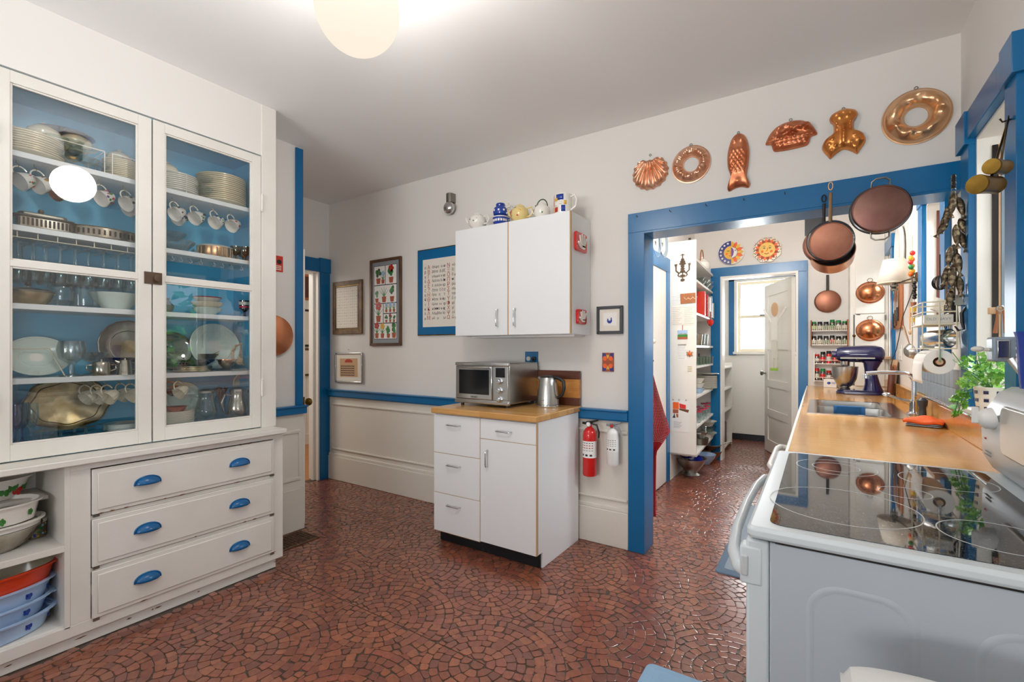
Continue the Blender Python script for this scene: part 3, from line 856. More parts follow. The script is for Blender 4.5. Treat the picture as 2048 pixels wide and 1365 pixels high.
# cup hooks screwed under two shelves
def cup_hook(x, y, z):
    pts = [(x, y, z), (x, y, z-0.012)] + [(x, y+0.009*math.sin(math.radians(a)), z-0.021+0.009*math.cos(math.radians(a))) for a in range(0, 250, 30)]
    wp(G().tube(pts, 0.0013, 6), 'cup_hook', 'gold', CB)

# ------------------------------------------------------------------ tableware makers (local, base at z=0)
def plate_mesh(r, rim='cream_rim', body='cream', h=0.018):
    g = G().lathe([(0, 0), (r*.55, 0), (r*.6, 0.002), (r*.72, h*.4), (r*.97, h-.004), (r*.997, h-.002), (r, h+.001)], 36, cap=False)
    g.mat(1).lathe([(r, h+0.001), (r, h+0.0028), (r*.98, h+0.0032)], 36, cap=False)
    g.mat(0).lathe([(r*.98, h+0.0032), (r*.70, h*.5+0.005), (r*.58, 0.006), (0, 0.005)], 32, cap=False)
    return g.mesh('plate', [body, rim])
def stack(px, X, z, n, r, pitch, label, group, rim='cream_rim', body='cream', name='plate', cat='plate', h=0.018, dy=0):
    me = plate_mesh(r, rim, body, h)
    y = yat(px, X) + dy
    rr = random.Random(n + int(px))
    for k in range(n):
        o = bpy.data.objects.new(name, me); COL.objects.link(o)
        o.location = (X + rr.uniform(-.0015, .0015), y + rr.uniform(-.0015, .0015), z + 0.0005 + k*pitch)
        tag(o, label.replace('*', ordi(k, n)), cat, group)
def cup_hang(px, X, z, label, body='porcelain', spots=None, r=0.041, h=0.062, yaw=0.0, group=None, tilt=1.0, hook=True, flute=False):
    """teacup hanging by its handle from a hook under a shelf"""
    y = yat(px, X)
    t = thing('teacup', label, 'cup', (X, y, z), group=group)
    # local frame: handle ring at the origin, mouth of the cup turned down to one side
    zd = Vector((.35, -.80, -.50)).normalized(); yd = Vector((.0, -.50, .85)); yd = (yd-zd*yd.dot(zd)).normalized(); xd = yd.cross(zd)
    Mx = Matrix((xd, yd, zd)).transposed().to_4x4() @ Matrix.Translation((0, -(r*.80+.026), -h*.52))
    prof = [(0, 0), (r*.50, 0), (r*.52, 0.006), (r*.72, h*.25), (r*.88, h*.6), (r, h), (r*.97, h), (r*.84, h*.6), (r*.66, h*.26), (0, 0.010)]
    wob = (lambda a, zz: 1+0.03*math.cos(14*a)) if flute else None
    G().lathe(prof, 28, M=Mx, wob=wob).build('body', body, t)
    hp = [Mx @ Vector((0, r*.80+0.030*math.sin(a)**0.8, h*.52+0.026*math.cos(a))) for a in [PI*k/8 for k in range(9)]]
    G().tube(hp, 0.0032, 6).build('handle', body, t)
    if spots:
        rr = random.Random(int(px*7))
        for m in spots:
            for _ in range(6):
                a = rr.uniform(0, 6.28); q = rr.uniform(.25, .9)
                rad = r*(0.76+0.22*q)
                Mp = Mx @ Matrix.Translation((rad*math.cos(a), rad*math.sin(a), h*q)) @ Matrix.Rotation(a, 4, 'Z') @ Matrix.Rotation(R90, 4, 'Y')
                k5 = rr.uniform(.004, .0095)
                G().lathe([(0, 0.0016), (k5*.6, 0.0014), (k5, 0.0)], 7, M=Mp, cap=False, wob=lambda a_, z_: 1+.25*math.cos(5*a_)).build('flower', m, t)
    if hook: cup_hook(X, y, z+0.030)
    return t
def goblet_prof(H, rb, rf, stem=0.5, th=0.0015):
    return [(0, 0), (rf, 0.0), (rf, 0.002), (rf*.3, 0.006), (0.004, 0.012), (0.0035, H*stem*.9), (0.006, H*stem), (rb*.7, H*(stem+.1)), (rb, H*(stem+.28)), (rb*.92, H), (rb*.92-th, H), (rb-th, H*(stem+.28)), (rb*.65, H*(stem+.11)), (0, H*(stem+.02))]

S1, S2, S3, S4 = SHZ
# ------------------------------------------------------------------ top shelf
stack(52, -2.985, S1, 9, 0.128, 0.0100, '* gold-rimmed plate of the stack at the far left of the top shelf', 'gold-rimmed plates, left stack')
stack(246, -2.985, S1, 10, 0.082, 0.0090, '* small cream saucer of the top-shelf stack left of the door split', 'cream saucers on the top shelf')
stack(352, -2.985, S1, 9, 0.105, 0.0105, '* ivory plate of the stack under the middle wire riser', 'ivory plates on the top shelf', 'bone', 'bone')
stack(443, -2.985, S1, 14, 0.128, 0.0112, '* gold-rimmed plate of the tall stack at the right end, top shelf', 'gold-rimmed plates, right stack')
def wire_riser(ya, yb, label):
    x0, x1, z = -3.12, -2.885, S1+0.105
    t = thing('wire_riser', label, 'wire rack', (-3.0, (ya+yb)/2, S1))
    wp(G().tube([(x0, ya, z), (x1, ya, z), (x1, yb, z), (x0, yb, z)], 0.0022, 6, closed=True), 'rim_wire', 'trim_white', t)
    for k in range(1, 7):
        yy = ya+(yb-ya)*k/7
        wp(G().tube([(x0, yy, z), (x1, yy, z)], 0.0016, 5), 'cross_wire', 'trim_white', t)
    for y in (ya, yb):
        wp(G().tube([(x1, y, z), (x1, y, S1), (x0, y, S1), (x0, y, z)], 0.0022, 6), 'leg', 'trim_white', t)
wire_riser(0.435, 0.815, 'white wire plate riser at the left of the top shelf')
wire_riser(0.845, 1.165, 'white wire plate riser in the middle of the top shelf')
def lidded(px, X, z, r, h, label, body='cream', knob='cream', dome=True):
    t = thing('tureen', label, 'covered dish', (X, yat(px, X), z))
    G().lathe([(0, 0), (r*.6, 0), (r*.95, h*.35), (r, h*.5), (r*.98, h*.5), (0, h*.45)], 28).build('bowl', body, t)
    G().lathe([(r*.98, h*.5), (r*.9, h*.62), (r*.5, h*.82), (r*.15, h*.88), (0, h*.88)], 28).build('lid', body, t)
    G().lathe([(0.004, h*.86), (0.006, h*.92), (0.012, h*.97), (0, h)], 14).build('knob', knob, t)
    return t
zr = S1+0.108
lidded(88, -3.02, zr, 0.062, 0.095, 'cream lidded sugar bowl on the left wire riser, nearer the window-side')
CBL = lidded(152, -3.02, zr, 0.062, 0.095, 'cream lidded sugar bowl on the left wire riser beside the glass dishes')
lidded(238, -3.04, S1+0.108, 0.052, 0.075, 'small cream covered dish above the saucers, top shelf')
lidded(333, -3.02, zr, 0.055, 0.08, 'cream covered dish on the middle wire riser behind the right door')
def glassware(name, label, cat, prof, px, X, z, mat='glass', seg=24, group=None, wob=None, flip=False, sx=1, sy=1, rz=0):
    Mx = Matrix.Rotation(PI, 4, 'X') if flip else None
    g = G().lathe(prof, seg, M=Mx, wob=wob, sx=sx, sy=sy)
    return single(g, name, label, cat, mat, (X, yat(px, X), z), rz, group)
sher = [(0, 0), (.030, 0), (.030, .003), (.006, .008), (.006, .022), (.035, .038), (.046, .058), (.044, .058), (.033, .040), (0, .028)]
for k, (px, zz) in enumerate(((112, 0), (112, .062), (143, 0), (143, .062), (176, 0), (176, .062), (200, 0))):
    glassware('dessert_glass', ('upper' if zz else 'lower')+' dessert glass of the '+ORD[(0, 0, 1, 1, 2, 2, 3)[k]]+' pile from the left, top shelf', 'glass', sher, px, -2.925, S1+0.001+zz, 'glass', 20, 'footed dessert glasses, top shelf')
for px, zz in ((408, 0), (408, .062)):
    glassware('dessert_glass', ('upper' if zz else 'lower')+' of two footed dessert glasses beside the tall right plate stack', 'glass', sher, px, -2.90, S1+0.001+zz, 'glass', 20, 'dessert glasses by the right plate stack')
single(G().lathe([(0, 0), (.05, 0), (.05, .004), (.012, .012), (.010, .05), (.10, .075), (.115, .085), (.10, .079), (0, .06)], 28), 'cake_stand', 'blue glass footed comport at the back of the top shelf', 'glass dish', 'glass_blue', (-3.07, yat(128, -3.07), zr))
# ------------------------------------------------------------------ cups hung below the top shelf
zc = S1-0.055
P = 'porcelain'
for px, X, lab, sp in (
    (32, -2.93, 'white teacup with a pink rose hanging leftmost under the top shelf', ('pinkred', 'leafgreen')),
    (68, -2.93, 'gilt-lined white teacup hanging second from the left under the top shelf', ('gold', 'gold')),
    (104, -3.00, 'shell pink ribbed teacup hanging behind the gilt-lined one', ('copper_pale',)),
    (137, -2.93, 'white teacup with blue and yellow flowers hanging third from the left', ('bluepaint', 'yellow', 'leafgreen')),
    (196, -2.93, 'white teacup with dense red and purple flowers, left door', ('pinkred', 'purple', 'leafgreen', 'pinkred')),
    (246, -2.93, 'white teacup with sparse grey-green sprigs next to the door split', ('greendark',)),
    (250, -3.03, 'white spotted teacup half hidden behind the sprigged one', ('ink', )),
    (344, -2.93, 'white teacup with blue flowers hanging leftmost behind the right door', ('bluepaint', 'ink')),
    (349, -3.02, 'white teacup with grey leaves behind the leftmost one, right door', ('greendark', )),
    (384, -2.93, 'white footed teacup with green wreath, second behind the right door', ('leafgreen', 'ink')),
    (424, -2.93, 'white teacup with blue and green bouquet, third behind the right door', ('bluepaint', 'leafgreen', 'bluepaint')),
    (458, -2.93, 'white teacup with small red dots hanging rightmost behind the right door', ('red', 'red'))):
    cup_hang(px, X, zc, lab, 'copper_pale' if 'shell pink' in lab else P, sp, r=0.040, h=0.06, yaw=-0.5, flute='ribbed' in lab)
# ------------------------------------------------------------------ second shelf: silver
t = thing('butter_dish', 'pierced silver rectangular dish with knobbed lid on the second shelf', 'silver dish', (-2.97, yat(82, -2.97), S2), 0.0)
G().prism(rrect(-.075, .075, -.095, .095, .02), 0.004, 0.05, 'z').build('body', 'silver', t, 0.003)
G().prism(rrect(-.082, .082, -.103, .103, .024), 0.05, 0.058, 'z').prism(rrect(-.06, .06, -.08, .08, .02), 0.058, 0.074, 'z').build('lid', 'pewter', t, 0.006)
G().lathe([(.004, .072), (.004, .08), (.012, .092), (.008, .102), (0, .105)], 14).build('knob', 'pewter', t)
for k in range(13):
    yy = -0.084+k*0.014
    G().box(.0745, .0772, yy-.0035, yy+.0035, .012, .044).build('slot', 'iron', t)
t = thing('gallery_tray', 'oval silver gallery tray with pierced rim on the second shelf', 'tray', (-2.965, yat(207, -2.965), S2))
G().lathe([(0, 0.002), (.088, .002), (.092, .006), (.092, .05), (.096, .054), (.090, .054), (.087, .05), (.087, .008), (0, .006)], 40, sx=1.0, sy=1.55).build('body', 'silver', t)
for k in range(44):
    a = 2*PI*k/44
    if math.cos(a) < -0.2: continue
    G().box(-.0006, .0006, -.004, .004, .016, .040, Matrix.Translation((.0925*math.cos(a), .0925*1.55*math.sin(a), 0)) @ Matrix.Rotation(math.atan2(math.sin(a)/1.55, math.cos(a)), 4, 'Z')).build('slot', 'iron', t)
cut = lambda a, z: 1+0.035*math.cos(16*a)*(1 if z > .01 else 0)
glassware('crystal_bowl', 'cut crystal bowl on the second shelf behind the right door', 'bowl', [(0, 0), (.035, 0), (.05, .012), (.085, .05), (.088, .06), (.083, .06), (.048, .018), (0, .01)], 352, -2.95, S2, 'crystal', 32, wob=cut)
glassware('crystal_bowl', 'stacked smaller cut crystal bowl above the larger one, second shelf', 'bowl', [(0, 0), (.03, 0), (.06, .03), (.064, .04), (.06, .04), (0, .01)], 345, -2.95, S2+.062, 'crystal', 32, wob=cut)
t = thing('casserole', 'round silver casserole holder with glass lid on the second shelf', 'casserole', (-2.95, yat(430, -2.95), S2))
G().lathe([(0, 0), (.085, 0), (.088, .004), (.088, .056), (.082, .056), (.080, .006), (0, .005)], 40).build('holder', 'copper_gold', t)
G().lathe([(.09, .056), (.092, .060), (.075, .068), (.03, .075), (0, .076)], 40).build('lid', 'bone', t)
for k in range(20):
    a = 2*PI*k/20
    G().tube([(.089*math.cos(a), .089*math.sin(a), .004), (.089*math.cos(a), .089*math.sin(a), .052)], .003, 6).build('rib', 'silver', t)
gg = goblet_prof(.085, .030, .027, .35)
for px, X, w_ in ((471, -2.93, 'leftmost'), (486, -2.96, 'rearmost'), (491, -2.90, 'frontmost')):
    glassware('green_goblet', w_+' emerald green goblet at the right end of the second shelf', 'goblet', gg, px, X, S2, 'glass_green', 20, 'emerald goblets')
# ------------------------------------------------------------------ stemware hung from a wire rack under the second shelf
t = thing('stemware_rack', 'white wire stemware rack fixed under the second shelf, left door', 'wire rack', (-2.99, 0.68, S2-0.025))
for k in range(8):
    yy = 0.455+k*0.064
    wp(G().tube([(-3.12, yy, S2-.05), (-2.88, yy, S2-.05), (-2.88, yy, S2-.026)], .002, 6), 'rail_wire', 'cream', t)
wp(G().tube([(-2.88, .44, S2-.05), (-2.88, .93, S2-.05)], .002, 6), 'front_wire', 'cream', t)
wine = goblet_prof(.185, .036, .032, .50)
k = 0
for X in (-2.91, -2.99, -3.07):
    for q_, px in enumerate((40, 66, 93, 121, 149, 178, 206, 234, 261)):
        glassware('wine_glass', ORD[q_]+' hanging wine glass from the left, '+{-2.91: 'front', -2.99: 'middle', -3.07: 'back'}[X]+' row under the second shelf', 'glass', wine, px+rc.uniform(-3, 3), X, S2-.045, 'glass', 18, 'hanging wine glasses', flip=True)
t = thing('mug_hooks', 'row of small white cup hooks under the second shelf, right door', 'hooks', (-2.93, 1.28, S2-.025))
for px in (345, 362, 381, 402, 428, 445, 463, 483):
    y = yat(px, -2.93)
    wp(G().tube([(-2.93, y, S2-.025), (-2.93, y, S2-.037)]+[(-2.93, y+.008*math.sin(math.radians(a)), S2-.045+.008*math.cos(math.radians(a))) for a in range(0, 250, 30)], .0012, 6), 'hook', 'trim_white', t)
for j, px in enumerate((352, 402, 440, 466, 488)):
    y = yat(px, -2.94)
    t = thing('glass_mug', ORD[j]+' hanging glass punch cup from the left, behind the right door', 'cup', (-2.94, y, S2-.052), group='hanging glass punch cups')
    Mx = Matrix.Rotation(-.5, 4, 'Z') @ Matrix.Rotation(-.9, 4, 'X') @ Matrix.Translation((0, -.055, -.035))
    G().lathe([(0, 0), (.028, 0), (.033, .03), (.036, .062), (.034, .062), (.031, .03), (0, .006)], 20, M=Mx).build('body', 'glass', t)
    G().tube([Mx @ Vector((0, .030+.024*math.sin(PI*q/8), .034+.022*math.cos(PI*q/8))) for q in range(9)], .003, 6).build('handle', 'glass', t)
# ------------------------------------------------------------------ third shelf
t = thing('covered_bowl', 'tarnished silver covered bowl with finial at the left of the third shelf', 'covered dish', (-2.96, yat(56, -2.96), S3))
G().lathe([(0, 0), (.055, 0), (.078, .03), (.085, .055), (.08, .055), (0, .03)], 32).build('bowl', 'brasstray', t)
G().lathe([(.090, .055), (.092, .062), (.07, .07), (.03, .076), (0, .077)], 32, wob=lambda a, z: 1+.02*math.cos(12*a)).build('lid', 'pewter', t)
G().lathe([(.004, .075), (.004, .086), (.014, .09), (.008, .095), (.005, .104), (0, .106)], 14).build('finial', 'pewter', t)
t = thing('glass_jar', 'clear glass lidded jar beside the tarnished bowl on the third shelf', 'jar', (-2.95, yat(121, -2.95), S3))
G().lathe([(0, 0), (.040, 0), (.048, .03), (.052, .07), (.046, .095), (.044, .095), (.049, .07), (.045, .03), (0, .006)], 28).build('body', 'glass', t)
G().lathe([(.048, .095), (.042, .108), (.012, .118), (.014, .13), (0, .134)], 24).build('lid', 'glass', t)
glassware('ice_bucket', 'straight-sided clear glass bucket on the third shelf, left door', 'glass', [(0, 0), (.050, 0), (.052, .01), (.052, .115), (.049, .115), (.048, .012), (0, .008)], 168, -2.95, S3, 'glass', 30)
glassware('glass_bowl', 'milky green glass bowl at the right of the third shelf, left door', 'bowl', [(0, 0), (.05, 0), (.09, .05), (.105, .082), (.101, .082), (.085, .05), (0, .012)], 232, -2.965, S3, 'milk', 36, wob=lambda a, z: 1+.012*math.cos(20*a))
single(G().lathe([(0, 0), (.02, 0), (.032, .02), (.034, .038), (.02, .055), (.012, .068), (.016, .078), (0, .07)], 24), 'pewter_vase', 'small round pewter vase at the left edge of the right door, third shelf', 'vase', 'pewter', (-2.93, yat(333, -2.93), S3))
for k, (r, h, z, m, lab) in enumerate(((.072, .040, 0, 'milk', 'pale green glass bowl, lowest of the nest on the third shelf, right door'), (.080, .042, .030, 'cream', 'cream bowl, middle of the nest on the third shelf, right door'), (.072, .040, .062, 'bone', 'red-rimmed white bowl, topmost of the nest on the third shelf, right door'))):
    t = thing('mixing_bowl', lab, 'bowl', (-2.95, yat(414, -2.95), S3+z))
    G().lathe([(0, 0), (r*.5, 0), (r*.9, h*.6), (r, h), (r*.96, h), (r*.84, h*.6), (0, .008)], 32).build('body', m, t)
    G().lathe([(r*1.0, h-.004), (r*1.03, h-.002), (r*1.0, h+.001)], 32, cap=False).build('rim_band', 'red' if k == 2 else m, t)
t = thing('dark_goblet', 'dark red glass goblet with pale label at the right end of the third shelf', 'goblet', (-2.93, yat(489, -2.93), S3))
G().lathe([(0, 0), (.024, 0), (.006, .01), (.006, .03), (.028, .05), (.031, .10), (.029, .10), (0, .04)], 20).build('body', 'glass_wine', t)
G().lathe([(.0315, .072), (.0318, .09)], 20, cap=False).build('label_band', 'bone', t); G().lathe([(.030, .055), (.0315, .065)], 20, cap=False).build('stripe', 'pinkred', t)
# ------------------------------------------------------------------ fourth shelf
def standing_plate(px, X, zc_, r, mats, label, name='tray', cat='tray', sy=1.0, lean=0.22, depth=.018, wob=None, yaw=0, rimk=.78, seg=40):
    """a dish on edge leaning back against the cabinet back"""
    t = thing(name, label, cat, (X, yat(px, X), zc_), rot=(0, 0, yaw))
    Mx = Matrix.Rotation(R90-lean, 4, 'Y')
    G().lathe([(0, 0), (r*rimk*.95, 0), (r*rimk, .003), (r*.96, depth), (r, depth), (r, depth+.003), (r*.95, depth+.004), (r*rimk, .008), (0, .005)], seg, M=Mx, sy=sy, wob=wob).build('dish', mats[0], t)
    for q, tr_ in ((.985, .0045), (rimk*1.0, .0028)):
        if 'glass' in mats[0]: break
        G().tube([Mx @ Vector((r*q*math.cos(2*PI*i/48)*(wob(2*PI*i/48, 0) if wob else 1), r*q*sy*math.sin(2*PI*i/48)*(wob(2*PI*i/48, 0) if wob else 1), depth+.003 if q > .9 else .008)) for i in range(48)], tr_, 6, closed=True).build('rim_bead', 'brass' if mats[0] == 'brasstray' else ('pewter' if mats[0] == 'silver' else mats[0]), t)
    if len(mats) > 1:
        G().lathe([(0, .006), (r*rimk*.8, .0065), (r*rimk*.8, .0058)], seg, M=Mx, sy=sy).build('well', mats[1], t)
    return t
standing_plate(72, -2.985, S4+.088, .088, ('milk', 'bone'), 'pale oval glass dish standing in a wire easel, fourth shelf', sy=1.28, lean=.25, rimk=.5, depth=.03)
single(G().tube([(0, -.10, -.0), (-.06, -.065, .125), (-.06, .055, .125), (0, .095, 0)], .003, 8).tube([(0, -.10, 0), (-.08, -.10, .0)], .003, 8).tube([(0, .095, 0), (-.08, .095, 0)], .003, 8), 'plate_easel', 'cream wire easel holding the oval glass dish', 'easel', 'cream', (-2.90, yat(72, -2.90), S4+.004))
glassware('crystal_goblet', 'large cut crystal goblet on the fourth shelf, left door', 'goblet', [(0, 0), (.042, 0), (.042, .004), (.012, .012), (.010, .055), (.02, .065), (.045, .085), (.052, .125), (.044, .165), (.041, .165), (.048, .125), (.04, .088), (0, .07)], 143, -2.91, S4, 'crystal', 36, wob=lambda a, z: 1+(.03*math.cos(14*a+40*z) if z > .07 else 0))
glassware('crystal_compote', 'cut crystal compote behind the large goblet, fourth shelf', 'glass dish', [(0, 0), (.038, 0), (.038, .004), (.008, .012), (.008, .06), (.03, .07), (.062, .112), (.058, .112), (.028, .076), (0, .066)], 185, -2.97, S4, 'crystal', 36, wob=lambda a, z: 1+(.03*math.cos(12*a) if z > .06 else 0))
standing_plate(258, -3.06, S4+.14, .135, ('silver', 'brasstray'), 'large fluted silver platter leaning at the back of the fourth shelf', wob=lambda a, z: 1+.012*math.cos(18*a), lean=.2, rimk=.62, depth=.02)
glassware('cobalt_bowl', 'cobalt blue glass bowl behind the sugar bowl, fourth shelf', 'bowl', [(0, 0), (.045, 0), (.075, .06), (.085, .085), (.08, .085), (0, .02)], 245, -3.0, S4, 'glass_cobalt', 32)
t = thing('sugar_bowl', 'silver lidded sugar bowl with cylindrical body on the fourth shelf', 'sugar bowl', (-2.90, yat(203, -2.90), S4))
G().lathe([(0, 0), (.034, 0), (.036, .004), (.036, .058), (.030, .066), (0, .07)], 28).build('body', 'silver', t)
G().lathe([(.006, .068), (.004, .076), (.010, .082), (0, .09)], 14).build('finial', 'silver', t)
for s in (-1, 1): G().tube([(0, s*.035, .05), (0, s*.055, .05), (0, s*.056, .03), (0, s*.036, .02)], .003, 8).build('handle', 'silver', t)
t = thing('creamer', 'small silver creamer with spout right of the sugar bowl, fourth shelf', 'creamer', (-2.89, yat(250, -2.89), S4))
G().lathe([(0, 0), (.036, 0), (.034, .006), (.028, .05), (.025, .064), (.023, .072), (.0, .076)], 28).build('body', 'silver', t)
G().tube([(0, -.022, .06), (0, -.040, .07)], [.009, .004], 10).build('spout', 'silver', t)
G().tube([(0, .024, .062), (0, .05, .055), (0, .048, .03), (0, .030, .022)], .003, 8).build('handle', 'silver', t)
G().lathe([(.006, .074), (.004, .08), (.007, .086), (0, .09)], 12).build('finial', 'silver', t)
standing_plate(341, -3.06, S4+.115, .11, ('glass_dkgreen',), 'dark green glass plate leaning at the left of the fourth shelf, right door', lean=.2)
standing_plate(428, -3.06, S4+.142, .138, ('milk', 'bone'), 'large pale plate leaning at the back of the fourth shelf, right door', name='platter', cat='platter', lean=.22, rimk=.7)
standing_plate(484, -3.04, S4+.09, .07, ('wood_pale', 'wood_frame'), 'small brown scallop dish leaning at the right end of the fourth shelf', name='scallop_dish', cat='dish', wob=lambda a, z: 1+.06*math.cos(10*a), lean=.25)
stack(386, -2.955, S4, 6, .092, .0045, '* flat silver plate of the low stack on the fourth shelf', 'silver plates on the fourth shelf', 'brasstray', 'silver', 'silver_plate', 'plate', .006)
glassware('cobalt_dish', 'cobalt blue glass dish on the silver plates, fourth shelf', 'dish', [(0, 0), (.05, 0), (.085, .022), (.09, .032), (.085, .032), (0, .01)], 394, -2.97, S4+.036, 'glass_cobalt', 32, wob=lambda a, z: 1+.02*math.cos(9*a))
t = thing('silver_bowl', 'small silver bowl with copper rim on the fourth shelf, right door', 'bowl', (-2.92, yat(454, -2.92), S4+.014))
G().lathe([(0, 0), (.022, 0), (.024, .006), (.042, .025), (.05, .05), (.047, .05), (0, .012)], 28).build('body', 'silver', t)
G().lathe([(.05, .047), (.056, .050), (.056, .053), (.047, .052)], 28, cap=False).build('rim_band', 'copper', t)
glassware('crystal_tray', 'cut crystal tray under the silver bowl, fourth shelf', 'tray', [(0, 0), (.07, 0), (.092, .012), (.088, .014), (.0, .006)], 462, -2.93, S4, 'crystal', 36, wob=lambda a, z: 1+.03*math.cos(16*a))
single(G().lathe([(0, 0), (.03, 0), (.05, .03), (.046, .03), (0, .006)], 20).tube([(0, .03, .03), (0, .06, .045), (0, .05, .02), (0, .035, .012)], .003, 6), 'gravy_boat', 'gilt two-handled cup on the cobalt dish, fourth shelf', 'cup', 'brasstray', (-2.985, yat(417, -2.985), S4+.070))
# ------------------------------------------------------------------ ribbed cups under the fourth shelf
for px, X, lab, m in ((164, -2.98, 'cream ribbed cup hanging at the back left under the fourth shelf', 'cream'), (187, -2.95, 'cream ribbed cup hanging second under the fourth shelf, left door', 'cream'), (208, -2.91, 'cream ribbed cup hanging in front of the brass tray, under the fourth shelf', 'cream'), (236, -2.98, 'cream ribbed cup half hidden near the door split, under the fourth shelf', 'cream'), (256, -2.91, 'cream ribbed cup hanging nearest the door split, left door', 'cream'), (352, -2.91, 'cream ribbed cup hanging behind the right door under the fourth shelf', 'cream')):
    cup_hang(px, X, S4-.056, lab, m, None, r=.036, h=.052, yaw=-.5, flute=True)
cup_hang(336, -2.97, S4-.056, 'small copper mug hanging at the left edge of the right door', 'copper', None, r=.026, h=.05, yaw=-.5)
# ------------------------------------------------------------------ cabinet floor
standing_plate(135, -3.07, S0+.15, .125, ('brasstray', 'brasstray'), 'big tarnished brass tray with scalloped rim leaning at the bottom of the left door', sy=1.28, wob=lambda a, z: 1+.035*math.cos(8*a), lean=.15, rimk=.8)
fl1 = goblet_prof(.175, .026, .03, .35)
for px, X, m, lab in ((30, -2.90, 'glass_blue', 'blue-tinted flute glass at the bottom left of the left door'), (44, -2.97, 'glass_blue', 'blue-tinted flute glass behind the front one, bottom left'), (62, -2.92, 'glass', 'clear tall glass right of the blue flutes, bottom left')):
    glassware('flute_glass', lab, 'glass', fl1, px, X, S0, m, 20)
coup = [(0, 0), (.040, 0), (.040, .0022), (.010, .006), (.0055, .012), (.0055, .034), (.020, .046), (.036, .05), (.0, .048)]
for q_, (px, X) in enumerate(((82, -2.90), (105, -2.95), (122, -2.89), (149, -2.95), (172, -2.89))):
    glassware('coupe_glass', ORD[q_]+' upturned coupe glass from the left before the brass tray', 'glass', [(r, .05-z) for r, z in coup][::-1], px, X, S0, 'glass_soft', 24, 'upturned coupe glasses')
glassware('coupe_glass', 'upturned coupe glass beside the plates at the bottom of the left door', 'glass', [(r, .05-z) for r, z in coup][::-1], 213, -2.93, S0, 'glass_soft', 24)
stack(250, -2.965, S0, 6, .085, .005, '* pale plate of the low stack at the bottom of the left door', 'pale plates at the cabinet bottom', 'milk', 'bone', h=.012)
stack(355, -2.94, S0, 9, .078, .0075, '* cream saucer of the stack at the bottom of the right door', 'saucers at the cabinet bottom', 'bone', 'cream', 'saucer', 'saucer', .016)
def pitcher(px, X, z, H, r, body, label, name, lid=None, side=-1):
    t = thing(name, label, 'pitcher', (X, yat(px, X), z))
    G().lathe([(0, 0), (r*.72, 0), (r*.75, .006), (r*.95, H*.22), (r, H*.38), (r*.78, H*.66), (r*.66, H*.85), (r*.72, H), (r*.69, H), (r*.63, H*.85), (r*.74, H*.66), (r*.94, H*.38), (0, .012)], 32).build('body', body, t)
    G().tube([(0, side*r*.66, H*.86), (0, side*(r*1.25), H*.9), (0, side*r*1.55, H*.62), (0, side*r*1.35, H*.3), (0, side*r*.95, H*.2)], [.005, .006, .006, .005, .004], 10).build('handle', body, t)
    G().tube([(0, -side*r*.55, H*.82), (0, -side*r*.98, H*1.0)], [r*.28, r*.16], 12).build('spout', body, t)
    if lid:
        G().lathe([(r*.74, H), (r*.7, H+.012), (r*.3, H+.022), (0, H+.024)], 28).build('lid', lid, t)
    return t
pitcher(412, -2.94, S0, .165, .056, 'glass_soft', 'clear glass pitcher with pewter lid at the bottom of the right door', 'glass_pitcher', 'pewter')
pitcher(476, -2.91, S0, .165, .060, 'silver', 'polished silver water pitcher at the bottom right of the right door', 'silver_pitcher', 'silver')
standing_plate(488, -3.07, S0+.19, .075, ('bone',), 'small white plate leaning behind the silver pitcher', name='plate', cat='plate', lean=.15)
standing_plate(365, -3.08, S0+.13, .09, ('milk', ), 'pale round plate leaning behind the saucers, right door', name='plate', cat='plate', lean=.15)
g = G()
for k in range(9):
    a = k*.7
    g.tube([(0, 0, 0), (.012*math.cos(a), .012*math.sin(a), .05), (.03*math.cos(a), .03*math.sin(a), .085+.006*(k % 3))], [.004, .006, .010], 6)
single(g, 'dried_pods', 'bunch of dark red dried pods between the two pitchers', 'dried plant', 'walnut', (-3.0, yat(441, -3.0), S0+.09))
single(G().lathe([(0, 0), (.02, 0), (.022, .10), (.018, .10), (0, .01)], 16), 'pod_vase', 'slim glass vase holding the dried pods between the pitchers', 'vase', 'glass', (-3.0, yat(441, -3.0), S0))
single(G().lathe([(0, 0), (.03, 0), (.05, .03), (.045, .03), (0, .006)], 20), 'painted_bowl', 'small blue and orange painted bowl above the saucers', 'bowl', 'terracotta', (-2.98, yat(353, -2.98), S0+.068))

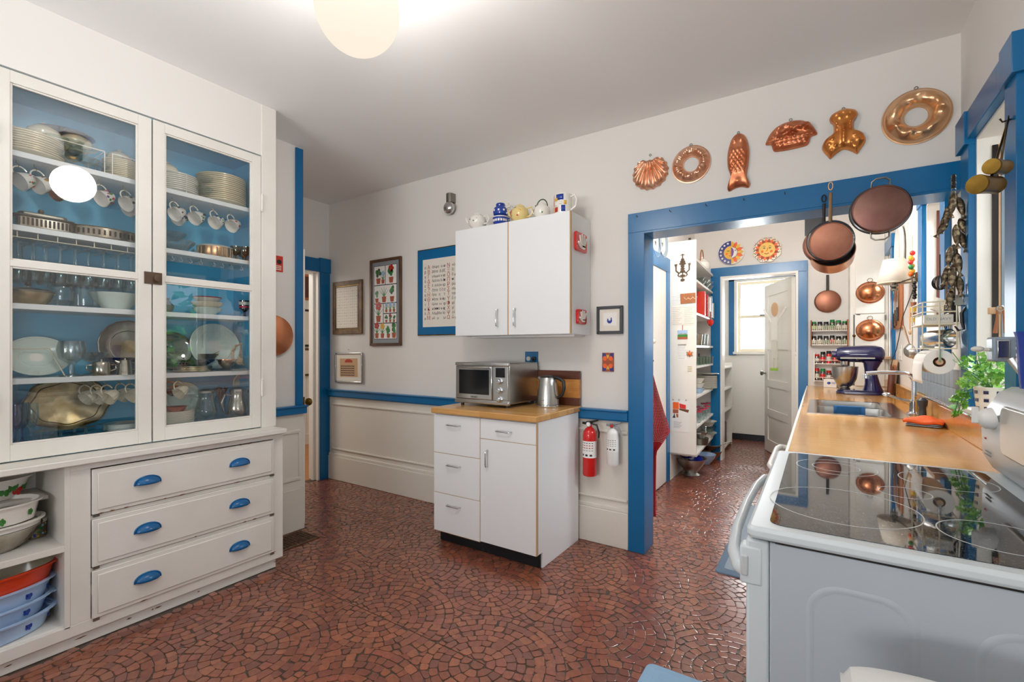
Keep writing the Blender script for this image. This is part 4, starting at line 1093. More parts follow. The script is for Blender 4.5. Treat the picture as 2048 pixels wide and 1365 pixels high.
# ================================================================== OPEN SHELVES LOWER LEFT
LS = .459
def oval_dish(x, y, z, rx, ry, H, body, inside, label, name, cat='casserole', handles=None, ribs=None, foot=.7, rz=0, deco=None, lip=.006):
    t = thing(name, label, cat, (x, y, z), rz)
    wob = (lambda a, zz: 1+.012*math.cos(ribs*a)) if ribs else None
    k = ry/rx
    G().lathe([(0, 0), (rx*foot, 0), (rx*(foot+.06), .005), (rx*.96, H*.85), (rx*.97, H-.008), (rx+lip, H-.006), (rx+lip, H), (rx*.965, H)], 48, sy=k, wob=wob, cap=False).build('body', body, t)
    G().lathe([(rx*.965, H), (rx*.9, H*.6), (rx*(foot+.02), .012), (0, .010)], 48, sy=k, cap=False).build('lining', inside, t)
    if handles:
        for s in (-1, 1):
            G().prism(arc(0, s*ry, .045, 0, 360, 20, .030)[:-1], H-.012, H-.004, 'z').build('handle', body, t, .002)
    if deco:
        for a, zq, m, sc in deco:
            a = math.radians(a); rr = rx*(foot+.06+(.96-foot-.06)*zq)
            c = Vector((rr*math.cos(a), rr*k*math.sin(a), .005+(H*.85-.005)*zq))
            nrm = Vector((math.cos(a)*k, math.sin(a), .0)).normalized(); nrm = Vector((math.cos(a), math.sin(a)/k, 0)).normalized()
            Mp = Matrix.Translation(c+nrm*.0012) @ nrm.to_track_quat('Z', 'Y').to_matrix().to_4x4()
            for q in range(5):
                b = 2*PI*q/5
                G().prism(arc(.9*sc*math.cos(b), .9*sc*math.sin(b), .55*sc, 0, 360, 9, .95*sc)[:-1], -.0006, .0006, 'z', Mp).build('painted_leaf', m, t)
    return t
oval_dish(-3.03, .455, .641, .105, .135, .095, 'porcelain', 'porcelain', 'white bowl painted with red fruit and green leaves behind the stacked dishes', 'fruit_bowl', 'bowl', None, None, .62, deco=[(20, .6, 'leafgreen', .016), (45, .55, 'redgloss', .018), (62, .7, 'leafgreen', .014), (32, .75, 'leafgreen', .014)])
oval_dish(-2.89, .43, LS+.112, .125, .165, .085, 'porcelain', 'porcelain', 'white fluted oval casserole on top of the stack, upper open shelf', 'oval_casserole', 'casserole', None, 60, .82, deco=[(50, .5, 'leafgreen', .008), (10, .3, 'leafgreen', .009), (-25, .5, 'leafgreen', .009)])
oval_dish(-2.89, .43, LS+.084, .128, .17, .032, 'porcelain', 'porcelain', 'shallow white oval dish between the casserole and the pressed-glass bowl', 'oval_platter', 'dish', None, None, .9)
single(G().lathe([(0, 0), (.075, 0), (.10, .03), (.125, .075), (.13, .088), (.122, .088), (.09, .03), (0, .012)], 60, sy=1.28, wob=lambda a, z: 1+.018*math.cos(30*a)*math.cos(90*z)), 'pressed_glass_bowl', 'pressed silvery glass bowl at the bottom of the upper open shelf stack', 'bowl', 'silver', (-2.885, .432, LS))
t = thing('floral_tin', 'small round floral tin at the back of the upper open shelf', 'tin', (-2.955, .585, LS))
G().lathe([(0, 0), (.042, 0), (.042, .075), (0, .075)], 24).build('body', 'tin', t)
G().lathe([(.0435, .066), (.0435, .08), (0, .08)], 24).build('lid', 'bone', t)
for k in range(26):
    a = rc.uniform(-1.9, .9); z = rc.uniform(.008, .06); s = rc.uniform(.003, .006)
    Mp = Matrix.Translation((.0424*math.cos(a), .0424*math.sin(a), z)) @ Matrix.Rotation(a, 4, 'Z') @ Matrix.Rotation(R90, 4, 'Y')
    G().prism(arc(0, 0, s, 0, 360, 7)[:-1], 0, .0007, 'z', Mp).build('printed_flower', rc.choice(['yellow', 'bluepaint', 'green', 'yellow', 'lightblue']), t)
# lower open shelf
BZ = .112
oval_dish(-2.86, .405, BZ+.165, .14, .235, .105, 'orange_enamel', 'cream', 'orange-red enamel oval gratin dish on top of the blue dishes', 'enamel_dish', 'dish', None, 90, .80)
tulip = [(38, .55, 'bluepaint', .009), (5, .5, 'bluepaint', .010), (-20, .5, 'bluepaint', .008), (70, .6, 'bluepaint', .007)]
oval_dish(-2.86, .405, BZ+.117, .135, .225, .085, 'lightblue', 'lightblue', 'pale blue oval dish with blue tulips, uppermost of the three, directly under the orange one', 'blue_dish', 'dish', True, None, .8, deco=tulip)
oval_dish(-2.855, .40, BZ+.060, .135, .22, .075, 'lightblue', 'lightblue', 'pale blue oval dish with blue tulips, middle of the three on the lower open shelf', 'blue_dish', 'dish', True, None, .8, deco=tulip)
oval_dish(-2.845, .395, BZ, .14, .235, .08, 'lightblue', 'lightblue', 'pale blue oval dish with blue tulips, lowest of the three on the lower open shelf', 'blue_dish', 'dish', True, None, .8, deco=tulip)

# ================================================================== SHORT WALL: sign, pan, register
t = thing('safety_sign', 'small red sign with white print on the short wall beside the cabinet', 'sign', (XA, 1.86, 1.83))
p0 = onX(551, 511, XA+.004); p1 = onX(566, 545, XA+.004)
wp(G().box(XA, XA+.004, p0.y-.03, p1.y, p1.z, p0.z), 'board', 'sign_red', t)
for k, z in enumerate((.03, .018, .006)):
    wp(G().box(XA+.004, XA+.0045, p0.y-.01, p1.y-.012, p1.z+z*1.0+.006, p1.z+z+.012), 'print_line', 'paper', t)
wp(G().prism(arc((p0.y+p1.y)/2, p0.z-.042, .017, 0, 360, 12)[:-1], XA+.004, XA+.0045, 'x'), 'symbol', 'black', t)
t = thing('copper_pan', 'shallow copper frying pan hanging on the short wall beside the cabinet', 'pan', (XA, 1.84, 1.30))
cy0 = onX(587, 672, XA+.03).y - .14; cz0 = onX(570, 672, XA+.03).z
wp(G().lathe([(0, 0.03), (.125, .03), (.138, .026), (.145, .004), (.141, .004), (.134, .022), (0, .025)], 40, M=Matrix.Translation((XA+.004, cy0, cz0)) @ Matrix.Rotation(R90, 4, 'Y')), 'body', 'copper', t)
wp(G().tube([(XA+.012, cy0, cz0+.135), (XA+.010, cy0, cz0+.22), (XA+.010, cy0, cz0+.24)], [.009, .006, .008], 8), 'handle', 'brass', t)
rg = thing('floor_register', 'brown cast metal floor register at the foot of the short wall', 'floor vent', (-2.99, 1.83, 0))
ya, yb, xa, xb = 1.62, 1.985, -3.115, -2.885
wp(G().box(xa, xb, ya, ya+.014, 0.0005, .006).box(xa, xb, yb-.014, yb, .0005, .006).box(xa, xa+.014, ya+.014, yb-.014, .0005, .006).box(xb-.014, xb, ya+.014, yb-.014, .0005, .006), 'frame', 'wood_dark', rg)
wp(G().box(xa+.01, xb-.01, ya+.01, yb-.01, .0003, .0009), 'well', 'black', rg)
for k in range(1, 8):
    x = xa+(xb-xa)*k/8; wp(G().box(x-.003, x+.003, ya+.01, yb-.01, .001, .005), 'bar', 'wood_dark', rg)
for k in range(1, 14):
    y = ya+(yb-ya)*k/14; wp(G().box(xa+.01, xb-.01, y-.0028, y+.0028, .001, .0048), 'bar', 'wood_dark', rg)
# pictures in the side room beyond the doorway
def side_pic(px0, py0, px1, py1, label, fr, inn):
    a = onX(px0, py0, -5.88); b = onX(px1, py1, -5.88)
    t = thing('framed_picture', label, 'picture', (-5.89, (a.y+b.y)/2, b.z))
    wp(G().box(-5.891, -5.872, a.y, b.y, b.z, a.z), 'frame', fr, t, .002)
    wp(G().box(-5.873, -5.870, a.y+.03, b.y-.03, b.z+.03, a.z-.03), 'picture', inn, t)
    return t
side_pic(585, 545, 622, 601, 'dark red woven picture seen through the left doorway', 'copper_red', 'walnut')
side_pic(585, 617, 622, 694, 'pale print in a thin dark frame seen through the left doorway', 'black', 'paper')
side_pic(585, 697, 622, 752, 'small framed drawing below the pale print in the side room', 'wood_dark', 'paper')

# ================================================================== BACK WALL: pictures
def frame(name, label, px0, py0, px1, py1, w, fmat, y=YB, depth=.022, cat='picture', tilt=0):
    a = onY(px0, py0, y-.01); b = onY(px1, py1, y-.01)
    x0, x1, z0, z1 = a.x, b.x, b.z, a.z
    t = thing(name, label, cat, ((x0+x1)/2, y, (z0+z1)/2), rot=(0, tilt, 0))
    hw, hh = (x1-x0)/2, (z1-z0)/2
    for c in ([(-hw, -hh), (hw, -hh), (hw-w, -hh+w), (-hw+w, -hh+w)], [(-hw, hh), (hw, hh), (hw-w, hh-w), (-hw+w, hh-w)], [(-hw, -hh), (-hw, hh), (-hw+w, hh-w), (-hw+w, -hh+w)], [(hw, -hh), (hw, hh), (hw-w, hh-w), (hw-w, -hh+w)]):
        G().prism(c, -depth, 0, 'y').build('frame_bar', fmat, t, .003)
    return t, hw, hh
RX = (R90, 0, 0)
t, hw, hh = frame('framed_print', 'rustic wooden frame around a small-patterned sheet, leftmost on the back wall', 667, 566, 725, 668, .045, 'wood_frame')
G().prism(rrect(-hw+.045, hw-.045, -hh+.045, hh-.045, .002), -.018, -.004, 'y').build('liner', 'brass', t)
iw, ih = hw-.062, hh-.062
G().prism(rrect(-iw-.012, iw+.012, -ih-.012, ih+.012, .002), -.0195, -.017, 'y').build('mount', 'wood_frame', t)
G().box(-iw, iw, -.0205, -.019, -ih, ih).build('sheet', 'paper', t)
gp = [G(), G()]
for i in range(11):
    for j in range(15):
        x = -iw+.012+(2*iw-.024)*i/10; z = -ih+.012+(2*ih-.024)*j/14
        q = gp[(i*3+j*5) % 2]; w = .0022+.0012*((i*j) % 3)
        q.prism([(x-w, z-.004), (x+w, z-.004), (x+w*.3, z+.005), (x-w*.3, z+.005)], -.0210, -.0204, 'y')
gp[0].build('print_marks', 'ink_grey', t); gp[1].build('print_marks', 'wood_frame', t)
# botanical panel
t, hw, hh = frame('framed_needlework', 'tall dark frame with bright potted flowers on the back wall', 741, 522, 803, 692, .026, 'wood_dark')
G().box(-hw+.02, hw-.02, -.012, -.006, -hh+.02, hh-.02).build('mount', 'grey', t)
iw, ih = hw-.055, hh-.062
G().box(-iw, iw, -.0135, -.0118, -ih, ih).build('dark_ground', 'ink', t)
rf = random.Random(11)
def pot(x, z, s, kind, col):
    y0, y1 = -.0156, -.0146
    G().prism([(x-.014*s, z), (x+.014*s, z), (x+.019*s, z+.034*s), (x-.019*s, z+.034*s)], y0, y1, 'y').build('pot', 'terracotta', t)
    top = z+.034*s
    if kind == 'bush':
        for k in range(9):
            a = rf.uniform(0, 6.28); r = rf.uniform(.005, .02)*s
            G().prism(arc(x+r*math.cos(a), top+.032*s+r*1.3*math.sin(a), .010*s, 0, 360, 8, .013*s)[:-1], y0-.0002*k, y1, 'y').build('leaf', rf.choice(['leafgreen', 'green', 'greendark']), t)
    else:
        for k in range(5):
            a = math.radians(90+(k-2)*24)
            G().prism([(x-.003*s, top), (x+.003*s, top), (x+.055*s*math.cos(a), top+.06*s*math.sin(a))], y0-.0002*k, y1, 'y').build('leaf', rf.choice(['leafgreen', 'green']), t)
    for k in range(5 if col else 0):
        a = 2*PI*k/5; r = .014*s
        G().prism(arc(x+r*math.cos(a), top+.052*s+r*math.sin(a), .010*s, 0, 360, 8)[:-1], y0-.0014, y1, 'y').build('blossom', col, t)
def cell(u0, u1, v0, v1):
    G().box(-iw+2*iw*u0+.004, -iw+2*iw*u1-.004, -.0147, -.0134, -ih+2*ih*v0+.004, -ih+2*ih*v1-.004).build('panel', 'paper_white', t)
cells = [(0, .5, .735, 1), (.5, 1, .735, 1), (0, 1, .485, .735), (0, .42, .215, .485), (.42, 1, .345, .485), (.42, 1, .215, .345), (0, 1, 0, .215)]
for c in cells: cell(*c)
def PT(u, v): return -iw+2*iw*u, -ih+2*ih*v
for u, v, s, kd, col in ((.20, .755, 1.7, 'bush', None), (.40, .755, 1.2, 'blade', 'lightblue'), (.76, .755, 1.7, 'bush', 'red'), (.13, .50, 1.3, 'bush', None), (.45, .50, 1.7, 'blade', None), (.80, .50, 1.6, 'bush', None), (.2, .235, 1.9, 'blade', 'red'), (.55, .36, .9, 'blade', 'lightblue'), (.72, .36, .9, 'blade', 'lightblue'), (.88, .36, .9, 'blade', 'lightblue'), (.55, .225, .8, 'bush', None), (.72, .225, .8, 'bush', 'pinkred'), (.88, .225, .8, 'bush', None), (.13, .015, 1.5, 'blade', 'red'), (.38, .015, 1.4, 'blade', 'yellow'), (.64, .015, 1.3, 'bush', None), (.88, .015, 1.6, 'bush', None)):
    x, z = PT(u, v); pot(x, z, s*.9, kd, col)
# sampler in a silver frame
t, hw, hh = frame('framed_sampler', 'small faded sampler in a thin silver frame, low on the back wall', 671, 706, 725, 767, .012, 'steel_smooth', tilt=-.015)
G().box(-hw+.01, hw-.01, -.012, -.006, -hh+.01, hh-.01).build('mount', 'paper', t)
G().box(-hw+.075, hw-.07, -.0135, -.0118, -hh+.055, hh-.055).build('sampler_cloth', 'wood_pale', t)
for k in range(6):
    z = hh-.13-k*.022
    if z < -hh+.06: break
    g = G()
    for q in range(10): g.box(-hw+.09+q*.021, -hw+.09+q*.021+.014, -.0142, -.0134, z-.006, z+.005)
    g.build('stitched_line', 'ink', t)
G().prism([(-.05, hh-.095), (.06, hh-.095), (.06, hh-.075), (.02, hh-.062), (-.02, hh-.062), (-.05, hh-.075)], -.0142, -.0134, 'y').build('stitched_motif', 'ink_red', t)
G().tube([(0, .0, hh+.03), (0, -.012, hh+.03), (0, -.014, hh+.037)], .0018, 6).build('nail', 'iron', t)
# alphabet poster, partly behind the wall cupboard
pa = onY(836, 502, 2.955); pb = onY(836, 672, 2.955)
px1 = -2.02
t = thing('alphabet_poster', 'framed blue poster of red and black Greek letters beside the wall cupboard', 'poster', (pa.x, YB, pb.z))
def L(x): return x-pa.x
W_, H_ = px1-pa.x, pa.z-pb.z
G().box(0, W_, -.020, -.001, 0, H_).build('backing', 'brass', t, .001)
G().box(.008, W_-.008, -.0215, -.019, .008, H_-.008).build('mat_board', 'blue', t)
q0 = onY(846, 520, 2.95); q1 = onY(846, 655, 2.95)
G().box(L(q0.x), W_-.06, -.0225, -.021, q1.z-pb.z, q0.z-pb.z-.004).build('sheet', 'paper', t)
def PXx(px): return onY(px, 700, 2.947).x-pa.x
zt = q0.z-pb.z-.075; zb = q1.z-pb.z+.075; st = (zt-zb)/11
cols = [(850.5, 'αβγδεζηθικλμ', 'ink', .034), (857.5, 'ΑΒΓΔΕΖΗΘΙΚΛΜ', 'ink_red', .046), (889, 'νξοπρστυφχψω', 'ink', .034), (897, 'ΝΞΟΠΡΣΤΥΦΧΨΩ', 'ink_red', .046)]
for px, s_, m, sz in cols:
    for k, ch in enumerate(s_):
        text('letter', ch, sz, (PXx(px), -.0228, zt-k*st), RX, m, t)
w1 = ['ἄλφα  α-α', 'βῆτα  β-β', 'γάμμα γ-γ', 'δέλτα δ-δ', 'ἒ ψιλόν ε', 'ζῆτα  ζ-ζ', 'ἦτα   η', 'θῆτα  θ-θ', 'ἰῶτα  ι-ι', 'κάππα κ-κ', 'λάμβδα λ', 'μῦ   μ']
w2 = ['νῦ', 'ξῖ', 'ὂ μικρόν', 'πῖ', 'ῥῶ', 'σίγμα', 'ταῦ', 'ὖ ψιλόν', 'φῖ', 'χῖ', 'ψῖ', 'ὦ μέγα']
for k in range(12):
    text('word', w1[k], .030, (PXx(864), -.0228, zt-k*st), RX, 'ink', t, align='LEFT')
    text('word', w2[k], .030, (PXx(903.5), -.0228, zt-k*st), RX, 'ink', t, align='LEFT')
# call bell
p = onY(899, 408, 2.93)
t = thing('wall_bell', 'old metal call bell high on the back wall above the poster', 'bell', (p.x, YB, p.z))
G().cyl((0, -.03, .01), (0, -.03, .085), .034, seg=20).box(-.034, .034, -.03, 0, .01, .085).build('housing', 'pewter', t, .003)
G().ball((0, -.045, -.035), (.052, .040, .052), 24, 14).build('gong', 'steel_smooth', t)
G().cyl((0, -.02, .012), (0, -.02, -.03), .008).build('bracket', 'pewter', t)
# small black framed drawing
t, hw, hh = frame('framed_drawing', 'small black frame with a blue doodle on white, right of the wall cupboard', 1194, 614, 1246, 668, .020, 'grey_dark')
G().box(-hw+.015, hw-.015, -.013, -.006, -hh+.015, hh-.015).build('mount', 'paper', t)
G().box(-hw*.5, hw*.55, -.0142, -.0128, -hh*.42, hh*.52).build('sheet', 'paper_white', t)
G().prism(arc(.0, -.004, .018, 180, 360, 10, .019), -.0150, -.0141, 'y').build('doodle', 'bluepaint', t)
for s in (-1, 1): G().prism([(s*.018, -.006), (s*.006, -.006), (s*.009, .012+s*.003), (s*.014, .014+s*.003)], -.0151, -.0141, 'y').build('doodle', 'bluepaint', t)
# painted tile
p0 = onY(1204, 706, 2.96); p1 = onY(1227, 744, 2.96)
t = thing('painted_tile', 'small patterned orange and blue tile on the back wall beside the casing', 'tile', ((p0.x+p1.x)/2, YB, (p0.z+p1.z)/2))
hw, hh = (p1.x-p0.x)/2, (p0.z-p1.z)/2
G().box(-hw, hw, -.008, 0, -hh, hh).build('tile_body', 'terracotta', t, .001)
for s in (-1, 1):
    for u in (-1, 1):
        G().prism([(s*hw*.95, u*hh*.95), (s*hw*.45, u*hh*.95), (s*hw*.2, u*hh*.6), (s*hw*.95, u*hh*.35)], -.009, -.0078, 'y').build('glaze_patch', 'cobalt', t)
        G().prism(arc(s*hw*.5, u*hh*.4, hw*.38, 0, 360, 10, hh*.26)[:-1], -.0094, -.0078, 'y').build('glaze_patch', 'orange', t)
G().prism(arc(0, 0, hw*.5, 0, 360, 12, hh*.2)[:-1], -.0096, -.0078, 'y').build('glaze_patch', 'terracotta', t)
for u in (-1, 1): G().prism([(-hw*.3, u*hh*.75), (hw*.3, u*hh*.75), (0, u*hh*.35)], -.0096, -.0078, 'y').build('glaze_patch', 'yellow', t)
# socket plate
p0 = onY(1050, 709, 2.965); p1 = onY(1076, 727, 2.965)
t = thing('socket_plate', 'blue double socket plate on the back wall above the oven', 'socket', ((p0.x+p1.x)/2, YB, (p0.z+p1.z)/2))
hw, hh = (p1.x-p0.x)/2, (p0.z-p1.z)/2+.02
G().box(-hw, hw, -.006, 0, -hh, hh).build('plate', 'blue', t, .002)
for s, m in ((-1, 'bone'), (1, 'black')):
    G().prism(rrect(s*hw*.45-.016, s*hw*.45+.016, -.016, .016, .012), -.009 if m == 'bone' else -.024, -.006, 'y').build('outlet' if m == 'bone' else 'plug', m, t, .001)
G().tube([(hw*.45, -.024, 0), (hw*.5, -.04, -.01), (hw*.6, -.035, -.07), (hw*.6, -.03, -.2)], .004, 8).build('cord', 'black', t)

# ================================================================== WALL CUPBOARD
t = thing('wall_cupboard', 'white laminate two-door wall cupboard with wood-toned edges', 'cupboard', (-1.774, 2.81, 1.40))
UX0, UX1, UY, UZ0, UZ1 = -2.239, -1.303, 2.66, 1.400, 2.177
wp(G().box(UX0, UX1, UY+.022, YB-.001, UZ0, UZ1), 'carcass', 'laminate', t, .001)
for a, b, hx in ((UX0, -1.779, -1.857), (-1.769, UX1-.006, -1.713)):
    d = wp(G().box(a, b, UY, UY+.019, UZ0+.002, UZ1-.002), 'door', 'laminate', t, .001)
    wp(G().tube([(hx, UY, UZ0+.06), (hx, UY-.024, UZ0+.064), (hx, UY-.026, UZ0+.075), (hx, UY-.026, UZ0+.165), (hx, UY-.024, UZ0+.176), (hx, UY, UZ0+.18)], .0042, 10), 'handle', 'chrome', d)
for x in (-1.779, UX1-.006):
    wp(G().box(x, x+(.0095 if x < -1.5 else .005), UY+.003, UY+.022, UZ0+.002, UZ1-.002), 'door_edge', 'edge_tan', t)
wp(G().box(UX0+.04, UX1-.04, 2.80, YB-.002, UZ0-.012, UZ0), 'light_valance', 'laminate', t)
# things on top of the cupboard
def teapot(px, y, r, H, body, label, lidm=None, face=1, name='teapot', deco=None, tilt=0, flat=1.0, arch=None):
    t = thing(name, label, 'teapot', (xat(px, y), y, UZ1))
    G().lathe([(0, 0), (r*.55, 0), (r*.6, .004), (r*.92, H*.22), (r, H*.45), (r*.9, H*.68), (r*.55, H*.84), (r*.5, H*.86), (0, H*.86)], 28).build('body', body, t)
    G().lathe([(r*.52, H*.85), (r*.45, H*.91), (r*.12, H*.95), (r*.10, H*.97), (r*.14, H), (0, H*1.03)], 22).build('lid', lidm or body, t)
    G().tube([(-face*r*.8, 0, H*.35), (-face*r*1.35, 0, H*.5), (-face*r*1.6, 0, H*.82)], [r*.20, r*.13, r*.08], 12).build('spout', body, t)
    if arch:
        G().tube([(-r*.75*math.cos(PI*q/12), 0, H*.72+r*.95*math.sin(PI*q/12)) for q in range(13)], r*.07, 8).build('handle', arch, t)
    else:
        G().tube([(face*r*.8, 0, H*.7), (face*r*1.4, 0, H*.74), (face*r*1.6, 0, H*.5), (face*r*1.3, 0, H*.27), (face*r*.85, 0, H*.25)], r*.075, 8).build('handle', body, t)
    for (a, zq, m, s) in deco or ():
        a = math.radians(a); zz = H*zq; rr = r*(1.0 if .35 < zq < .55 else (.93 if zq < .7 else .8))
        Mp = Matrix.Translation((rr*math.cos(a), rr*math.sin(a), zz)) @ Matrix.Rotation(a, 4, 'Z') @ Matrix.Rotation(R90, 4, 'Y')
        G().lathe([(0, .002), (s*.7, .0015), (s, -.004)], 10, M=Mp, cap=False, wob=lambda q, z: 1+.25*math.cos(5*q)).build('painted_motif', m, t)
    return t
teapot(955, 2.705, .066, .115, 'porcelain', 'small white sprigged teapot at the left end of the cupboard top', deco=[(-80, .4, 'leafgreen', .006), (-60, .55, 'pinkred', .005), (-110, .5, 'leafgreen', .005)])
t = thing('tea_for_one_set', 'deep blue stacked teapot and cup with white print on the cupboard top', 'teapot', (xat(1001, 2.74), 2.74, UZ1))
G().lathe([(0, 0), (.035, 0), (.052, .02), (.056, .058), (.054, .062), (0, .062)], 28).build('cup', 'bluepaint', t)
G().lathe([(.057, .058), (.058, .064), (.054, .066)], 28, cap=False).build('rim_band', 'porcelain', t)
G().lathe([(.03, .064), (.05, .08), (.054, .105), (.045, .13), (.03, .142), (.032, .15), (0, .152)], 28).build('pot', 'bluepaint', t)
G().lathe([(.034, .150), (.030, .160), (.012, .167), (0, .170)], 20).build('lid', 'bluepaint', t)
G().tube([(.05, 0, .125), (.085, 0, .13), (.09, 0, .10), (.052, 0, .085)], .006, 8).build('handle', 'porcelain', t)
G().tube([(.05, 0, .048), (.075, 0, .045), (.075, 0, .025), (.05, 0, .02)], .005, 8).build('cup_handle', 'bluepaint', t)
for k in range(9):
    a = math.radians(-170+k*20)
    G().box(-.002, .0015, -.0065, .0065, .028, .044, Matrix.Rotation(a, 4, 'Z') @ Matrix.Translation((.0545, 0, 0))).build('printed_square', 'porcelain', t)
    if k % 2: G().box(-.002, .0015, -.006, .006, .100, .112, Matrix.Rotation(a, 4, 'Z') @ Matrix.Translation((.0535, 0, 0))).build('printed_square', 'porcelain', t)
teapot(1017, 2.87, .062, .20, 'porcelain', 'white china pot with pointed finial behind the blue stacked set', face=1)
teapot(1040, 2.73, .064, .125, 'yellowpot', 'yellow glazed teapot with painted red flowers on the cupboard top', deco=[(-150, .5, 'pinkred', .020), (-125, .35, 'leafgreen', .010), (-75, .3, 'red', .010), (-60, .55, 'gold', .012), (-100, .7, 'brown', .008)])
teapot(1084, 2.74, .056, .11, 'porcelain', 'round white teapot with dark green arched handle and brown leaves', arch='greendark', deco=[(-150, .5, 'brown', .010), (-140, .75, 'wood_frame', .010), (-60, .3, 'leafgreen', .008)])
t = thing('block_mug', 'big mug with coloured blocks and clear handle at the right end of the cupboard top', 'mug', (xat(1126, 2.735), 2.735, UZ1))
G().lathe([(0, 0), (.056, 0), (.058, .004), (.058, .128), (.054, .128), (.052, .008), (0, .006)], 32).build('body', 'porcelain', t)
bl = [(-150, .01, .055, 'yellow', 30), (-150, .06, .12, 'red', 24), (-112, .01, .04, 'red', 28), (-112, .045, .075, 'porcelain', 28), (-112, .08, .10, 'yellow', 26), (-85, .085, .122, 'bluepaint', 50), (-62, .01, .05, 'bluepaint', 26), (-80, .055, .08, 'porcelain', 20), (-50, .055, .08, 'yellow', 16)]
for a0, z0, z1, m, wdt in bl:
    vs = [(.0588*math.cos(math.radians(a0-wdt/2+wdt*q/5)), .0588*math.sin(math.radians(a0-wdt/2+wdt*q/5))) for q in range(6)]
    G().add([(x, y, z0) for x, y in vs]+[(x, y, z1) for x, y in vs], [(q, q+1, 7+q, 6+q) for q in range(5)]).build('colour_block', m, t, solid=.001)
G().tube([(.055, 0, .11), (.085, .0, .118), (.098, 0, .085), (.09, 0, .045), (.056, 0, .025)], .007, 10).build('handle', 'porcelain', t)
# red hand casts on the cupboard side
def hand_cast(pa_, pb_, label):
    a = onX(*pa_, UX1+.006); b = onX(*pb_, UX1+.006)
    t = thing('hand_cast', label, 'plaque', (UX1, (a.y+b.y)/2, (a.z+b.z)/2))
    hy, hz = (b.y-a.y)/2, (a.z-b.z)/2
    G().prism(rrect(-hy, hy, -hz, hz, min(hy, hz)*.35, 5), 0, .016, 'x').build('slab', 'redgloss', t, .004)
    s = hz/.065
    pl = G().prism(rrect(-hy*.30, hy*.55, -hz*.72, -hz*.08, hy*.25, 4), .014, .021, 'x')
    pl.build('palm', 'porcelain', t, .003)
    for k, (y, z1, dy) in enumerate(((-.20, .66, -.22), (.04, .86, -.06), (.28, .82, .12), (.48, .56, .26))):
        G().tube([(.017, hy*y, -hz*.15), (.018, hy*(y+dy), hz*z1)], [hy*.10, hy*.085], 8).build('finger', 'porcelain', t)
    G().tube([(.017, -hy*.15, -hz*.50), (.018, -hy*.68, -hz*.12)], [hy*.13, hy*.10], 8).build('thumb', 'porcelain', t)
hand_cast((1149, 461), (1172, 509), 'larger red plaque with a white hand high on the cupboard side')
hand_cast((1153, 618), (1171, 650), 'smaller red plaque with a white hand low on the cupboard side')

# ================================================================== BASE CABINET WITH BUTCHER-BLOCK TOP
BX0, BX1, BY = -2.170, -1.372, 2.355
bc = thing('base_cabinet', 'white laminate base cabinet with drawers and a door under the butcher block', 'cabinet', (-1.77, 2.66, 0))
wp(G().box(BX0, BX1-.012, BY+.022, YB-.047, .095, .874), 'carcass', 'laminate', bc)
wp(G().prism([(BY+.022, .095), (BY+.075, .095), (BY+.075, 0), (YB-.047, 0), (YB-.047, .874), (BY+.022, .874)], BX1-.012, BX1, 'x'), 'side_panel', 'laminate', bc, .001)
wp(G().box(BX0+.0, BX1-.012, BY+.065, BY+.085, 0, .095), 'toe_kick', 'black_toe', bc)
def barh(x0, x1, z, parent, vert=False):
    y = BY
    if vert: pts = [(x0, y, z), (x0, y-.024, z+.003), (x0, y-.026, z+.012), (x0, y-.026, z+.092), (x0, y-.024, z+.101), (x0, y, z+.104)]
    else: pts = [(x0, y, z), (x0+.003, y-.024, z), (x0+.012, y-.026, z), (x1-.012, y-.026, z), (x1-.003, y-.024, z), (x1, y, z)]
    wp(G().tube(pts, .0042, 10), 'handle', 'chrome', parent)
XM = -1.782
for z0, z1, zh in ((.614, .868, .806), (.347, .610, .541), (.090, .343, .277)):
    d = wp(G().box(BX0, XM-.003, BY, BY+.019, z0, z1), 'drawer', 'laminate', bc, .001)
    barh(-2.045, -1.940, zh, d)
    wp(G().box(BX0, XM-.003, BY+.002, BY+.02, z0-.0035, z0), 'drawer_edge', 'edge_tan', d)
d = wp(G().box(XM+.003, BX1-.004, BY, BY+.019, .744, .868), 'drawer', 'laminate', bc, .001); barh(-1.648, -1.545, .803, d)
wp(G().box(XM+.003, BX1-.004, BY+.002, BY+.02, .7405, .744), 'drawer_edge', 'edge_tan', d)
d = wp(G().box(XM+.003, BX1-.004, BY, BY+.019, .095, .740), 'door', 'laminate', bc, .001); barh(-1.722, 0, .572, d, True)
wp(G().box(XM-.003, XM+.003, BY+.004, BY+.022, .09, .868).box(BX1-.004, BX1+.0005, BY+.003, BY+.021, .095, .868), 'edge_band', 'edge_tan', bc)
bt = single(G().prism(rrect(-.410, .410, -.315, .300, .006, 3), 0, .038), 'butcher_block_top', 'butcher-block top on the white base cabinet', 'worktop', 'butcher_x', (-1.770, 2.648, .876), bevel=.006)
# upright board behind the kettle
t = thing('splash_board', 'upright oak and walnut board standing behind the kettle', 'board', (-1.535, 2.94, .914))
G().box(-.167, .167, -.012, .010, .055, .182).build('oak_panel', 'oak', t)
G().box(-.167, .167, -.014, .012, .182, .240).build('walnut_rail', 'walnut', t, .002)
G().box(-.167, .167, -.014, .012, .0, .055).build('walnut_rail', 'walnut', t, .002)

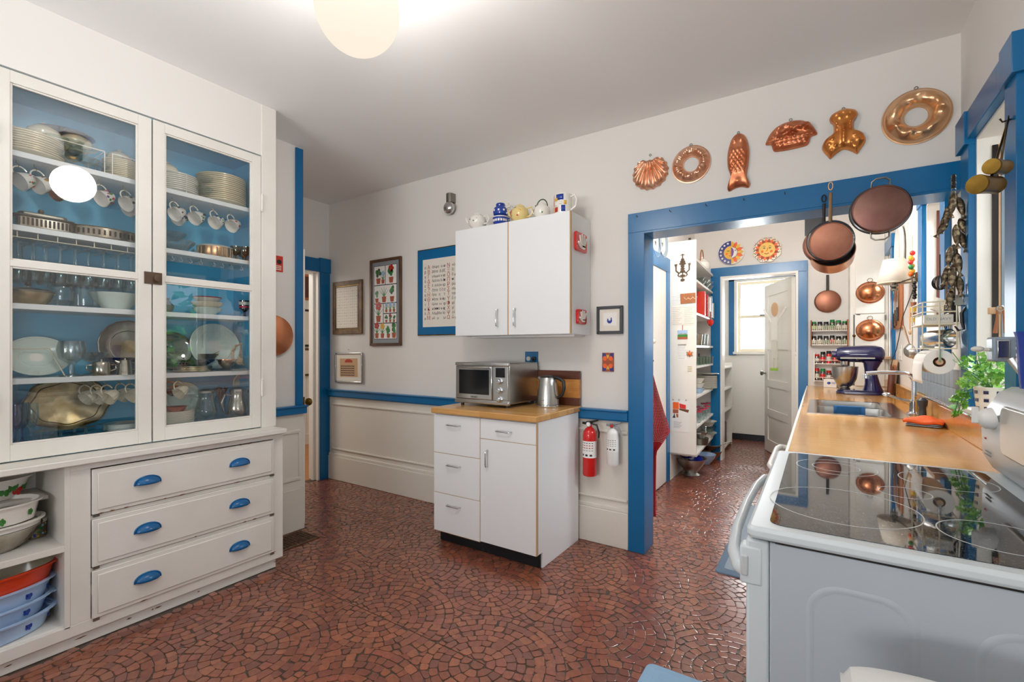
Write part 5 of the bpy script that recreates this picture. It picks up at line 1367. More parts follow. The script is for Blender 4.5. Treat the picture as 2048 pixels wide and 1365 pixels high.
# ---- toaster oven
t = thing('toaster_oven', 'brushed steel toaster oven with dark glass door on the butcher block', 'oven', (-1.915, 2.74, .914))
ox, oy, oz0, oz1 = .222, .19, .022, .298
G().box(-ox, ox, -oy, oy, oz0, oz1).build('case', 'steel', t, .010)
G().box(-ox-.004, ox+.004, -oy-.012, -oy+.01, oz1-.022, oz1+.002).build('top_trim', 'steel_smooth', t, .006)
G().box(-ox-.006, ox+.006, -oy-.014, -oy+.01, oz0-.004, oz0+.026).build('bottom_trim', 'steel_smooth', t, .005)
dd = G().box(-ox+.004, .095, -oy-.014, -oy+.004, oz0+.026, oz1-.024).build('oven_door', 'steel_smooth', t, .005)
G().box(-ox+.036, .070, -oy-.0165, -oy-.012, oz0+.060, oz1-.048).build('door_glass', 'blackgloss', dd, .001)
G().tube([(-ox+.03, -oy-.012, oz1-.034), (-ox+.032, -oy-.035, oz1-.034), (.068, -oy-.035, oz1-.034), (.07, -oy-.012, oz1-.034)], .006, 10).build('door_handle', 'steel_smooth', dd)
G().prism(rrect(-.085, -.025, oz0+.036, oz0+.050, .006), -oy-.0165, -oy-.013, 'y').build('badge', 'steel', dd)
text('logo', 'DéLonghi', .011, (-.055, -oy-.0168, oz0+.043), RX, 'ink', dd)
pn = G().box(.102, ox, -oy-.012, -oy+.004, oz0+.026, oz1-.022).build('control_panel', 'steel', t, .003)
G().box(.125, .198, -oy-.0145, -oy-.011, oz1-.095, oz1-.032).build('display', 'blackgloss', pn, .001)
for z in (.172, .112, .052):
    G().lathe([(0, 0), (.022, 0), (.022, .006), (.017, .008), (.016, .024), (0, .026)], 20, M=Matrix.Translation((.160, -oy-.012, z+.006)) @ Matrix.Rotation(R90, 4, 'X')).build('dial', 'chrome', pn)
for x in (-.19, .19):
    for y in (-.16, .16): G().cyl((x, y, 0), (x, y, oz0+.004), .012).build('foot', 'black', t)
# ---- kettle
t = thing('kettle', 'brushed steel electric kettle with black handle on the butcher block', 'kettle', (-1.535, 2.79, .914))
G().lathe([(0, .018), (.076, .018), (.076, .022), (.073, .06), (.064, .14), (.056, .185), (.050, .198), (0, .198)], 36).build('body', 'steel', t)
G().lathe([(0, 0), (.078, 0), (.08, .004), (.078, .016), (0, .016)], 36).build('base', 'chrome', t)
G().lathe([(.050, .196), (.048, .206), (.03, .212), (0, .213)], 28).build('lid', 'black', t)
G().tube([(.03, 0, .205), (.085, 0, .195), (.118, 0, .175), (.122, 0, .13), (.108, 0, .085), (.072, 0, .062)], [.010, .013, .013, .012, .011, .009], 12, flat=.8).build('handle', 'black', t)
G().tube([(-.045, 0, .172), (-.072, 0, .198)], [.020, .010], 12).build('spout', 'steel', t)
G().box(-.013, .013, -.0752, -.0725, .047, .052).build('small_print', 'ink_grey', t)

# ================================================================== FIRE EXTINGUISHERS
def extinguisher(px, py, H, r, body, label, lab2, sc=1, hw=1):
    p = onY(px, py, 2.90)
    t = thing('fire_extinguisher', label, 'fire extinguisher', (p.x, 2.895, p.z))
    G().lathe([(0, 0), (r*.9, 0), (r, .008), (r, H*.74), (r*.92, H*.80), (r*.6, H*.86), (r*.35, H*.88), (r*.35, H*.92), (0, H*.92)], 28).build('cylinder', body, t)
    vs = [(r*1.012*math.cos(math.radians(a)), r*1.012*math.sin(math.radians(a))) for a in range(-180, 11, 10)]
    G().add([(x, y, H*.34) for x, y in vs]+[(x, y, H*.64) for x, y in vs], [(q, q+1, len(vs)+q+1, len(vs)+q) for q in range(len(vs)-1)]).build('label', 'paper_white', t)
    for k, (z, ht, m) in enumerate(((.60, .018, 'ink'), (.555, .022, lab2), (.51, .022, lab2), (.465, .018, 'ink_grey'), (.37, .05, 'ink'))):
        n = 5 if k < 4 else 3
        for q in range(n):
            a = math.radians(-140+q*(110/n)); w = math.radians(14 if k < 4 else 20)
            arcv = [(r*1.02*math.cos(a+w*i/3), r*1.02*math.sin(a+w*i/3)) for i in range(4)]
            G().add([(x, y, H*z) for x, y in arcv]+[(x, y, H*(z+ht*.7)) for x, y in arcv], [(i, i+1, 5+i, 4+i) for i in range(3)]).build('print', m, t)
    G().cyl((0, 0, H*.90), (0, 0, H*.97), r*.28).build('valve', 'pewter' if body == 'red' or body == 'redgloss' else 'grey', t)
    G().lathe([(0, 0), (r*.36, 0), (r*.36, .012), (0, .012)], 18, M=Matrix.Translation((0, -r*.25, H*.94)) @ Matrix.Rotation(R90, 4, 'X')).build('gauge', 'steel_smooth', t)
    G().lathe([(0, 0), (r*.28, 0), (r*.27, .002), (0, .002)], 18, M=Matrix.Translation((0, -r*.25-.012, H*.94)) @ Matrix.Rotation(R90, 4, 'X')).build('gauge_face', 'paper_white' if hw == 1 else 'red', t)
    hm = 'black' if hw == 1 else 'grey'
    G().tube([(-r*.5, 0, H*.97), (r*.3, 0, H*.98), (r*1.3, 0, H*1.02)], [.006, .008, .006], 8).build('lever', hm, t)
    G().tube([(r*.2, 0, H*.95), (r*1.1, 0, H*.93), (r*1.45, 0, H*.80), (r*1.4, 0, H*.70)], [.006, .007, .006, .005], 8).build('grip', hm, t)
    G().tube([(-r*.2, 0, H*.94), (-r*1.1, 0, H*.95)], [.010, .008], 10).build('nozzle', hm, t)
    G().box(-.012, .012, r*.6, YB-.004-2.895, H*.25, H*.80).box(-r*.6, r*.6, r*.85, r*1.05, H*.62, H*.66).build('wall_bracket', hm, t)
    return t
extinguisher(1180, 951, .365, .046, 'redgloss', 'red fire extinguisher on the wall beside the base cabinet', 'ink_red')
extinguisher(1226, 930, .27, .038, 'plastic_white', 'smaller white fire extinguisher between the red one and the casing', 'ink_grey', hw=2)

# ================================================================== COPPER MOULDS ABOVE THE OPENING
def relief(name, label, px, py, outline, depth, mat, bumps, ring=None, y=YB, rows=12, rimw=.05, fn=None):
    p = onY(px, py, y-.02)
    t = thing(name, label, 'mould', (p.x, y-.002, p.z), group=None)
    n = len(outline)
    S = [1.0, 1.0, .985, .96, .93, .90, .86, .82, .78, .74, .69, .64, .59, .54, .49, .44, .39, .34, .29, .24, .19, .14, .09, .04]
    vs = []; fs = []
    for i, s in enumerate(S):
        for (u, v) in outline:
            a, b = u*s, v*s
            h = 0 if i == 0 else (.004 if i == 1 else depth*(1-((s-.0)**5))**.55)
            if i > 1:
                for (bu, bv, br, bh) in bumps:
                    q = ((a-bu)**2+(b-bv)**2)/(br*br)
                    if q < 4: h += bh*1.5*math.exp(-q*1.6)
                if fn: h += fn(a, b, s)
            vs.append((a, -h, b))
    vs.append((0, -depth*1.0, 0))
    for i in range(len(S)-1):
        for k in range(n):
            k2 = (k+1) % n
            fs.append((i*n+k, i*n+k2, (i+1)*n+k2, (i+1)*n+k))
    L_ = len(S)-1
    for k in range(n): fs.append((L_*n+k, L_*n+(k+1) % n, len(vs)-1))
    G().add(vs, fs).build('mould_body', mat, t, sharp=60)
    if ring:
        cx, cz, r = ring
        G().tube([(cx+r*math.cos(2*PI*q/14), -.004, cz+r*math.sin(2*PI*q/14)) for q in range(14)], .0016, 6, closed=True).build('hang_ring', 'pewter', t)
    return t
def outl(pts, n=96):
    # closed Catmull-Rom through control points
    out = []; m = len(pts); per = max(2, n//m)
    for i in range(m):
        p0, p1, p2, p3 = (Vector(pts[(i+k-1) % m]) for k in range(4))
        for q in range(per):
            s = q/per
            out.append(tuple(.5*((2*p1)+(p2-p0)*s+(2*p0-5*p1+4*p2-p3)*s*s+(3*p1-p0-3*p2+p3)*s**3)))
    return out
# scallop
o = [(.112*math.cos(math.radians(a))*(1+.035*math.cos(math.radians(a-90)*17)), -.012+.105*math.sin(math.radians(a))*(1+.035*math.cos(math.radians(a-90)*17))-(.0 if not 62 < a < 118 else .028*math.cos(math.radians((a-90)*180/56)))) for a in range(0, 360, 3)]
def shell_fn(a, b, s):
    ang = math.atan2(b-.085, a)
    return .0075*math.cos(ang*24)*min(1, math.hypot(a, b-.085)/.10) if b < .07 else 0
relief('scallop_mould', 'copper scallop-shell mould, leftmost above the opening', 1299, 341, o, .036, 'copper_pale', [(0, .055, .03, .006)], (0, .103, .006), fn=shell_fn)
def ring_mould(name, label, px, py, R, r0, mat, waves, seed, hgt):
    p = onY(px, py, YB-.03)
    t = thing(name, label, 'mould', (p.x, YB-.002, p.z))
    rr = random.Random(seed)
    bm_ = [(rr.uniform(0, 6.28), rr.uniform(.35, .8), rr.uniform(.10, .22), rr.uniform(.003, .008)) for _ in range(46)]
    def fn(u, v):
        a = 2*PI*u
        rad = R+(r0-R)*v
        h = hgt*math.sin(PI*min(1, max(0, v*1.02)))**.6 if 0 < v < 1 else 0
        if waves: h += .004*math.cos(waves*a)*math.sin(PI*v)
        for ba, bv, bs, bh in bm_:
            da = (a-ba+PI) % (2*PI)-PI
            q = (da/(bs*1.2))**2+((v-bv)/bs)**2
            if q < 5 and .08 < v < .92: h += bh*math.exp(-q*1.3)
        return (rad*math.cos(a), -.003-h, rad*math.sin(a))
    g = G().grid(fn, 96, 15, cu=True)
    g.build('mould_body', mat, t, sharp=60)
    G().lathe([(R-.002, 0), (R+.005, .001), (R+.005, .004), (R-.002, .005)], 64, M=Matrix.Rotation(R90, 4, 'X'), cap=False).build('rolled_rim', mat, t)
    G().lathe([(r0+.002, .004), (r0-.002, .004), (r0-.004, .0), (r0+.001, .0)], 48, M=Matrix.Rotation(R90, 4, 'X'), cap=False).build('centre_rim', mat, t)
    G().tube([(.007*math.cos(2*PI*q/14), -.004, R+.010+.007*math.sin(2*PI*q/14)) for q in range(14)], .0016, 6, closed=True).build('hang_ring', 'pewter', t)
ring_mould('ring_mould', 'small pale copper ring mould beside the scallop', 1380, 326, .108, .046, 'copper_pale', 18, 4, .03)
# fish
o = outl([(0, .162), (.028, .148), (.046, .11), (.056, .05), (.052, -.02), (.044, -.075), (.042, -.11), (.060, -.138), (.052, -.160), (.022, -.150), (0, -.148), (-.022, -.152), (-.050, -.162), (-.058, -.140), (-.040, -.108), (-.042, -.07), (-.056, -.02), (-.058, .05), (-.044, .115), (-.026, .15)], 100)
sc = [(x*.021+(.0105 if r % 2 else 0), .06-r*.017, .009, .005) for r in range(8) for x in range(-2, 3)]
relief('fish_mould', 'tall copper fish mould in the middle of the row above the opening', 1476, 322, o, .036, 'copper_red', sc+[(.018, .115, .010, .008), (-.018, .115, .010, .008), (0, -.12, .02, .006)], (0, .168, .006))
# basket of fruit
o = outl([(0, .085), (.05, .077), (.09, .050), (.112, .014), (.120, -.016), (.093, -.024), (.080, -.060), (.04, -.068), (-.04, -.068), (-.080, -.060), (-.093, -.024), (-.120, -.016), (-.112, .014), (-.09, .050), (-.05, .077)], 105)
rb = random.Random(21)
relief('basket_mould', 'copper fruit-basket mould, fourth along the row', 1581, 272, o, .034, 'copper_red', [(rb.uniform(-.085, .085), rb.uniform(.0, .058), .012, rb.uniform(.005, .010)) for _ in range(30)]+[(-.0605+.022*q, -.050, .006, .006) for q in range(7)]+[(-.066+.022*q, -.034, .006, .006) for q in range(7)]+[(0, z_*.01, .007, .006) for z_ in range(0, 8)]+[(-.10+.02*q, -.014, .008, .005) for q in range(11)], (0, .093, .007))
# crayfish / plume shape
hf = [(.024, .119), (.048, .108), (.060, .088), (.056, .066), (.044, .050), (.043, .012), (.056, -.006), (.080, -.022), (.092, -.050), (.088, -.074), (.068, -.106), (.058, -.122), (.052, -.119), (.026, -.098)]
o = outl([(0, .124)]+hf+[(0, -.086)]+[(-x, z) for x, z in hf[::-1]], 120)
relief('crayfish_mould', 'bright copper plume-shaped mould, fifth along the row', 1687, 264, o, .042, 'copper_bright', [(0, .02-.016*q, .012, .007) for q in range(6)]+[(.030, .092, .009, .006), (-.030, .092, .009, .006), (0, .100, .009, .006), (.016, .072, .008, .005), (-.016, .072, .008, .005), (.048, -.035, .008, .006), (-.048, -.035, .008, .006), (.062, -.058, .008, .006), (-.062, -.058, .008, .006), (.034, -.068, .008, .006), (-.034, -.068, .008, .006), (.052, -.090, .008, .005), (-.052, -.090, .008, .005)]+[(-.03, .045-.011*q, .005, .004) for q in range(4)]+[(.03, .045-.011*q, .005, .004) for q in range(4)], (0, .126, .006))
ring_mould('ring_mould', 'large golden copper ring mould with fruit relief at the window corner', 1834, 229, .128, .048, 'copper_gold', 0, 9, .04)

# ================================================================== CEILING LIGHT
def ceiling_lamp(x, y, label, power):
    t = thing('ceiling_light', label, 'ceiling light', (x, y, ZC))
    G().lathe([(0, 0), (.075, 0), (.075, -.012), (.05, -.035), (.045, -.150), (.03, -.165), (0, -.165)], 28).build('fitter', 'brass', t)
    G().ball((0, 0, -.312), (.140, .140, .146), 40, 24).build('globe', 'globe', t)
    d = bpy.data.lights.new('bulb', 'POINT'); d.energy = power; d.color = (1, .965, .92); d.shadow_soft_size = .12
    o = bpy.data.objects.new('bulb', d); COL.objects.link(o); o.parent = t; o.location = (0, 0, -.33)
ceiling_lamp(-1.318, 1.050, 'glowing opal glass globe light on the kitchen ceiling', 64)
ceiling_lamp(-.45, 3.72, 'opal glass globe light on the pantry ceiling behind the header', 165)

# ================================================================== PANTRY SHELF UNIT
PXF, PY0, PY1 = -.992, 4.770, 5.945
su = thing('pantry_shelves', 'white open pantry shelf unit with plain side panel beside the far doorway', 'shelving', (-1.125, 5.2, .27))
wp(G().box(-1.258, PXF, PY0, PY0+.02, .275, 2.37), 'side_panel', 'trim_white', su, .001)
PS = [2.19, 1.985, 1.663, 1.344, 1.140, .845, .549, .278]
for z in PS: wp(G().prism([(-1.258, PY0+.02), (PXF, PY0+.02), (-1.045, PY1), (-1.258, PY1)], z-.022, z, 'z'), 'shelf', 'trim_white', su, .001)
wp(G().box(-1.258, -1.235, PY0, PY1, 0, .256), 'plinth_back', 'trim_white', su)
wp(G().box(-1.256, -1.246, PY0-.004, PY0, 1.2, 1.9), 'hinge_strip', 'iron', su)
PPx = lambda px, py, dy=0: onY(px, py, PY0-.002-dy)
# things fixed to the side panel
p = PPx(1365.5, 537)
t = thing('iron_chandelier_cutout', 'small flat iron chandelier cut-out on the pantry side panel', 'wall ornament', (p.x, PY0-.003, p.z))
g = G()
g.prism([(-.028, .125), (0, .142), (.028, .125), (.018, .128), (.004, .130), (.004, .10), (-.004, .10), (-.004, .130), (-.018, .128)], -.004, 0, 'y').build('canopy', 'rust', t)
for k, (z, r) in enumerate(((.085, .016), (.065, .026), (.045, .032), (.02, .018), (-.005, .020), (-.03, .024), (-.075, .026), (-.115, .020))):
    G().prism(arc(0, z, r, 0, 360, 12, .014)[:-1], -.005, 0, 'y').build('scroll', 'rust', t)
for s in (-1, 1):
    G().tube([(0, -.003, -.03), (s*.035, -.003, -.045), (s*.062, -.003, -.02), (s*.062, -.003, .02)], .006, 6).build('arm', 'rust', t)
    G().prism([(s*.05, .045), (s*.078, .045), (s*.068, .018), (s*.058, .018)], -.004, 0, 'y').build('candle_cup', 'rust', t)
    G().tube([(s*.03, -.003, -.04), (s*.045, -.003, -.065), (s*.03, -.003, -.08)], .005, 6).build('drop', 'rust', t)
G().tube([(0, -.003, .10), (0, -.003, -.13)], .004, 6).build('stem', 'rust', t)
def pinned(name, label, px0, py0, px1, py1, mat, cat='note', d=.0008, skew=0):
    a = PPx(px0, py0, .002); b = PPx(px1, py1, .002)
    t = thing(name, label, cat, ((a.x+b.x)/2, PY0-.0005, (a.z+b.z)/2), rot=(0, skew, 0))
    hw, hh = (b.x-a.x)/2, (a.z-b.z)/2
    G().box(-hw, hw, -d-.001, -.0004, -hh, hh).build('sheet', mat, t)
    return t, hw, hh
t, hw, hh = pinned('wooden_sign', 'small brown wooden sign hanging on the pantry side panel', 1361, 588, 1391, 606, 'wood_board', 'sign', .008, -.03)
G().tube([(-.0, -.004, hh), (0, -.004, hh+.055)], .0015, 5).build('cord', 'bone', t)
for k in range(3): G().tube([(-hw*.5+k*.04, -.0095, .01-.012*(k % 2)), (-hw*.5+k*.04+.02, -.0095, -.012), (-hw*.5+k*.04+.045, -.0095, .008)], .0022, 5).build('carved_script', 'cream', t)
def lines(t, hw, hh, n, m='ink_grey', x0=-.85, x1=.85, z0=.85, z1=-.85, th=.0010):
    for k in range(n):
        z = hh*(z0+(z1-z0)*k/max(1, n-1))
        G().box(hw*x0, hw*(x1-.25*((k*7) % 3)/2), -.0025, -.0017, z-th, z+th).build('print_line', m, t)
t, hw, hh = pinned('handwritten_note', 'white note with writing at the upper left of the pantry side panel', 1343, 592, 1362, 611, 'paper_white'); lines(t, hw, hh, 7)
t, hw, hh = pinned('typed_list', 'wide typed list taped across the pantry side panel', 1341.5, 614, 1391, 650, 'paper')
lines(t, hw, hh, 10, x1=-.1); lines(t, hw, hh, 10, x0=.1)
t, hw, hh = pinned('landscape_postcard', 'landscape postcard hung by a red ribbon on the pantry side panel', 1355, 661, 1375, 679, 'lightblue')
G().box(-hw, hw, -.0022, -.0016, -hh, -hh*.35).build('field', 'terracotta', t); G().box(-hw, hw, -.0024, -.0016, -hh*.5, hh*.05).build('meadow', 'leafgreen', t)
G().prism([(-hw, 0), (-hw*.3, hh*.35), (hw*.1, hh*.2), (hw*.6, hh*.4), (hw, 0)], -.0023, -.0016, 'y').build('hills', 'grey', t)
G().box(-.003, .003, -.002, -.001, hh, hh+.05).build('ribbon', 'red', t)
t, hw, hh = pinned('calendar_strip', 'narrow lined white pad hanging on the pantry side panel', 1355, 690, 1373, 720, 'paper_white')
lines(t, hw, hh, 9, 'ink_grey'); G().box(-hw*.9, hw*.9, -.006, -.001, hh-.004, hh+.006).build('clip', 'steel_smooth', t)
t, hw, hh = pinned('paper_tag', 'tiny cream tag with dots low on the pantry side panel', 1375, 733, 1384, 744, 'cream'); lines(t, hw, hh, 3, 'brown')
p = PPx(1379.5, 708)
t = thing('star_ornament', 'red and gold star ornament on the pantry side panel', 'ornament', (p.x, PY0-.003, p.z))
G().prism([((.036 if k % 2 == 0 else .016)*math.sin(PI*k/6), (.036 if k % 2 == 0 else .016)*math.cos(PI*k/6)) for k in range(12)], -.008, 0, 'y').build('star', 'copper_red', t)
G().ball((0, -.008, 0), (.014, .006, .014), 12, 6).build('centre', 'orange', t)
t, hw, hh = pinned('wall_calendar', 'big white calendar sheet with orange prints low on the pantry side panel', 1342, 800, 1379, 866, 'paper_white', 'calendar')
G().box(-hw*.80, -hw*.15, -.0026, -.0016, hh*.42, hh*.86).build('printed_jar', 'orange', t); G().box(-hw*.80, -hw*.2, -.0026, -.0016, hh*.16, hh*.40).build('printed_block', 'terracotta', t)
G().prism([(-hw*.1, hh*.8), (hw*.6, hh*.72), (hw*.6, hh*.45), (-hw*.05, hh*.5)], -.0026, -.0016, 'y').build('printed_apples', 'redgloss', t)
G().prism([(-hw*.1, hh*.48), (hw*.95, hh*.42), (hw*.85, hh*.24), (-hw*.1, hh*.38)], -.0027, -.0016, 'y').build('printed_board', 'brown', t)
G().prism([(-hw*.85, -hh*.14), (-hw*.5, -hh*.14), (-hw*.58, hh*.0), (-hw*.62, hh*.22), (-hw*.72, hh*.0)], -.0028, -.0016, 'y').build('printed_bell', 'ink', t)
G().prism([(-hw*.45, hh*.12), (-hw*.22, hh*.12), (-hw*.2, -hh*.1), (-hw*.4, -hh*.1)], -.0027, -.0016, 'y').build('printed_tag', 'terracotta', t)
lines(t, hw, hh, 6, x0=-.7, x1=.2, z0=-.4, z1=-.75, th=.0012)
for x in (-.75, -.1, .65): G().ball((hw*x, -.006, hh+.006), .008, 10, 6).build('magnet', 'steel_smooth', t)
p = PPx(1379, 472)
single(G().box(-.011, .011, -.008, .008, 0, .022), 'shelf_clip', 'small dark metal clip on top of the pantry side panel', 'clip', 'iron', (p.x, PY0+.01, 2.371))
# shelf contents
def on_shelf(px, z, X=-1.06): return (X, yat(px, X), z)
t = thing('enamel_kettle', 'white enamel kettle with brown-tipped arched handle on the highest pantry shelf', 'kettle', on_shelf(1404, PS[0], -1.08))
G().lathe([(0, 0), (.075, 0), (.085, .02), (.08, .07), (.05, .10), (0, .104)], 28).build('body', 'porcelain', t)
G().lathe([(.05, .10), (.03, .115), (.01, .12), (.014, .135), (0, .14)], 20).build('lid', 'porcelain', t)
G().tube([(0, .085*math.cos(PI*q/10), .085+.13*math.sin(PI*q/10)) for q in range(11)], .006, 8).build('handle', 'wood_board', t)
G().tube([(0, .07, .05), (0, .11, .07), (0, .13, .10)], [.018, .014, .010], 10).build('spout', 'porcelain', t)
for k, px in enumerate((1399, 1408, 1416)):
    single(G().lathe([(0, 0), (.03, 0), (.065, .05), (.062, .05), (0, .01)], 24, wob=cut), 'glass_dish', 'lower '+ORD[k]+' cut glass dish from the near end, second-highest pantry shelf', 'glass dish', 'crystal', on_shelf(px, PS[1], -1.07), group='cut glass dishes on the pantry shelf')
    single(G().lathe([(0, 0), (.03, 0), (.06, .045), (.057, .045), (0, .01)], 24, wob=cut), 'glass_dish', 'upper '+ORD[k]+' cut glass dish from the near end, second-highest pantry shelf', 'glass dish', 'crystal', on_shelf(px, PS[1]+.052, -1.07), group='cut glass dishes on the pantry shelf')
for k, (px, H, w, m, lab) in enumerate(((1395.5, .255, .05, 'sign_red', 'tall red boxed book at the near end of the pantry book row'), (1401, .235, .05, 'cloth_red', 'red and white spotted book second in the pantry book row'), (1406.5, .22, .03, 'bone', 'thin white book third in the pantry book row'), (1410, .24, .03, 'grey', 'thin grey book fourth in the pantry book row'), (1413.5, .17, .03, 'paper', 'short pale book at the far end of the pantry book row'))):
    X = -1.08; y = yat(px, X)
    t = thing('book', lab, 'book', (X, y, PS[2]))
    G().box(-.09, .075, -w/2, w/2, 0, H).build('cover', m, t, .001)
    G().box(-.085, .070, -w/2+.003, w/2-.003, H, H+.001).build('pages', 'paper_white', t)
    if 'spotted' in lab:
        for q in range(16): G().ball((.0755, -w/2+.008+(q % 3)*.017, .02+q*.013), (.0012, .004, .004), 8, 4).build('spot', 'paper_white', t)
    if k == 0: G().box(.0752, .076, -.012, .012, .03, H-.03).build('title_panel', 'paper', t)
for px, X, r, H, m, lab, nm in ((1396, -1.05, .045, .115, 'silver', 'tall silvery glass tumbler at the near end, fourth pantry shelf', 'tumbler'), (1402, -1.06, .045, .13, 'crystal', 'patterned glass tumbler in the middle of the fourth pantry shelf', 'tumbler'), (1409, -1.05, .04, .12, 'crystal', 'slim glass tumbler right of the patterned one, fourth pantry shelf', 'tumbler')):
    single(G().lathe([(0, 0), (r*.75, 0), (r, H), (r*.95, H), (r*.7, .008), (0, .008)], 22), nm, lab, 'glass', m, on_shelf(px, PS[3], X))
standing_plate(1413, -1.2, PS[3]+.10, .095, ('bone',), 'white plate standing at the back of the fourth pantry shelf', name='plate', cat='plate', lean=.15)
p = onX(1410, 644, -1.2)
single(G().lathe([(0, 0), (.055, 0), (.055, .02), (.05, .024), (0, .024)], 24, M=Matrix.Rotation(R90, 4, 'Y')), 'cake_tin', 'round grey tin lid hanging behind the tumblers on the fourth pantry shelf', 'tin', 'pewter', (p.x, p.y, p.z))
p = onX(1421, 640, -.985)
t = thing('strawberry_ornament', 'red beaded strawberry ornament hanging from the pantry shelf edge', 'ornament', (p.x, p.y, p.z))
G().lathe([(0, -.075), (.018, -.06), (.032, -.03), (.03, -.005), (0, .005)], 18, wob=lambda a, z: 1+.06*math.cos(9*a)).build('berry', 'redgloss', t)
G().tube([(0, 0, 0), (0, 0, .09)], .004, 6).build('ribbon', 'red', t)
for k, px in enumerate((1396, 1402.5, 1409, 1415, 1420.5)):
    for X in (-1.04, -1.13):
        single(G().lathe([(0, 0), (.032, 0), (.036, .085), (.034, .085), (.03, .006), (0, .006)], 20), 'water_glass', ORD[k]+' greenish tumbler from the near end, '+('front' if X > -1.1 else 'back')+' row of the fifth pantry shelf', 'glass', 'glass_soft', on_shelf(px, PS[4], X), group='tumblers on the fifth pantry shelf')
t = thing('tiny_bird_figure', 'tiny dark figure behind the tumblers on the fifth pantry shelf', 'figure', on_shelf(1398, PS[4]+.001, -1.21))
G().ball((0, 0, .05), (.012, .02, .045)).ball((0, .01, .105), .013).build('body', 'iron', t); G().tube([(0, .012, .108), (0, .035, .112)], [.004, .001], 6).build('beak', 'brass', t)
me = plate_mesh(.115, 'bone', 'bone', .012)
for k in range(13):
    o = bpy.data.objects.new('dinner_plate', me); COL.objects.link(o); o.location = (-1.10, yat(1413, -1.10), PS[5]+.001+k*.0115)
    tag(o, ordi(k, 13)+' white dinner plate of the stack on the sixth pantry shelf', 'plate', 'white plates on the pantry shelf')
single(G().lathe([(0, 0), (.06, 0), (.125, .012), (.12, .016), (0, .006)], 28), 'serving_plate', 'wide white serving plate crowning the plate stack on the sixth pantry shelf', 'plate', 'bone', (-1.085, yat(1413, -1.10), PS[5]+.166))
for k in range(3):
    single(G().lathe([(0, 0), (.03, 0), (.055, .04), (.058, .05), (.054, .05), (0, .01)], 24), 'cereal_bowl', ['blue and white bowl at the bottom of the near pile, sixth pantry shelf', 'white bowl in the middle of the near pile, sixth pantry shelf', 'white bowl on top of the near pile, sixth pantry shelf'][k], 'bowl', ['lightblue', 'bone', 'bone'][k], (-1.05, yat(1397, -1.05), PS[5]+.001+k*.052))
for k, (px, X) in enumerate(((1396, -1.04), (1396, -1.12), (1402, -1.05), (1408, -1.04), (1408, -1.13), (1414, -1.05), (1418, -1.1), (1413, -1.17))):
    t = thing('goblet', ORD[k]+' red-banded drinking glass counted from the near end, seventh pantry shelf', 'glass', on_shelf(px, PS[6], X), group='glasses on the seventh pantry shelf')
    G().lathe([(0, 0), (.03, 0), (.034, .06), (.038, .13), (.036, .13), (.031, .06), (0, .008)], 18).build('bowl', 'glass', t)
    G().lathe([(.0375, .108), (.0383, .122)], 18, cap=False).build('rim_band', 'pinkred', t)
single(G().lathe([(0, 0), (.085, 0), (.095, .07), (.09, .07), (0, .01)], 28), 'cake_pan', 'grey round cake pan at the bottom of the lowest pantry shelf', 'pan', 'pewter', on_shelf(1399, PS[7], -1.08))
single(G().lathe([(0, 0), (.05, 0), (.085, .06), (.08, .06), (0, .01)], 28), 'steel_bowl', 'steel mixing bowl stacked on the grey cake pan', 'bowl', 'steel_smooth', (-1.08, yat(1399, -1.08), PS[7]+.072))
t = thing('wire_basket', 'small round wire basket on top of the steel bowl, lowest pantry shelf', 'basket', (-1.08, yat(1399, -1.08), PS[7]+.135))
for k in range(4): G().tube([(.07*math.cos(2*PI*q/20), .07*math.sin(2*PI*q/20), .004+k*.018) for q in range(20)], .0016, 5, closed=True).build('hoop', 'steel_smooth', t)
for k in range(10): G().tube([(.07*math.cos(2*PI*k/10), .07*math.sin(2*PI*k/10), .002), (.07*math.cos(2*PI*k/10), .07*math.sin(2*PI*k/10), .06)], .0014, 5).build('wire', 'steel_smooth', t)
for k, (z, m, lab) in enumerate(((.0, 'bone', 'white oblong dish, lowest of the far pile on the lowest pantry shelf'), (.07, 'glass_soft', 'clear oblong dish, middle of the far pile on the lowest pantry shelf'), (.135, 'bone', 'white oblong dish, topmost of the far pile on the lowest pantry shelf'))):
    single(G().lathe([(0, 0), (.06, 0), (.09, .05), (.105, .055), (.085, .052), (0, .008)], 28, sy=1.35), 'baking_dish', lab, 'dish', m, (-1.09, yat(1414, -1.09), PS[7]+.001+z))
# on the floor below the shelves
p = onZ(1382, 950, 0)
t = thing('footed_colander', 'shiny steel footed bowl on the floor under the pantry shelves', 'bowl', (p.x, p.y, .001))
t.scale = (1.12, 1.12, 1.25)
G().lathe([(0, .004), (.055, .004), (.075, .0), (.078, .004), (.05, .022), (.06, .035), (.105, .085), (.135, .14), (.140, .142), (.131, .14), (.10, .09), (0, .04)], 36).build('body', 'steel', t)
t2 = thing('enamel_colander', 'white and blue enamel bowl tipped inside the steel footed bowl', 'bowl', (p.x-.025, p.y+.025, .150), rot=(.55, -.1, 0))
t2.scale = (.78, .78, .85)
G().lathe([(0, 0), (.05, 0), (.085, .05), (.10, .12), (.098, .12), (.082, .052), (0, .006)], 30).build('body', 'porcelain', t2)
G().lathe([(.101, .10), (.104, .121), (.097, .124)], 30, cap=False).build('rim_band', 'cobalt', t2)
single(G().lathe([(0, 0), (.04, 0), (.07, .03), (.074, .05), (.07, .05), (0, .01)], 26), 'cobalt_bowl', 'small cobalt bowl lying in front inside the steel footed bowl', 'bowl', 'cobalt', (p.x+.045, p.y-.02, .135), rot=(.35, .15, 0))
p = onZ(1404, 932, 0)
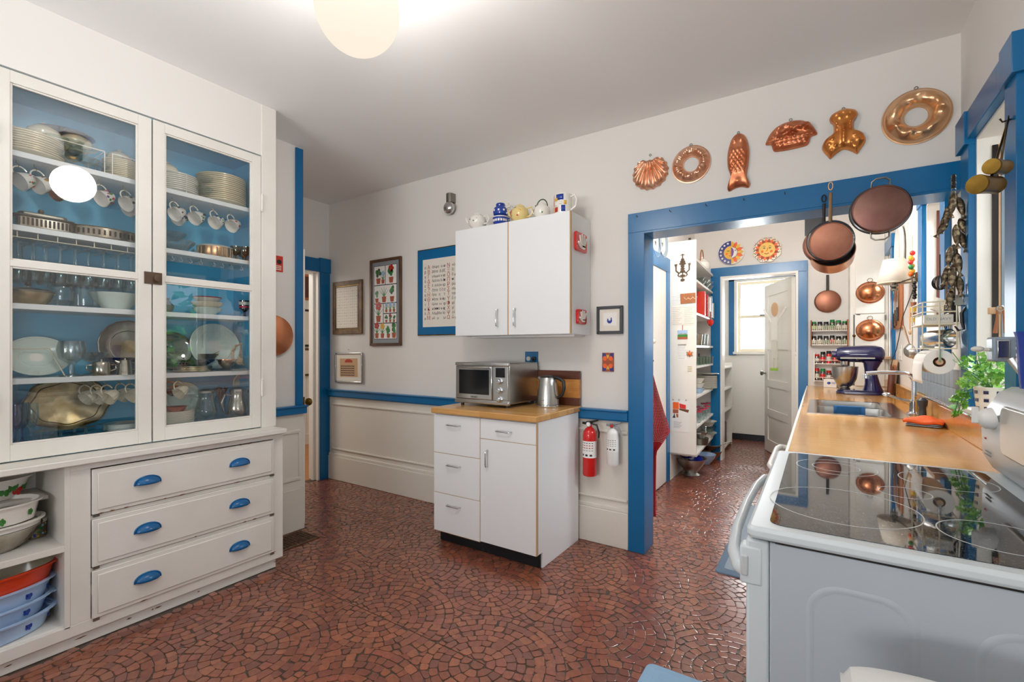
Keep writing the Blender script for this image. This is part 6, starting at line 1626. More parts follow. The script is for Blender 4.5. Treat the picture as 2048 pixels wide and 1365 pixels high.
single(G().lathe([(0, 0), (.06, 0), (.11, .07), (.125, .11), (.12, .11), (0, .012)], 30), 'painted_bowl', 'light blue painted bowl on the floor behind the steel one', 'bowl', 'lightblue', (p.x+.0, p.y+.12, .001))
p = onZ(1422, 921, 0)
single(G().lathe([(0, 0), (.07, 0), (.125, .09), (.135, .105), (.128, .105), (0, .015)], 30), 'wooden_bowl', 'wooden salad bowl on the floor beside the doorway casing', 'bowl', 'wood_board', (p.x-.02, p.y+.05, .001))
single(G().lathe([(0, 0), (.06, .0), (.11, .05), (.14, .07), (.135, .074), (0, .012)], 30).tube([(.12, 0, .068), (.20, .0, .10), (.25, 0, .115)], [.008, .007, .008], 8), 'grey_pan', 'grey pan with long handle stacked in the wooden bowl', 'pan', 'pewter', (p.x-.03, p.y+.05, .11), rz=.3)
# wall plates above the left pantry door
for k, (px, lab) in enumerate(((1311, 'blue-rimmed wall plate half hidden by the opening, above the pantry door'), (1325, 'blue-rimmed wall plate, right of the pair above the pantry door'))):
    p = onX(px, 484+k*3, -1.25)
    t = thing('wall_plate', lab, 'plate', (-1.258, p.y, p.z), rot=(0, R90, 0))
    G().lathe([(0, 0), (.095, .0), (.14, .020), (.14, .024), (.10, .010)], 36, cap=False).build('rim', 'greywall', t)
    G().lathe([(.10, .0098), (.0, .0075)], 36, cap=False).build('well', 'porcelain', t)
    G().lathe([(0, .010), (.018, .0095), (.02, .008)], 10, c=(.01, 0, 0), wob=lambda a, z: 1+.5*math.cos(3*a)).build('painted_bird', 'grey_dark', t)
# two sun plates over the far doorway
p = onY(1462.5, 506, YF-.02)
t = thing('sun_moon_plate', 'round wall plate with half sun and half starry moon over the far doorway', 'plate', (p.x, YF-.004, p.z))
R_ = .138
MX = Matrix.Rotation(R90, 4, 'X')
G().lathe([(0, .004), (R_*.6, .006), (R_, .022), (R_, .026), (R_*.6, .011), (0, .010)], 44, M=MX).build('plate', 'porcelain', t)
G().prism([(0, R_*.98)]+[(R_*.98*math.cos(math.radians(a)), R_*.98*math.sin(math.radians(a))) for a in range(100, 261, 8)]+[(0, -R_*.98)], -.030, -.0255, 'y').build('night_half', 'cobalt', t)
for k in range(8):
    a = math.radians(108+k*21)
    sx, sz = .112*math.cos(a), .112*math.sin(a)
    G().prism([(sx+(.017 if q % 2 == 0 else .007)*math.sin(PI*q/5), sz+(.017 if q % 2 == 0 else .007)*math.cos(PI*q/5)) for q in range(10)], -.0315, -.0295, 'y').build('star', 'porcelain', t)
for k in range(9):
    a = math.radians(-84+k*21)
    Mp = Matrix.Translation((.098*math.cos(a), 0, .098*math.sin(a))) @ Matrix.Rotation(-a, 4, 'Y')
    G().prism([(-.032, -.015), (.006, -.018), (.036, 0), (.006, .018), (-.032, .015)], -.0275, -.0255, 'y', Mp).build('petal', 'orange' if k % 2 else 'yellow', t)
G().prism(arc(0, 0, .078, 90, 270, 18), -.033, -.0295, 'y').build('sun_face', 'yellow', t)
G().prism([(0, .07)]+arc(0, 0, .062, 88, -88, 16)+[(0, -.07)], -.0300, -.0272, 'y').build('moon_face', 'porcelain', t)
G().prism([(0, .06), (.02, .045), (.03, .01), (.022, -.03), (0, -.06)], -.0325, -.0298, 'y').build('moon_shadow', 'purple', t)
G().ball((-.045, -.033, -.012), (.012, .002, .012), 10, 6).build('cheek', 'orange', t); G().prism(arc(-.03, .02, .014, 0, 360, 10, .006)[:-1], -.0345, -.0325, 'y').build('eye', 'leafgreen', t)
G().box(-.022, -.002, -.0345, -.0325, -.040, -.033).build('mouth', 'red', t); G().tube([(-.012, -.0335, .03), (-.004, -.0345, -.012), (-.014, -.034, -.018)], .003, 5).build('nose', 'orange', t)
G().prism(arc(.045, .022, .008, 0, 360, 8, .005)[:-1], -.032, -.0298, 'y').build('eye', 'ink', t)
p = onY(1534, 500, YF-.02)
t = thing('sun_plate', 'octagonal wall plate with a smiling yellow sun over the far doorway', 'plate', (p.x, YF-.004, p.z), rot=(0, .06, 0))
oc = [(.152*math.cos(math.radians(22.5+45*k)), .148*math.sin(math.radians(22.5+45*k))) for k in range(8)]
G().prism(oc, -.022, -.002, 'y').build('plate', 'cream', t, .004)
rr = random.Random(2)
for k in range(64):
    a = 2*PI*k/64; r = .128+rr.uniform(-.004, .010)
    G().box(-.005, .005, -.0235, -.0215, -.005, .005, Matrix.Translation((r*math.cos(a)*.98, 0, r*math.sin(a)*.98)) @ Matrix.Rotation(rr.random(), 4, 'Y')).build('mosaic_chip', rr.choice(['grey_dark', 'porcelain', 'terracotta', 'grey']), t)
for k in range(22):
    a = 2*PI*k/22
    Mp = Matrix.Translation((.095*math.cos(a), 0, .095*math.sin(a))) @ Matrix.Rotation(-a, 4, 'Y')
    G().prism([(-.03, -.014), (.008, -.015), (.03, 0), (.008, .015), (-.03, .014)], -.0245, -.0215, 'y', Mp).build('ray', 'terracotta' if k % 2 else 'orange', t)
G().prism(arc(0, 0, .082, 0, 360, 28)[:-1], -.028, -.022, 'y').build('sun_face', 'yellow', t)
for s in (-1, 1):
    G().prism(arc(s*.028, .018, .012, 0, 360, 10, .006)[:-1], -.0295, -.0275, 'y').build('eye', 'greendark', t)
    G().ball((s*.045, -.028, -.020), (.013, .002, .013), 10, 6).build('cheek', 'orange', t)
    G().tube([(s*.016, -.029, .036), (s*.03, -.029, .042), (s*.042, -.029, .036)], .0025, 5).build('brow', 'brown', t)
G().tube([(-.02, -.029, -.040), (0, -.029, -.048), (.022, -.029, -.038)], .004, 6).build('mouth', 'red', t)
G().tube([(.006, -.029, .02), (.004, -.031, -.012), (-.008, -.0295, -.016)], .003, 6).build('nose', 'orange', t)
# bunny-like spoon rack ornament on the open door
p = MM @ Vector((L3*.42, .045, 0))
t = thing('wooden_spoon_figure', 'wooden spoon figure with raised arms hanging on the open far door', 'ornament', (p.x-.05, p.y-.06, 0), rot=(0, 0, -.75))
G().ball((0, .014, 1.78), (.055, .010, .085), 18, 10).build('spoon_head', 'wood_pale', t)
G().box(-.045, .045, .006, .02, 1.42, 1.68).build('body', 'trim_white', t)
for s in (-1, 1): G().tube([(s*.035, .013, 1.62), (s*.12, .013, 1.73), (s*.165, .013, 1.79)], [.012, .010, .012], 6).build('arm', 'trim_white', t)
G().box(-.04, .04, .004, .022, 1.20, 1.40).build('apron', 'bone', t)
for s in (-1, 1): G().box(s*.022-.014, s*.022+.014, .006, .02, 1.08, 1.20).build('leg', 'bone', t)
G().box(-.06, .05, .006, .02, 1.05, 1.085).build('foot_board', 'lime', t)
# low bookcase through the far doorway
t = thing('low_bookcase', 'low white bookcase just inside the laundry room', 'bookcase', (-1.30, 6.75, 0))
wp(G().box(-1.58, -1.0, 7.06, 7.09, 0, 1.12).box(-1.60, -1.58, 6.2, 7.09, 0, 1.12), 'side', 'trim_white', t)
for z in (.06, .52, .80, 1.08): wp(G().box(-1.58, -1.0, 6.2, 7.06, z-.02, z), 'shelf', 'trim_white', t)
for k, (y, H, m) in enumerate(((6.25, .30, 'walnut'), (6.31, .28, 'brown'), (6.38, .32, 'grey_dark'), (6.45, .29, 'bone'), (6.52, .31, 'navy'), (6.6, .27, 'walnut'), (6.68, .3, 'brown'), (6.76, .28, 'grey'))):
    single(G().box(-.10, .08, -.025, .025, 0, H), 'book', ORD[k]+' book from the near end of the low laundry bookcase', 'book', m, (-1.10, y, .061), group='books on the laundry bookcase')
for k in range(4): single(G().lathe([(0, 0), (.05, 0), (.09, .012), (.085, .014), (0, .004)], 20), 'dish', ordi(k, 4)+' pale blue dish of the pile on the low laundry bookcase', 'dish', 'lightblue', (-1.12, 6.62, .802+k*.013), group='dishes on the laundry bookcase')
# red towel beside the jamb
t = thing('red_towel', 'red dotted kitchen towel hanging on the pantry side of the opening', 'towel', (-.92, 3.25, .15))
def tow(u, v):
    z = 1.165-v*1.01
    w = .012+.125*min(1, v/.40)**1.1 if v < .42 else .137-.09*min(1, (v-.42)/.14) if v < .56 else .047-.012*(v-.56)
    x = -1.005+(u)*(w+.03)
    return (x, 3.225+.016*math.sin(u*9+v*3)+.01*v, z)
wp(G().grid(tow, 18, 30), 'cloth', 'cloth_red', t, solid=.004)
g = G()
for i in range(16):
    for j in range(46):
        u, v = .06+.90*i/15, .02+.47*j/45
        a = Vector(tow(u, v)); 
        g.box(a.x-.0015, a.x+.0015, a.y-.0042, a.y-.0026, a.z-.0018, a.z+.0018)
o = wp(g, 'woven_dots', 'paper', t); o['kind'] = 'stuff'
single(G().cyl((0, 0, 0), (0, .03, 0), .006).ball((0, 0, 0), .009), 'towel_peg', 'small peg holding the red towel on the pantry side of the wall', 'peg', 'iron', (-.990, 3.215, 1.160))

# ================================================================== FAR PANTRY WALL, RIGHT OF THE DOORWAY
p = onY(1625, 452, YF-.01)
single(G().prism(rrect(-.09, .09, -.10, .10, .004), -.012, 0, 'y'), 'wall_grille', 'dark square grille high on the far pantry wall behind the hanging pans', 'grille', 'grey_dark', (p.x+.02, YF-.001, p.z), bevel=.002)
p = onY(1655, 603, YF-.02)
t = thing('flat_copper_pan', 'flat round copper pan with dark handle on the far pantry wall', 'pan', (p.x, YF-.004, p.z))
G().lathe([(0, .035), (.104, .035), (.113, .028), (.120, .004), (.115, .004), (0, .02)], 40, M=MX).build('body', 'copper_dull', t)
G().box(-.012, .012, -.022, -.008, .105, .28).build('handle', 'iron', t, .004)
def jar(x, y, z, H, r, glass, lidc, label, group=None, fill=None):
    t = thing('spice_jar', label, 'jar', (x, y, z), group=group)
    G().lathe([(0, 0), (r, 0), (r, H*.72), (r*.85, H*.78), (0, H*.78)], 14).build('body', glass, t)
    G().lathe([(r*.95, H*.76), (r*.97, H), (0, H)], 14).build('lid', lidc, t)
    G().lathe([(r*1.02, H*.18), (r*1.02, H*.55)], 14, cap=False).build('label_band', fill or 'bone', t)
def spice_rack(px0, px1, tiers, wood, label, lattice=True):
    a = onY(px0, 700, YF-.05); b = onY(px1, 700, YF-.05)
    zs = [onY(px0, py, YF-.05).z for py in tiers]
    t = thing('spice_rack', label, 'rack', ((a.x+b.x)/2, YF, zs[-1]))
    for x in (a.x, b.x-.012):
        wp(G().box(x, x+.012, YF-.075, YF-.002, zs[-1]-.015, zs[0]+.11), 'side', wood, t, .002)
    for z in zs:
        wp(G().box(a.x+.012, b.x-.012, YF-.073, YF-.002, z-.008, z), 'shelf', 'trim_white', t)
        if lattice:
            for k in range(4): wp(G().box(a.x+.012, b.x-.012, YF-.074, YF-.070, z+.002+k*.014, z+.006+k*.014), 'lattice_bar', 'cream', t)
            n = 18
            for k in range(n): 
                x = a.x+.016+(b.x-a.x-.036)*k/(n-1)
                wp(G().box(x, x+.004, YF-.0735, YF-.0705, z, z+.046), 'lattice_bar', 'cream', t)
        else:
            wp(G().box(a.x+.012, b.x-.012, YF-.074, YF-.070, z+.032, z+.038), 'front_bar', 'cream', t)
    return a.x+.03, b.x-.03, zs
x0, x1, zs = spice_rack(1621, 1697, (662, 690), 'wood_board', 'upper wooden two-tier spice rack with cream lattice on the far pantry wall')
rr = random.Random(8)
for ti, z in enumerate(zs):
    n = 6 if ti == 0 else 6
    for k in range(n):
        H = rr.uniform(.085, .125) if ti == 0 else rr.uniform(.085, .10)
        lid = rr.choice(['black', 'black', 'bluepaint', 'green']) if ti == 0 else 'black'
        jar(x0+(x1-x0)*k/(n-1), YF-.038, z+.001, H, .021, 'jar', lid, ORD[k]+' spice jar from the left, '+('upper' if ti == 0 else 'lower')+' tier of the wooden rack', 'spice jars, wooden rack upper tier' if ti == 0 else 'spice jars, wooden rack lower tier', rr.choice(['bone', 'lime', 'redgloss', 'green', 'paper']))
x0, x1, zs = spice_rack(1627, 1702, (727, 761), 'trim_white', 'lower white two-tier spice rack behind the stand mixer', False)
for ti, z in enumerate(zs):
    for k in range(6):
        H = rr.uniform(.09, .135)
        jar(x0+(x1-x0)*k/5, YF-.038, z+.001, H, .022, rr.choice(['jar', 'redgloss', 'brown', 'jar']), rr.choice(['black', 'red', 'green', 'black']) if ti else rr.choice(['black', 'red', 'black']), ORD[k]+' spice tin from the left, '+('upper' if ti == 0 else 'lower')+' tier of the white rack', 'spice tins, white rack upper tier' if ti == 0 else 'spice tins, white rack lower tier', rr.choice(['bone', 'paper', 'redgloss']))
# shallow cupboard in the corner
CY = 5.65
cx0 = xat(1700, CY)
t = thing('corner_cupboard', 'tall white painted cupboard with small doors in the far pantry corner', 'cupboard', ((cx0+XR)/2, 5.8, .92))
wp(G().box(cx0, XR-.002, CY, YF-.002, .915, 2.55), 'body', 'trim_white', t, .002)
zsplit = onY(1740, 629, CY).z
xd0 = xat(1710, CY)
for z0, z1 in ((.95, zsplit-.008), (zsplit+.008, 2.5)):
    wp(G().box(xd0, XR-.03, CY-.014, CY, z0, z1), 'door', 'trim_white', t, .003)
wp(G().box(xd0-.012, xd0-.004, CY-.002, CY+.001, .95, zsplit), 'door_gap', 'ink', t)
wp(G().box(xd0+.01, xd0+.04, CY-.016, CY-.013, zsplit-.004, zsplit+.003), 'catch', 'iron', t)
p = onY(1708, 672, CY); wp(G().ball((p.x, CY-.012, p.z), .014, 10, 6), 'latch', 'brass', t)
for z in (zsplit-.06, zsplit-.24): wp(G().cyl((XR-.028, CY-.016, z), (XR-.028, CY-.016, z+.05), .006), 'hinge', 'pewter', t)
for k, (py, lab) in enumerate(((585, 'oval copper dome lid on the upper door of the corner cupboard'), (661, 'oval copper dome lid on the lower door of the corner cupboard'))):
    p = onY(1740.5, py, CY-.04)
    t = thing('copper_dome', lab, 'pan lid', (p.x, CY-.016, p.z))
    G().lathe([(.108, 0), (.112, .002), (.108, .008), (.100, .012), (.094, .03), (.074, .056), (.04, .072), (0, .078)], 44, M=MX, sy=.94).build('dome', 'copper', t)
    G().tube([(.020*math.cos(2*PI*q/16), -.004, .118+.018*math.sin(2*PI*q/16)) for q in range(16)], .0022, 6, closed=True).build('hang_ring', 'brass', t)

# ================================================================== PANS HANGING FROM THE HEADER
def hung_pan(px, py, ybase, r, depth, body, inner, label, handle='bronze', sx=1.0, hl=.0, name='copper_saucepan', tilt=0, flare=1.0, face=1, side=None):
    # face=1: base towards the room; face=-1: open side towards the room
    p = onY(px, py, ybase)
    t = thing(name, label, 'pan', (p.x, ybase, p.z), rot=(tilt, 0, 0))
    MB = Matrix.Rotation(-R90*face, 4, 'X')
    D = depth
    if face < 0: MB = Matrix.Translation((0, D, 0)) @ MB
    rf_ = r*flare
    G().lathe([(0, 0), (r*.90, 0), (r*.95, .001), (r*.985, .005)], 48, M=MB, sx=sx, cap=False).build('base', body, t)
    G().lathe([(r*.985, .005), (r, .018), (rf_, D), (rf_*1.03, D+.002), (rf_*.985, D+.002)], 48, M=MB, sx=sx, cap=False).build('wall', side or body, t)
    G().lathe([(rf_*.985, D+.002), (r*.97, .02), (r*.9, .006), (0, .006)], 48, M=MB, sx=sx, cap=False).build('lining', inner, t)
    G().tube([MB @ Vector((r*.93*sx*math.cos(2*PI*i/48), r*.93*math.sin(2*PI*i/48), -.0005)) for i in range(48)], .0022, 6, closed=True).build('base_ridge', body, t)
    if hl:
        yh = D*.9 if face > 0 else .004
        G().tube([(0, yh, rf_*.96), (0, yh*.8, rf_+hl*.4), (0, yh*.6, rf_+hl*.85)], [.009, .007, .008], 8, flat=.6).build('handle', handle, t)
        G().tube([(.009*math.cos(2*PI*q/14), yh*.6, rf_+hl+.006+.018*math.sin(2*PI*q/14)) for q in range(14)], .0035, 6, closed=True).build('hang_loop', handle, t)
    return t, r
hung_pan(1661, 483, 2.800, .093, .075, 'copper_dull', 'grey_dark', 'copper saucepan with long bronze handle, frontmost of the three hung from the header', hl=.160, flare=1.08, side='grey_dark', tilt=.20)
hung_pan(1648, 488, 2.905, .092, .022, 'copper_dull', 'copper', 'copper frying pan, middle of the three hung from the header', hl=.14, handle='iron')
hung_pan(1664, 500, 2.925, .098, .080, 'copper_pale', 'black', 'deep copper saucepan with black inside, rearmost of the three hung from the header', hl=.0, face=-1, tilt=-.42)
t, r = hung_pan(1762, 417, 2.85, .112, .05, 'copper_purple', 'grey_dark', 'large oval dark copper pan with ring handles hung from the header', name='oval_copper_pan', sx=1.06, flare=1.02, side='grey_dark', tilt=.10)
for s in (1, -1):
    G().tube([(-.036, .035, s*.108), (-.034, .030, s*.134), (-.018, .026, s*.146), (.018, .026, s*.146), (.034, .030, s*.134), (.036, .035, s*.108)], .004, 8).build('ring_handle', 'pewter', t)

# ================================================================== SINK COUNTER
CXE = -.108
CZ = .914
SX0, SX1, SY0, SY1 = -.045, .425, 3.37, 4.27
t = thing('sink_cabinets', 'white base cabinets under the long wooden sink counter', 'cabinet', (.22, 4.0, 0))
g = G()
for a, b, c, d in holed(-.075, XR-.003, 2.0, YF-.003, [(SX0, SX1, SY0, SY1)]): g.box(a, b, c, d, .09, .874)
wp(g, 'carcass', 'laminate', t)
wp(G().box(-.02, XR-.003, 2.0, YF-.003, 0, .09), 'toe_kick', 'black_toe', t)
for k, (a, b) in enumerate(((2.63, 3.2), (3.21, 3.8), (3.81, 4.4), (4.41, 5.0), (5.01, 5.55))):
    d = wp(G().box(-.094, -.075, a, b, .10, .865), 'door', 'laminate', t, .002)
    wp(G().tube([(-.094, a+.05, .72), (-.118, a+.05, .723), (-.118, a+.05, .80), (-.094, a+.05, .803)], .004, 8), 'handle', 'chrome', d)
t = thing('dishwasher', 'white dishwasher front with bar handle between the range and the sink cabinets', 'dishwasher', (-.1, 2.32, 0))
wp(G().box(-.105, -.076, 2.02, 2.61, .11, .865), 'door', 'plastic_white', t, .004)
wp(G().tube([(-.105, 2.06, .835), (-.15, 2.07, .84), (-.162, 2.12, .84), (-.162, 2.5, .84), (-.15, 2.56, .84), (-.105, 2.57, .835)], .011, 10), 'bar_handle', 'plastic_white', t)
ct = thing('sink_counter', 'long wooden butcher-block sink counter with white front edge', 'worktop', (.22, 4.0, CZ))
g = G()
for a, b, c, d in holed(CXE+.012, XR-.003, 2.0, YF-.003, [(SX0, SX1, SY0, SY1)]): g.box(a, b, c, d, CZ-.038, CZ)
wp(g, 'top', 'butcher', ct)
wp(G().box(CXE, CXE+.012, 2.0, 5.95, CZ-.04, CZ+.001), 'front_edge', 'trim_white', ct, .004)
wp(G().box(XR-.030, XR-.003, 2.0, CY, CZ, CZ+.098), 'upstand', 'butcher', ct, .003)
wp(G().box(XR-.034, XR-.003, 2.0, CY, CZ+.098, CZ+.108), 'upstand_cap', 'butcher', ct, .002)
# sink
t = thing('double_sink', 'double-bowl stainless steel sink set in the wooden counter', 'sink', (.19, 3.82, CZ))
ym = (SY0+SY1)/2
bowls = [(SX0+.035, SX1-.075, SY0+.03, ym-.016), (SX0+.035, SX1-.075, ym+.016, SY1-.03)]
g = G()
for a, b, c, d in holed(SX0-.012, SX1+.012, SY0-.012, SY1+.012, bowls): g.box(a, b, c, d, CZ+.0005, CZ+.005)
wp(g, 'flange', 'steel_smooth', t)
for k, (a, b, c, d) in enumerate(bowls):
    g = G(); n = 0
    loops = [(0, CZ+.004), (.004, CZ-.02), (.012, CZ-.15), (.035, CZ-.17)]
    rings = []
    for ins, z in loops: rings.append([(x, y, z) for x, y in rrect(a+ins, b-ins, c+ins, d-ins, .045, 5)])
    m = len(rings[0]); vs = sum(rings, [])
    fs = [(i*m+q, i*m+(q+1) % m, (i+1)*m+(q+1) % m, (i+1)*m+q) for i in range(3) for q in range(m)] + [tuple(3*m+q for q in range(m))]
    bw = wp(G().add(vs, fs), 'bowl', 'steel', t)
    wp(G().lathe([(0, 0), (.04, 0), (.042, .003), (.03, .002), (0, .001)], 20, c=((a+b)/2, (c+d)/2, CZ-.1695)), 'drain', 'chrome', bw)
t = thing('dish_cloth', 'dark blue cloth draped over the divider of the sink', 'cloth', (.13, ym, CZ))
x0, x1 = xat(1667, ym), xat(1730, ym)
wp(G().grid(lambda u, v: (x0+(x1-x0)*u, ym-.020+.040*v if .25 < v < .75 else (ym-.022 if v <= .25 else ym+.022), CZ+.009 if .25 < v < .75 else CZ+.009-.09*abs(v-.5)*2*(1 if abs(v-.5) > .25 else 0)), 8, 9), 'cloth', 'sponge', t, solid=.006)
# faucet
t = thing('faucet', 'chrome gooseneck kitchen faucet with side lever behind the sink', 'faucet', (.470, 3.60, CZ+.004))
G().lathe([(0, 0), (.034, 0), (.034, .008), (.022, .018), (.020, .075), (.024, .085), (.0, .09)], 24).build('base', 'chrome', t)
pts = [(0, 0, .06), (0, 0, .16)]+[(-.055+.055*math.cos(math.radians(a)), 0, .19+.055*math.sin(math.radians(a))) for a in range(0, 91, 15)]+[(-.15, 0, .245), (-.225, 0, .236)]
G().tube(pts, .0125, 14).build('spout', 'chrome', t)
G().lathe([(0, 0), (.016, 0), (.017, .02), (.014, .03), (0, .03)], 18, c=(-.225, 0, .205)).build('aerator', 'chrome', t)
G().tube([(-.01, .0, .075), (-.06, -.02, .088), (-.125, -.03, .112)], [.010, .006, .006], 10).ball((-.13, -.031, .115), (.022, .012, .012), 12, 8).build('lever', 'chrome', t)
t = thing('side_spray', 'dark pull-out spray head beside the faucet', 'spray', (.485, 3.44, CZ+.004))
G().lathe([(0, 0), (.026, 0), (.024, .012), (.018, .02), (.016, .06), (.022, .075), (.024, .10), (.010, .115), (0, .116)], 20).build('head', 'grey_dark', t)
G().lathe([(.027, 0), (.029, .004), (.026, .012)], 20, cap=False).build('collar', 'chrome', t)
t = thing('orange_cloth', 'folded bright orange cloth lying on the sink counter', 'cloth', (.455, 3.155, CZ+.001), rz=-.25)
G().grid(lambda u, v: (-.075+.15*u, -.095+.19*v, .022+.018*math.sin(PI*u)*math.sin(PI*v)+.004*math.sin(9*u+5*v)), 14, 14).build('top_fold', 'orange', t, solid=.012)
G().prism(rrect(-.07, .07, -.09, .09, .02), .002, .008, 'z').prism(rrect(-.065, .068, -.088, .088, .02), .010, .016, 'z').build('under_fold', 'greywall', t, .002)
# tiles above the upstand, between the windows
tb = thing('tile_backsplash', 'blue-grey square tile backsplash under the pantry window', 'tiles', (XR, 3.5, 1.03))
tz0, tz1 = CZ+.110, 1.205
nt_ = 15; ty0, ty1 = 2.86, 4.22
me = None
for r in range(2):
    for k in range(nt_):
        w = (ty1-ty0)/nt_; h = (tz1-tz0)/2
        y = ty0+w*(k+.5); z = tz0+h*(r+.5)
        if me is None: me = G().box(-.010, 0, -w/2+.0018, w/2-.0018, -h/2+.0018, h/2-.0018).mesh('tile', 'greywall')
        o = bpy.data.objects.new('tile', me); COL.objects.link(o); o.parent = tb; o.location = (-.003, y-3.5, z-1.03)
        md = o.modifiers.new('bevel', 'BEVEL'); md.width = .002; md.segments = 1
wp(G().box(XR-.006, XR-.002, ty0, ty1, tz0, tz1), 'grout_bed', 'bone', tb)
single(G().tube([(0, 0, 0), (0, 1.45, 0)], .009, 12).box(-.004, .02, .1, .115, -.006, .006).box(-.004, .02, 1.3, 1.315, -.006, .006), 'towel_rail', 'steel rail running along the top of the counter upstand', 'rail', 'steel_smooth', (XR-.052, 1.98, 1.038))

# ================================================================== ON THE COUNTER, FAR END
t = thing('stand_mixer', 'navy blue stand mixer with steel bowl on the far end of the counter', 'mixer', (.286, 5.08, CZ), rz=-.08)
t.scale = (.73, .92, 1.0)
G().prism(rrect(-.215, .255, -.115, .115, .10, 8), 0, .026, 'z').prism(rrect(-.205, .245, -.105, .105, .09, 8), .026, .038, 'z').build('base', 'navy', t, .006)
cols_ = []
G().add(*(lambda L: (sum([[(cx+hx*math.cos(2*PI*q/20), hy*math.sin(2*PI*q/20), z) for q in range(20)] for cx, hx, hy, z in L], []), [(i*20+q, i*20+(q+1) % 20, (i+1)*20+(q+1) % 20, (i+1)*20+q) for i in range(len(L)-1) for q in range(20)]))([(.145, .100, .09, .03), (.140, .075, .072, .09), (.130, .062, .062, .16), (.125, .062, .062, .22), (.135, .085, .07, .27), (.12, .12, .075, .29)])).build('column', 'navy', t)
hd = [(-.215, .040), (-.205, .055), (-.17, .066), (-.05, .074), (.08, .078), (.17, .076), (.225, .064), (.25, .04), (.258, .012)]
g = G()
vs = []; fs = []
for x, r in hd:
    for q in range(24):
        a = 2*PI*q/24
        vs.append((x, r*math.cos(a)*.98, .345+r*math.sin(a)*(1.0 if math.sin(a) > 0 else .92)))
n = len(hd)
fs = [(i*24+q, i*24+(q+1) % 24, (i+1)*24+(q+1) % 24, (i+1)*24+q) for i in range(n-1) for q in range(24)]+[tuple(range(24)), tuple((n-1)*24+q for q in range(24))]
g.add(vs, fs).build('motor_head', 'navy', t)
G().box(-.165, .165, -.0762, -.069, .308, .319).build('name_band', 'pewter', t)
G().cyl((-.255, 0, .345), (-.215, 0, .345), .030, seg=18).build('attachment_hub', 'navy', t)
G().cyl((-.12, 0, .24), (-.12, 0, .285), .045, .05, 20).build('beater_shaft', 'steel_smooth', t)
G().lathe([(0, .04), (.055, .04), (.058, .048), (.045, .056), (.08, .075), (.118, .13), (.132, .20), (.134, .235), (.138, .238), (.13, .238), (.126, .20), (.11, .13), (0, .07)], 36, c=(-.125, 0, 0)).build('bowl', 'steel', t)
G().ball((.0, -.082, .30), (.014, .01, .010), 10, 6).build('speed_knob', 'black', t)
t = thing('white_carton', 'small white carton with blue print beside the mixer bowl', 'carton', (xat(1660, 5.78), 5.80, CZ+.001))
G().box(-.055, .055, -.03, .03, 0, .085).build('box', 'paper_white', t, .002)
G().ball((-.01, -.0305, .045), (.016, .001, .014), 10, 6).build('blue_mark', 'bluepaint', t)
for k in range(2): G().box(.012, .045, -.0312, -.03, .05-k*.012, .054-k*.012).build('print_line', 'bluepaint', t)
t = thing('rolling_pin', 'dark red wooden rolling pin standing against the boards by the mixer', 'rolling pin', (.485, 4.88, CZ+.001), rot=(0, .07, 0))
G().lathe([(0, 0), (.016, 0), (.021, .03), (.022, .18), (.016, .205), (0, .208)], 18).build('barrel', 'walnut', t)
G().lathe([(0, .205), (.010, .205), (.009, .23), (.012, .25), (0, .255)], 14).build('knob', 'brown', t)
for k, (y, H, m, lab) in enumerate(((5.02, .26, 'wood_board', 'brown cutting board leaning by the rolling pin'), (5.07, .30, 'wood_pale', 'pale cutting board, middle of the three leaning by the wall'), (5.12, .24, 'bone', 'white cutting board leaning nearest the corner cupboard'))):
    single(G().prism(rrect(-.008, .008, 0, H, .004, 2), -.11, .11, 'y'), 'cutting_board', lab, 'cutting board', m, (.50-.022*k*0+.012*k, y-.02, CZ+.002), rot=(0, .08, 0))
t = thing('green_jar', 'small green preserve jar behind the mixer', 'jar', (.42, 5.42, CZ+.001))
G().lathe([(0, 0), (.035, 0), (.037, .07), (.03, .08), (0, .08)], 18).build('body', 'leafgreen', t); G().lathe([(.033, .08), (.033, .095), (0, .095)], 18).build('lid', 'gold', t)

# ================================================================== RIGHT WALL, PANTRY END
p = onX(1795, 500, XR-.03)
t = thing('enamel_tray', 'white enamel tray hanging on the wall above the swing-arm lamp', 'tray', (XR-.004, p.y-.05, p.z-.02), rot=(0, -R90, 0))
G().lathe([(0, .0), (.17, .0), (.20, .012), (.205, .035), (.20, .036), (.165, .010), (0, .008)], 40, sy=.80).build('tray', 'plastic_white', t)
t = thing('swing_lamp', 'swing-arm wall lamp with cream shade over the mixer', 'lamp', (XR, 4.02, 1.76))
lx, ly = .452, 4.30
wp(G().lathe([(.098, 1.775), (.062, 1.945)], 32, c=(lx, ly, 0), cap=False), 'lamp_shade', 'shade', t, solid=.003)
wp(G().lathe([(.0985, 1.773), (.0995, 1.782)], 32, c=(lx, ly, 0), cap=False), 'shade_trim', 'cream', t)
wp(G().lathe([(0, 1.70), (.006, 1.70), (.006, 1.72), (.022, 1.725), (.022, 1.735), (.010, 1.74), (.024, 1.752), (.024, 1.762), (.010, 1.768), (.012, 1.86), (0, 1.86)], 18, c=(lx, ly, 0)), 'socket_stem', 'pewter', t)
wp(G().tube([(lx, ly, 1.77), (.52, 4.12, 1.778), (XR-.03, 4.03, 1.778)], .005, 8), 'arm', 'brass', t)
wp(G().lathe([(0, 0), (.035, 0), (.032, .02), (0, .024)], 20, M=Matrix.Translation((XR-.001, 4.03, 1.778)) @ Matrix.Rotation(-R90, 4, 'Y')), 'wall_plate', 'brass', t)
wp(G().tube([(XR-.012, 4.05, 1.76), (XR-.02, 4.6, 1.55), (XR-.025, 4.75, 1.40), (XR-.03, 4.86, 1.30), (XR-.05, 4.90, 1.22), (XR-.06, 4.92, 1.15)], .003, 6), 'cord', 'black', t)
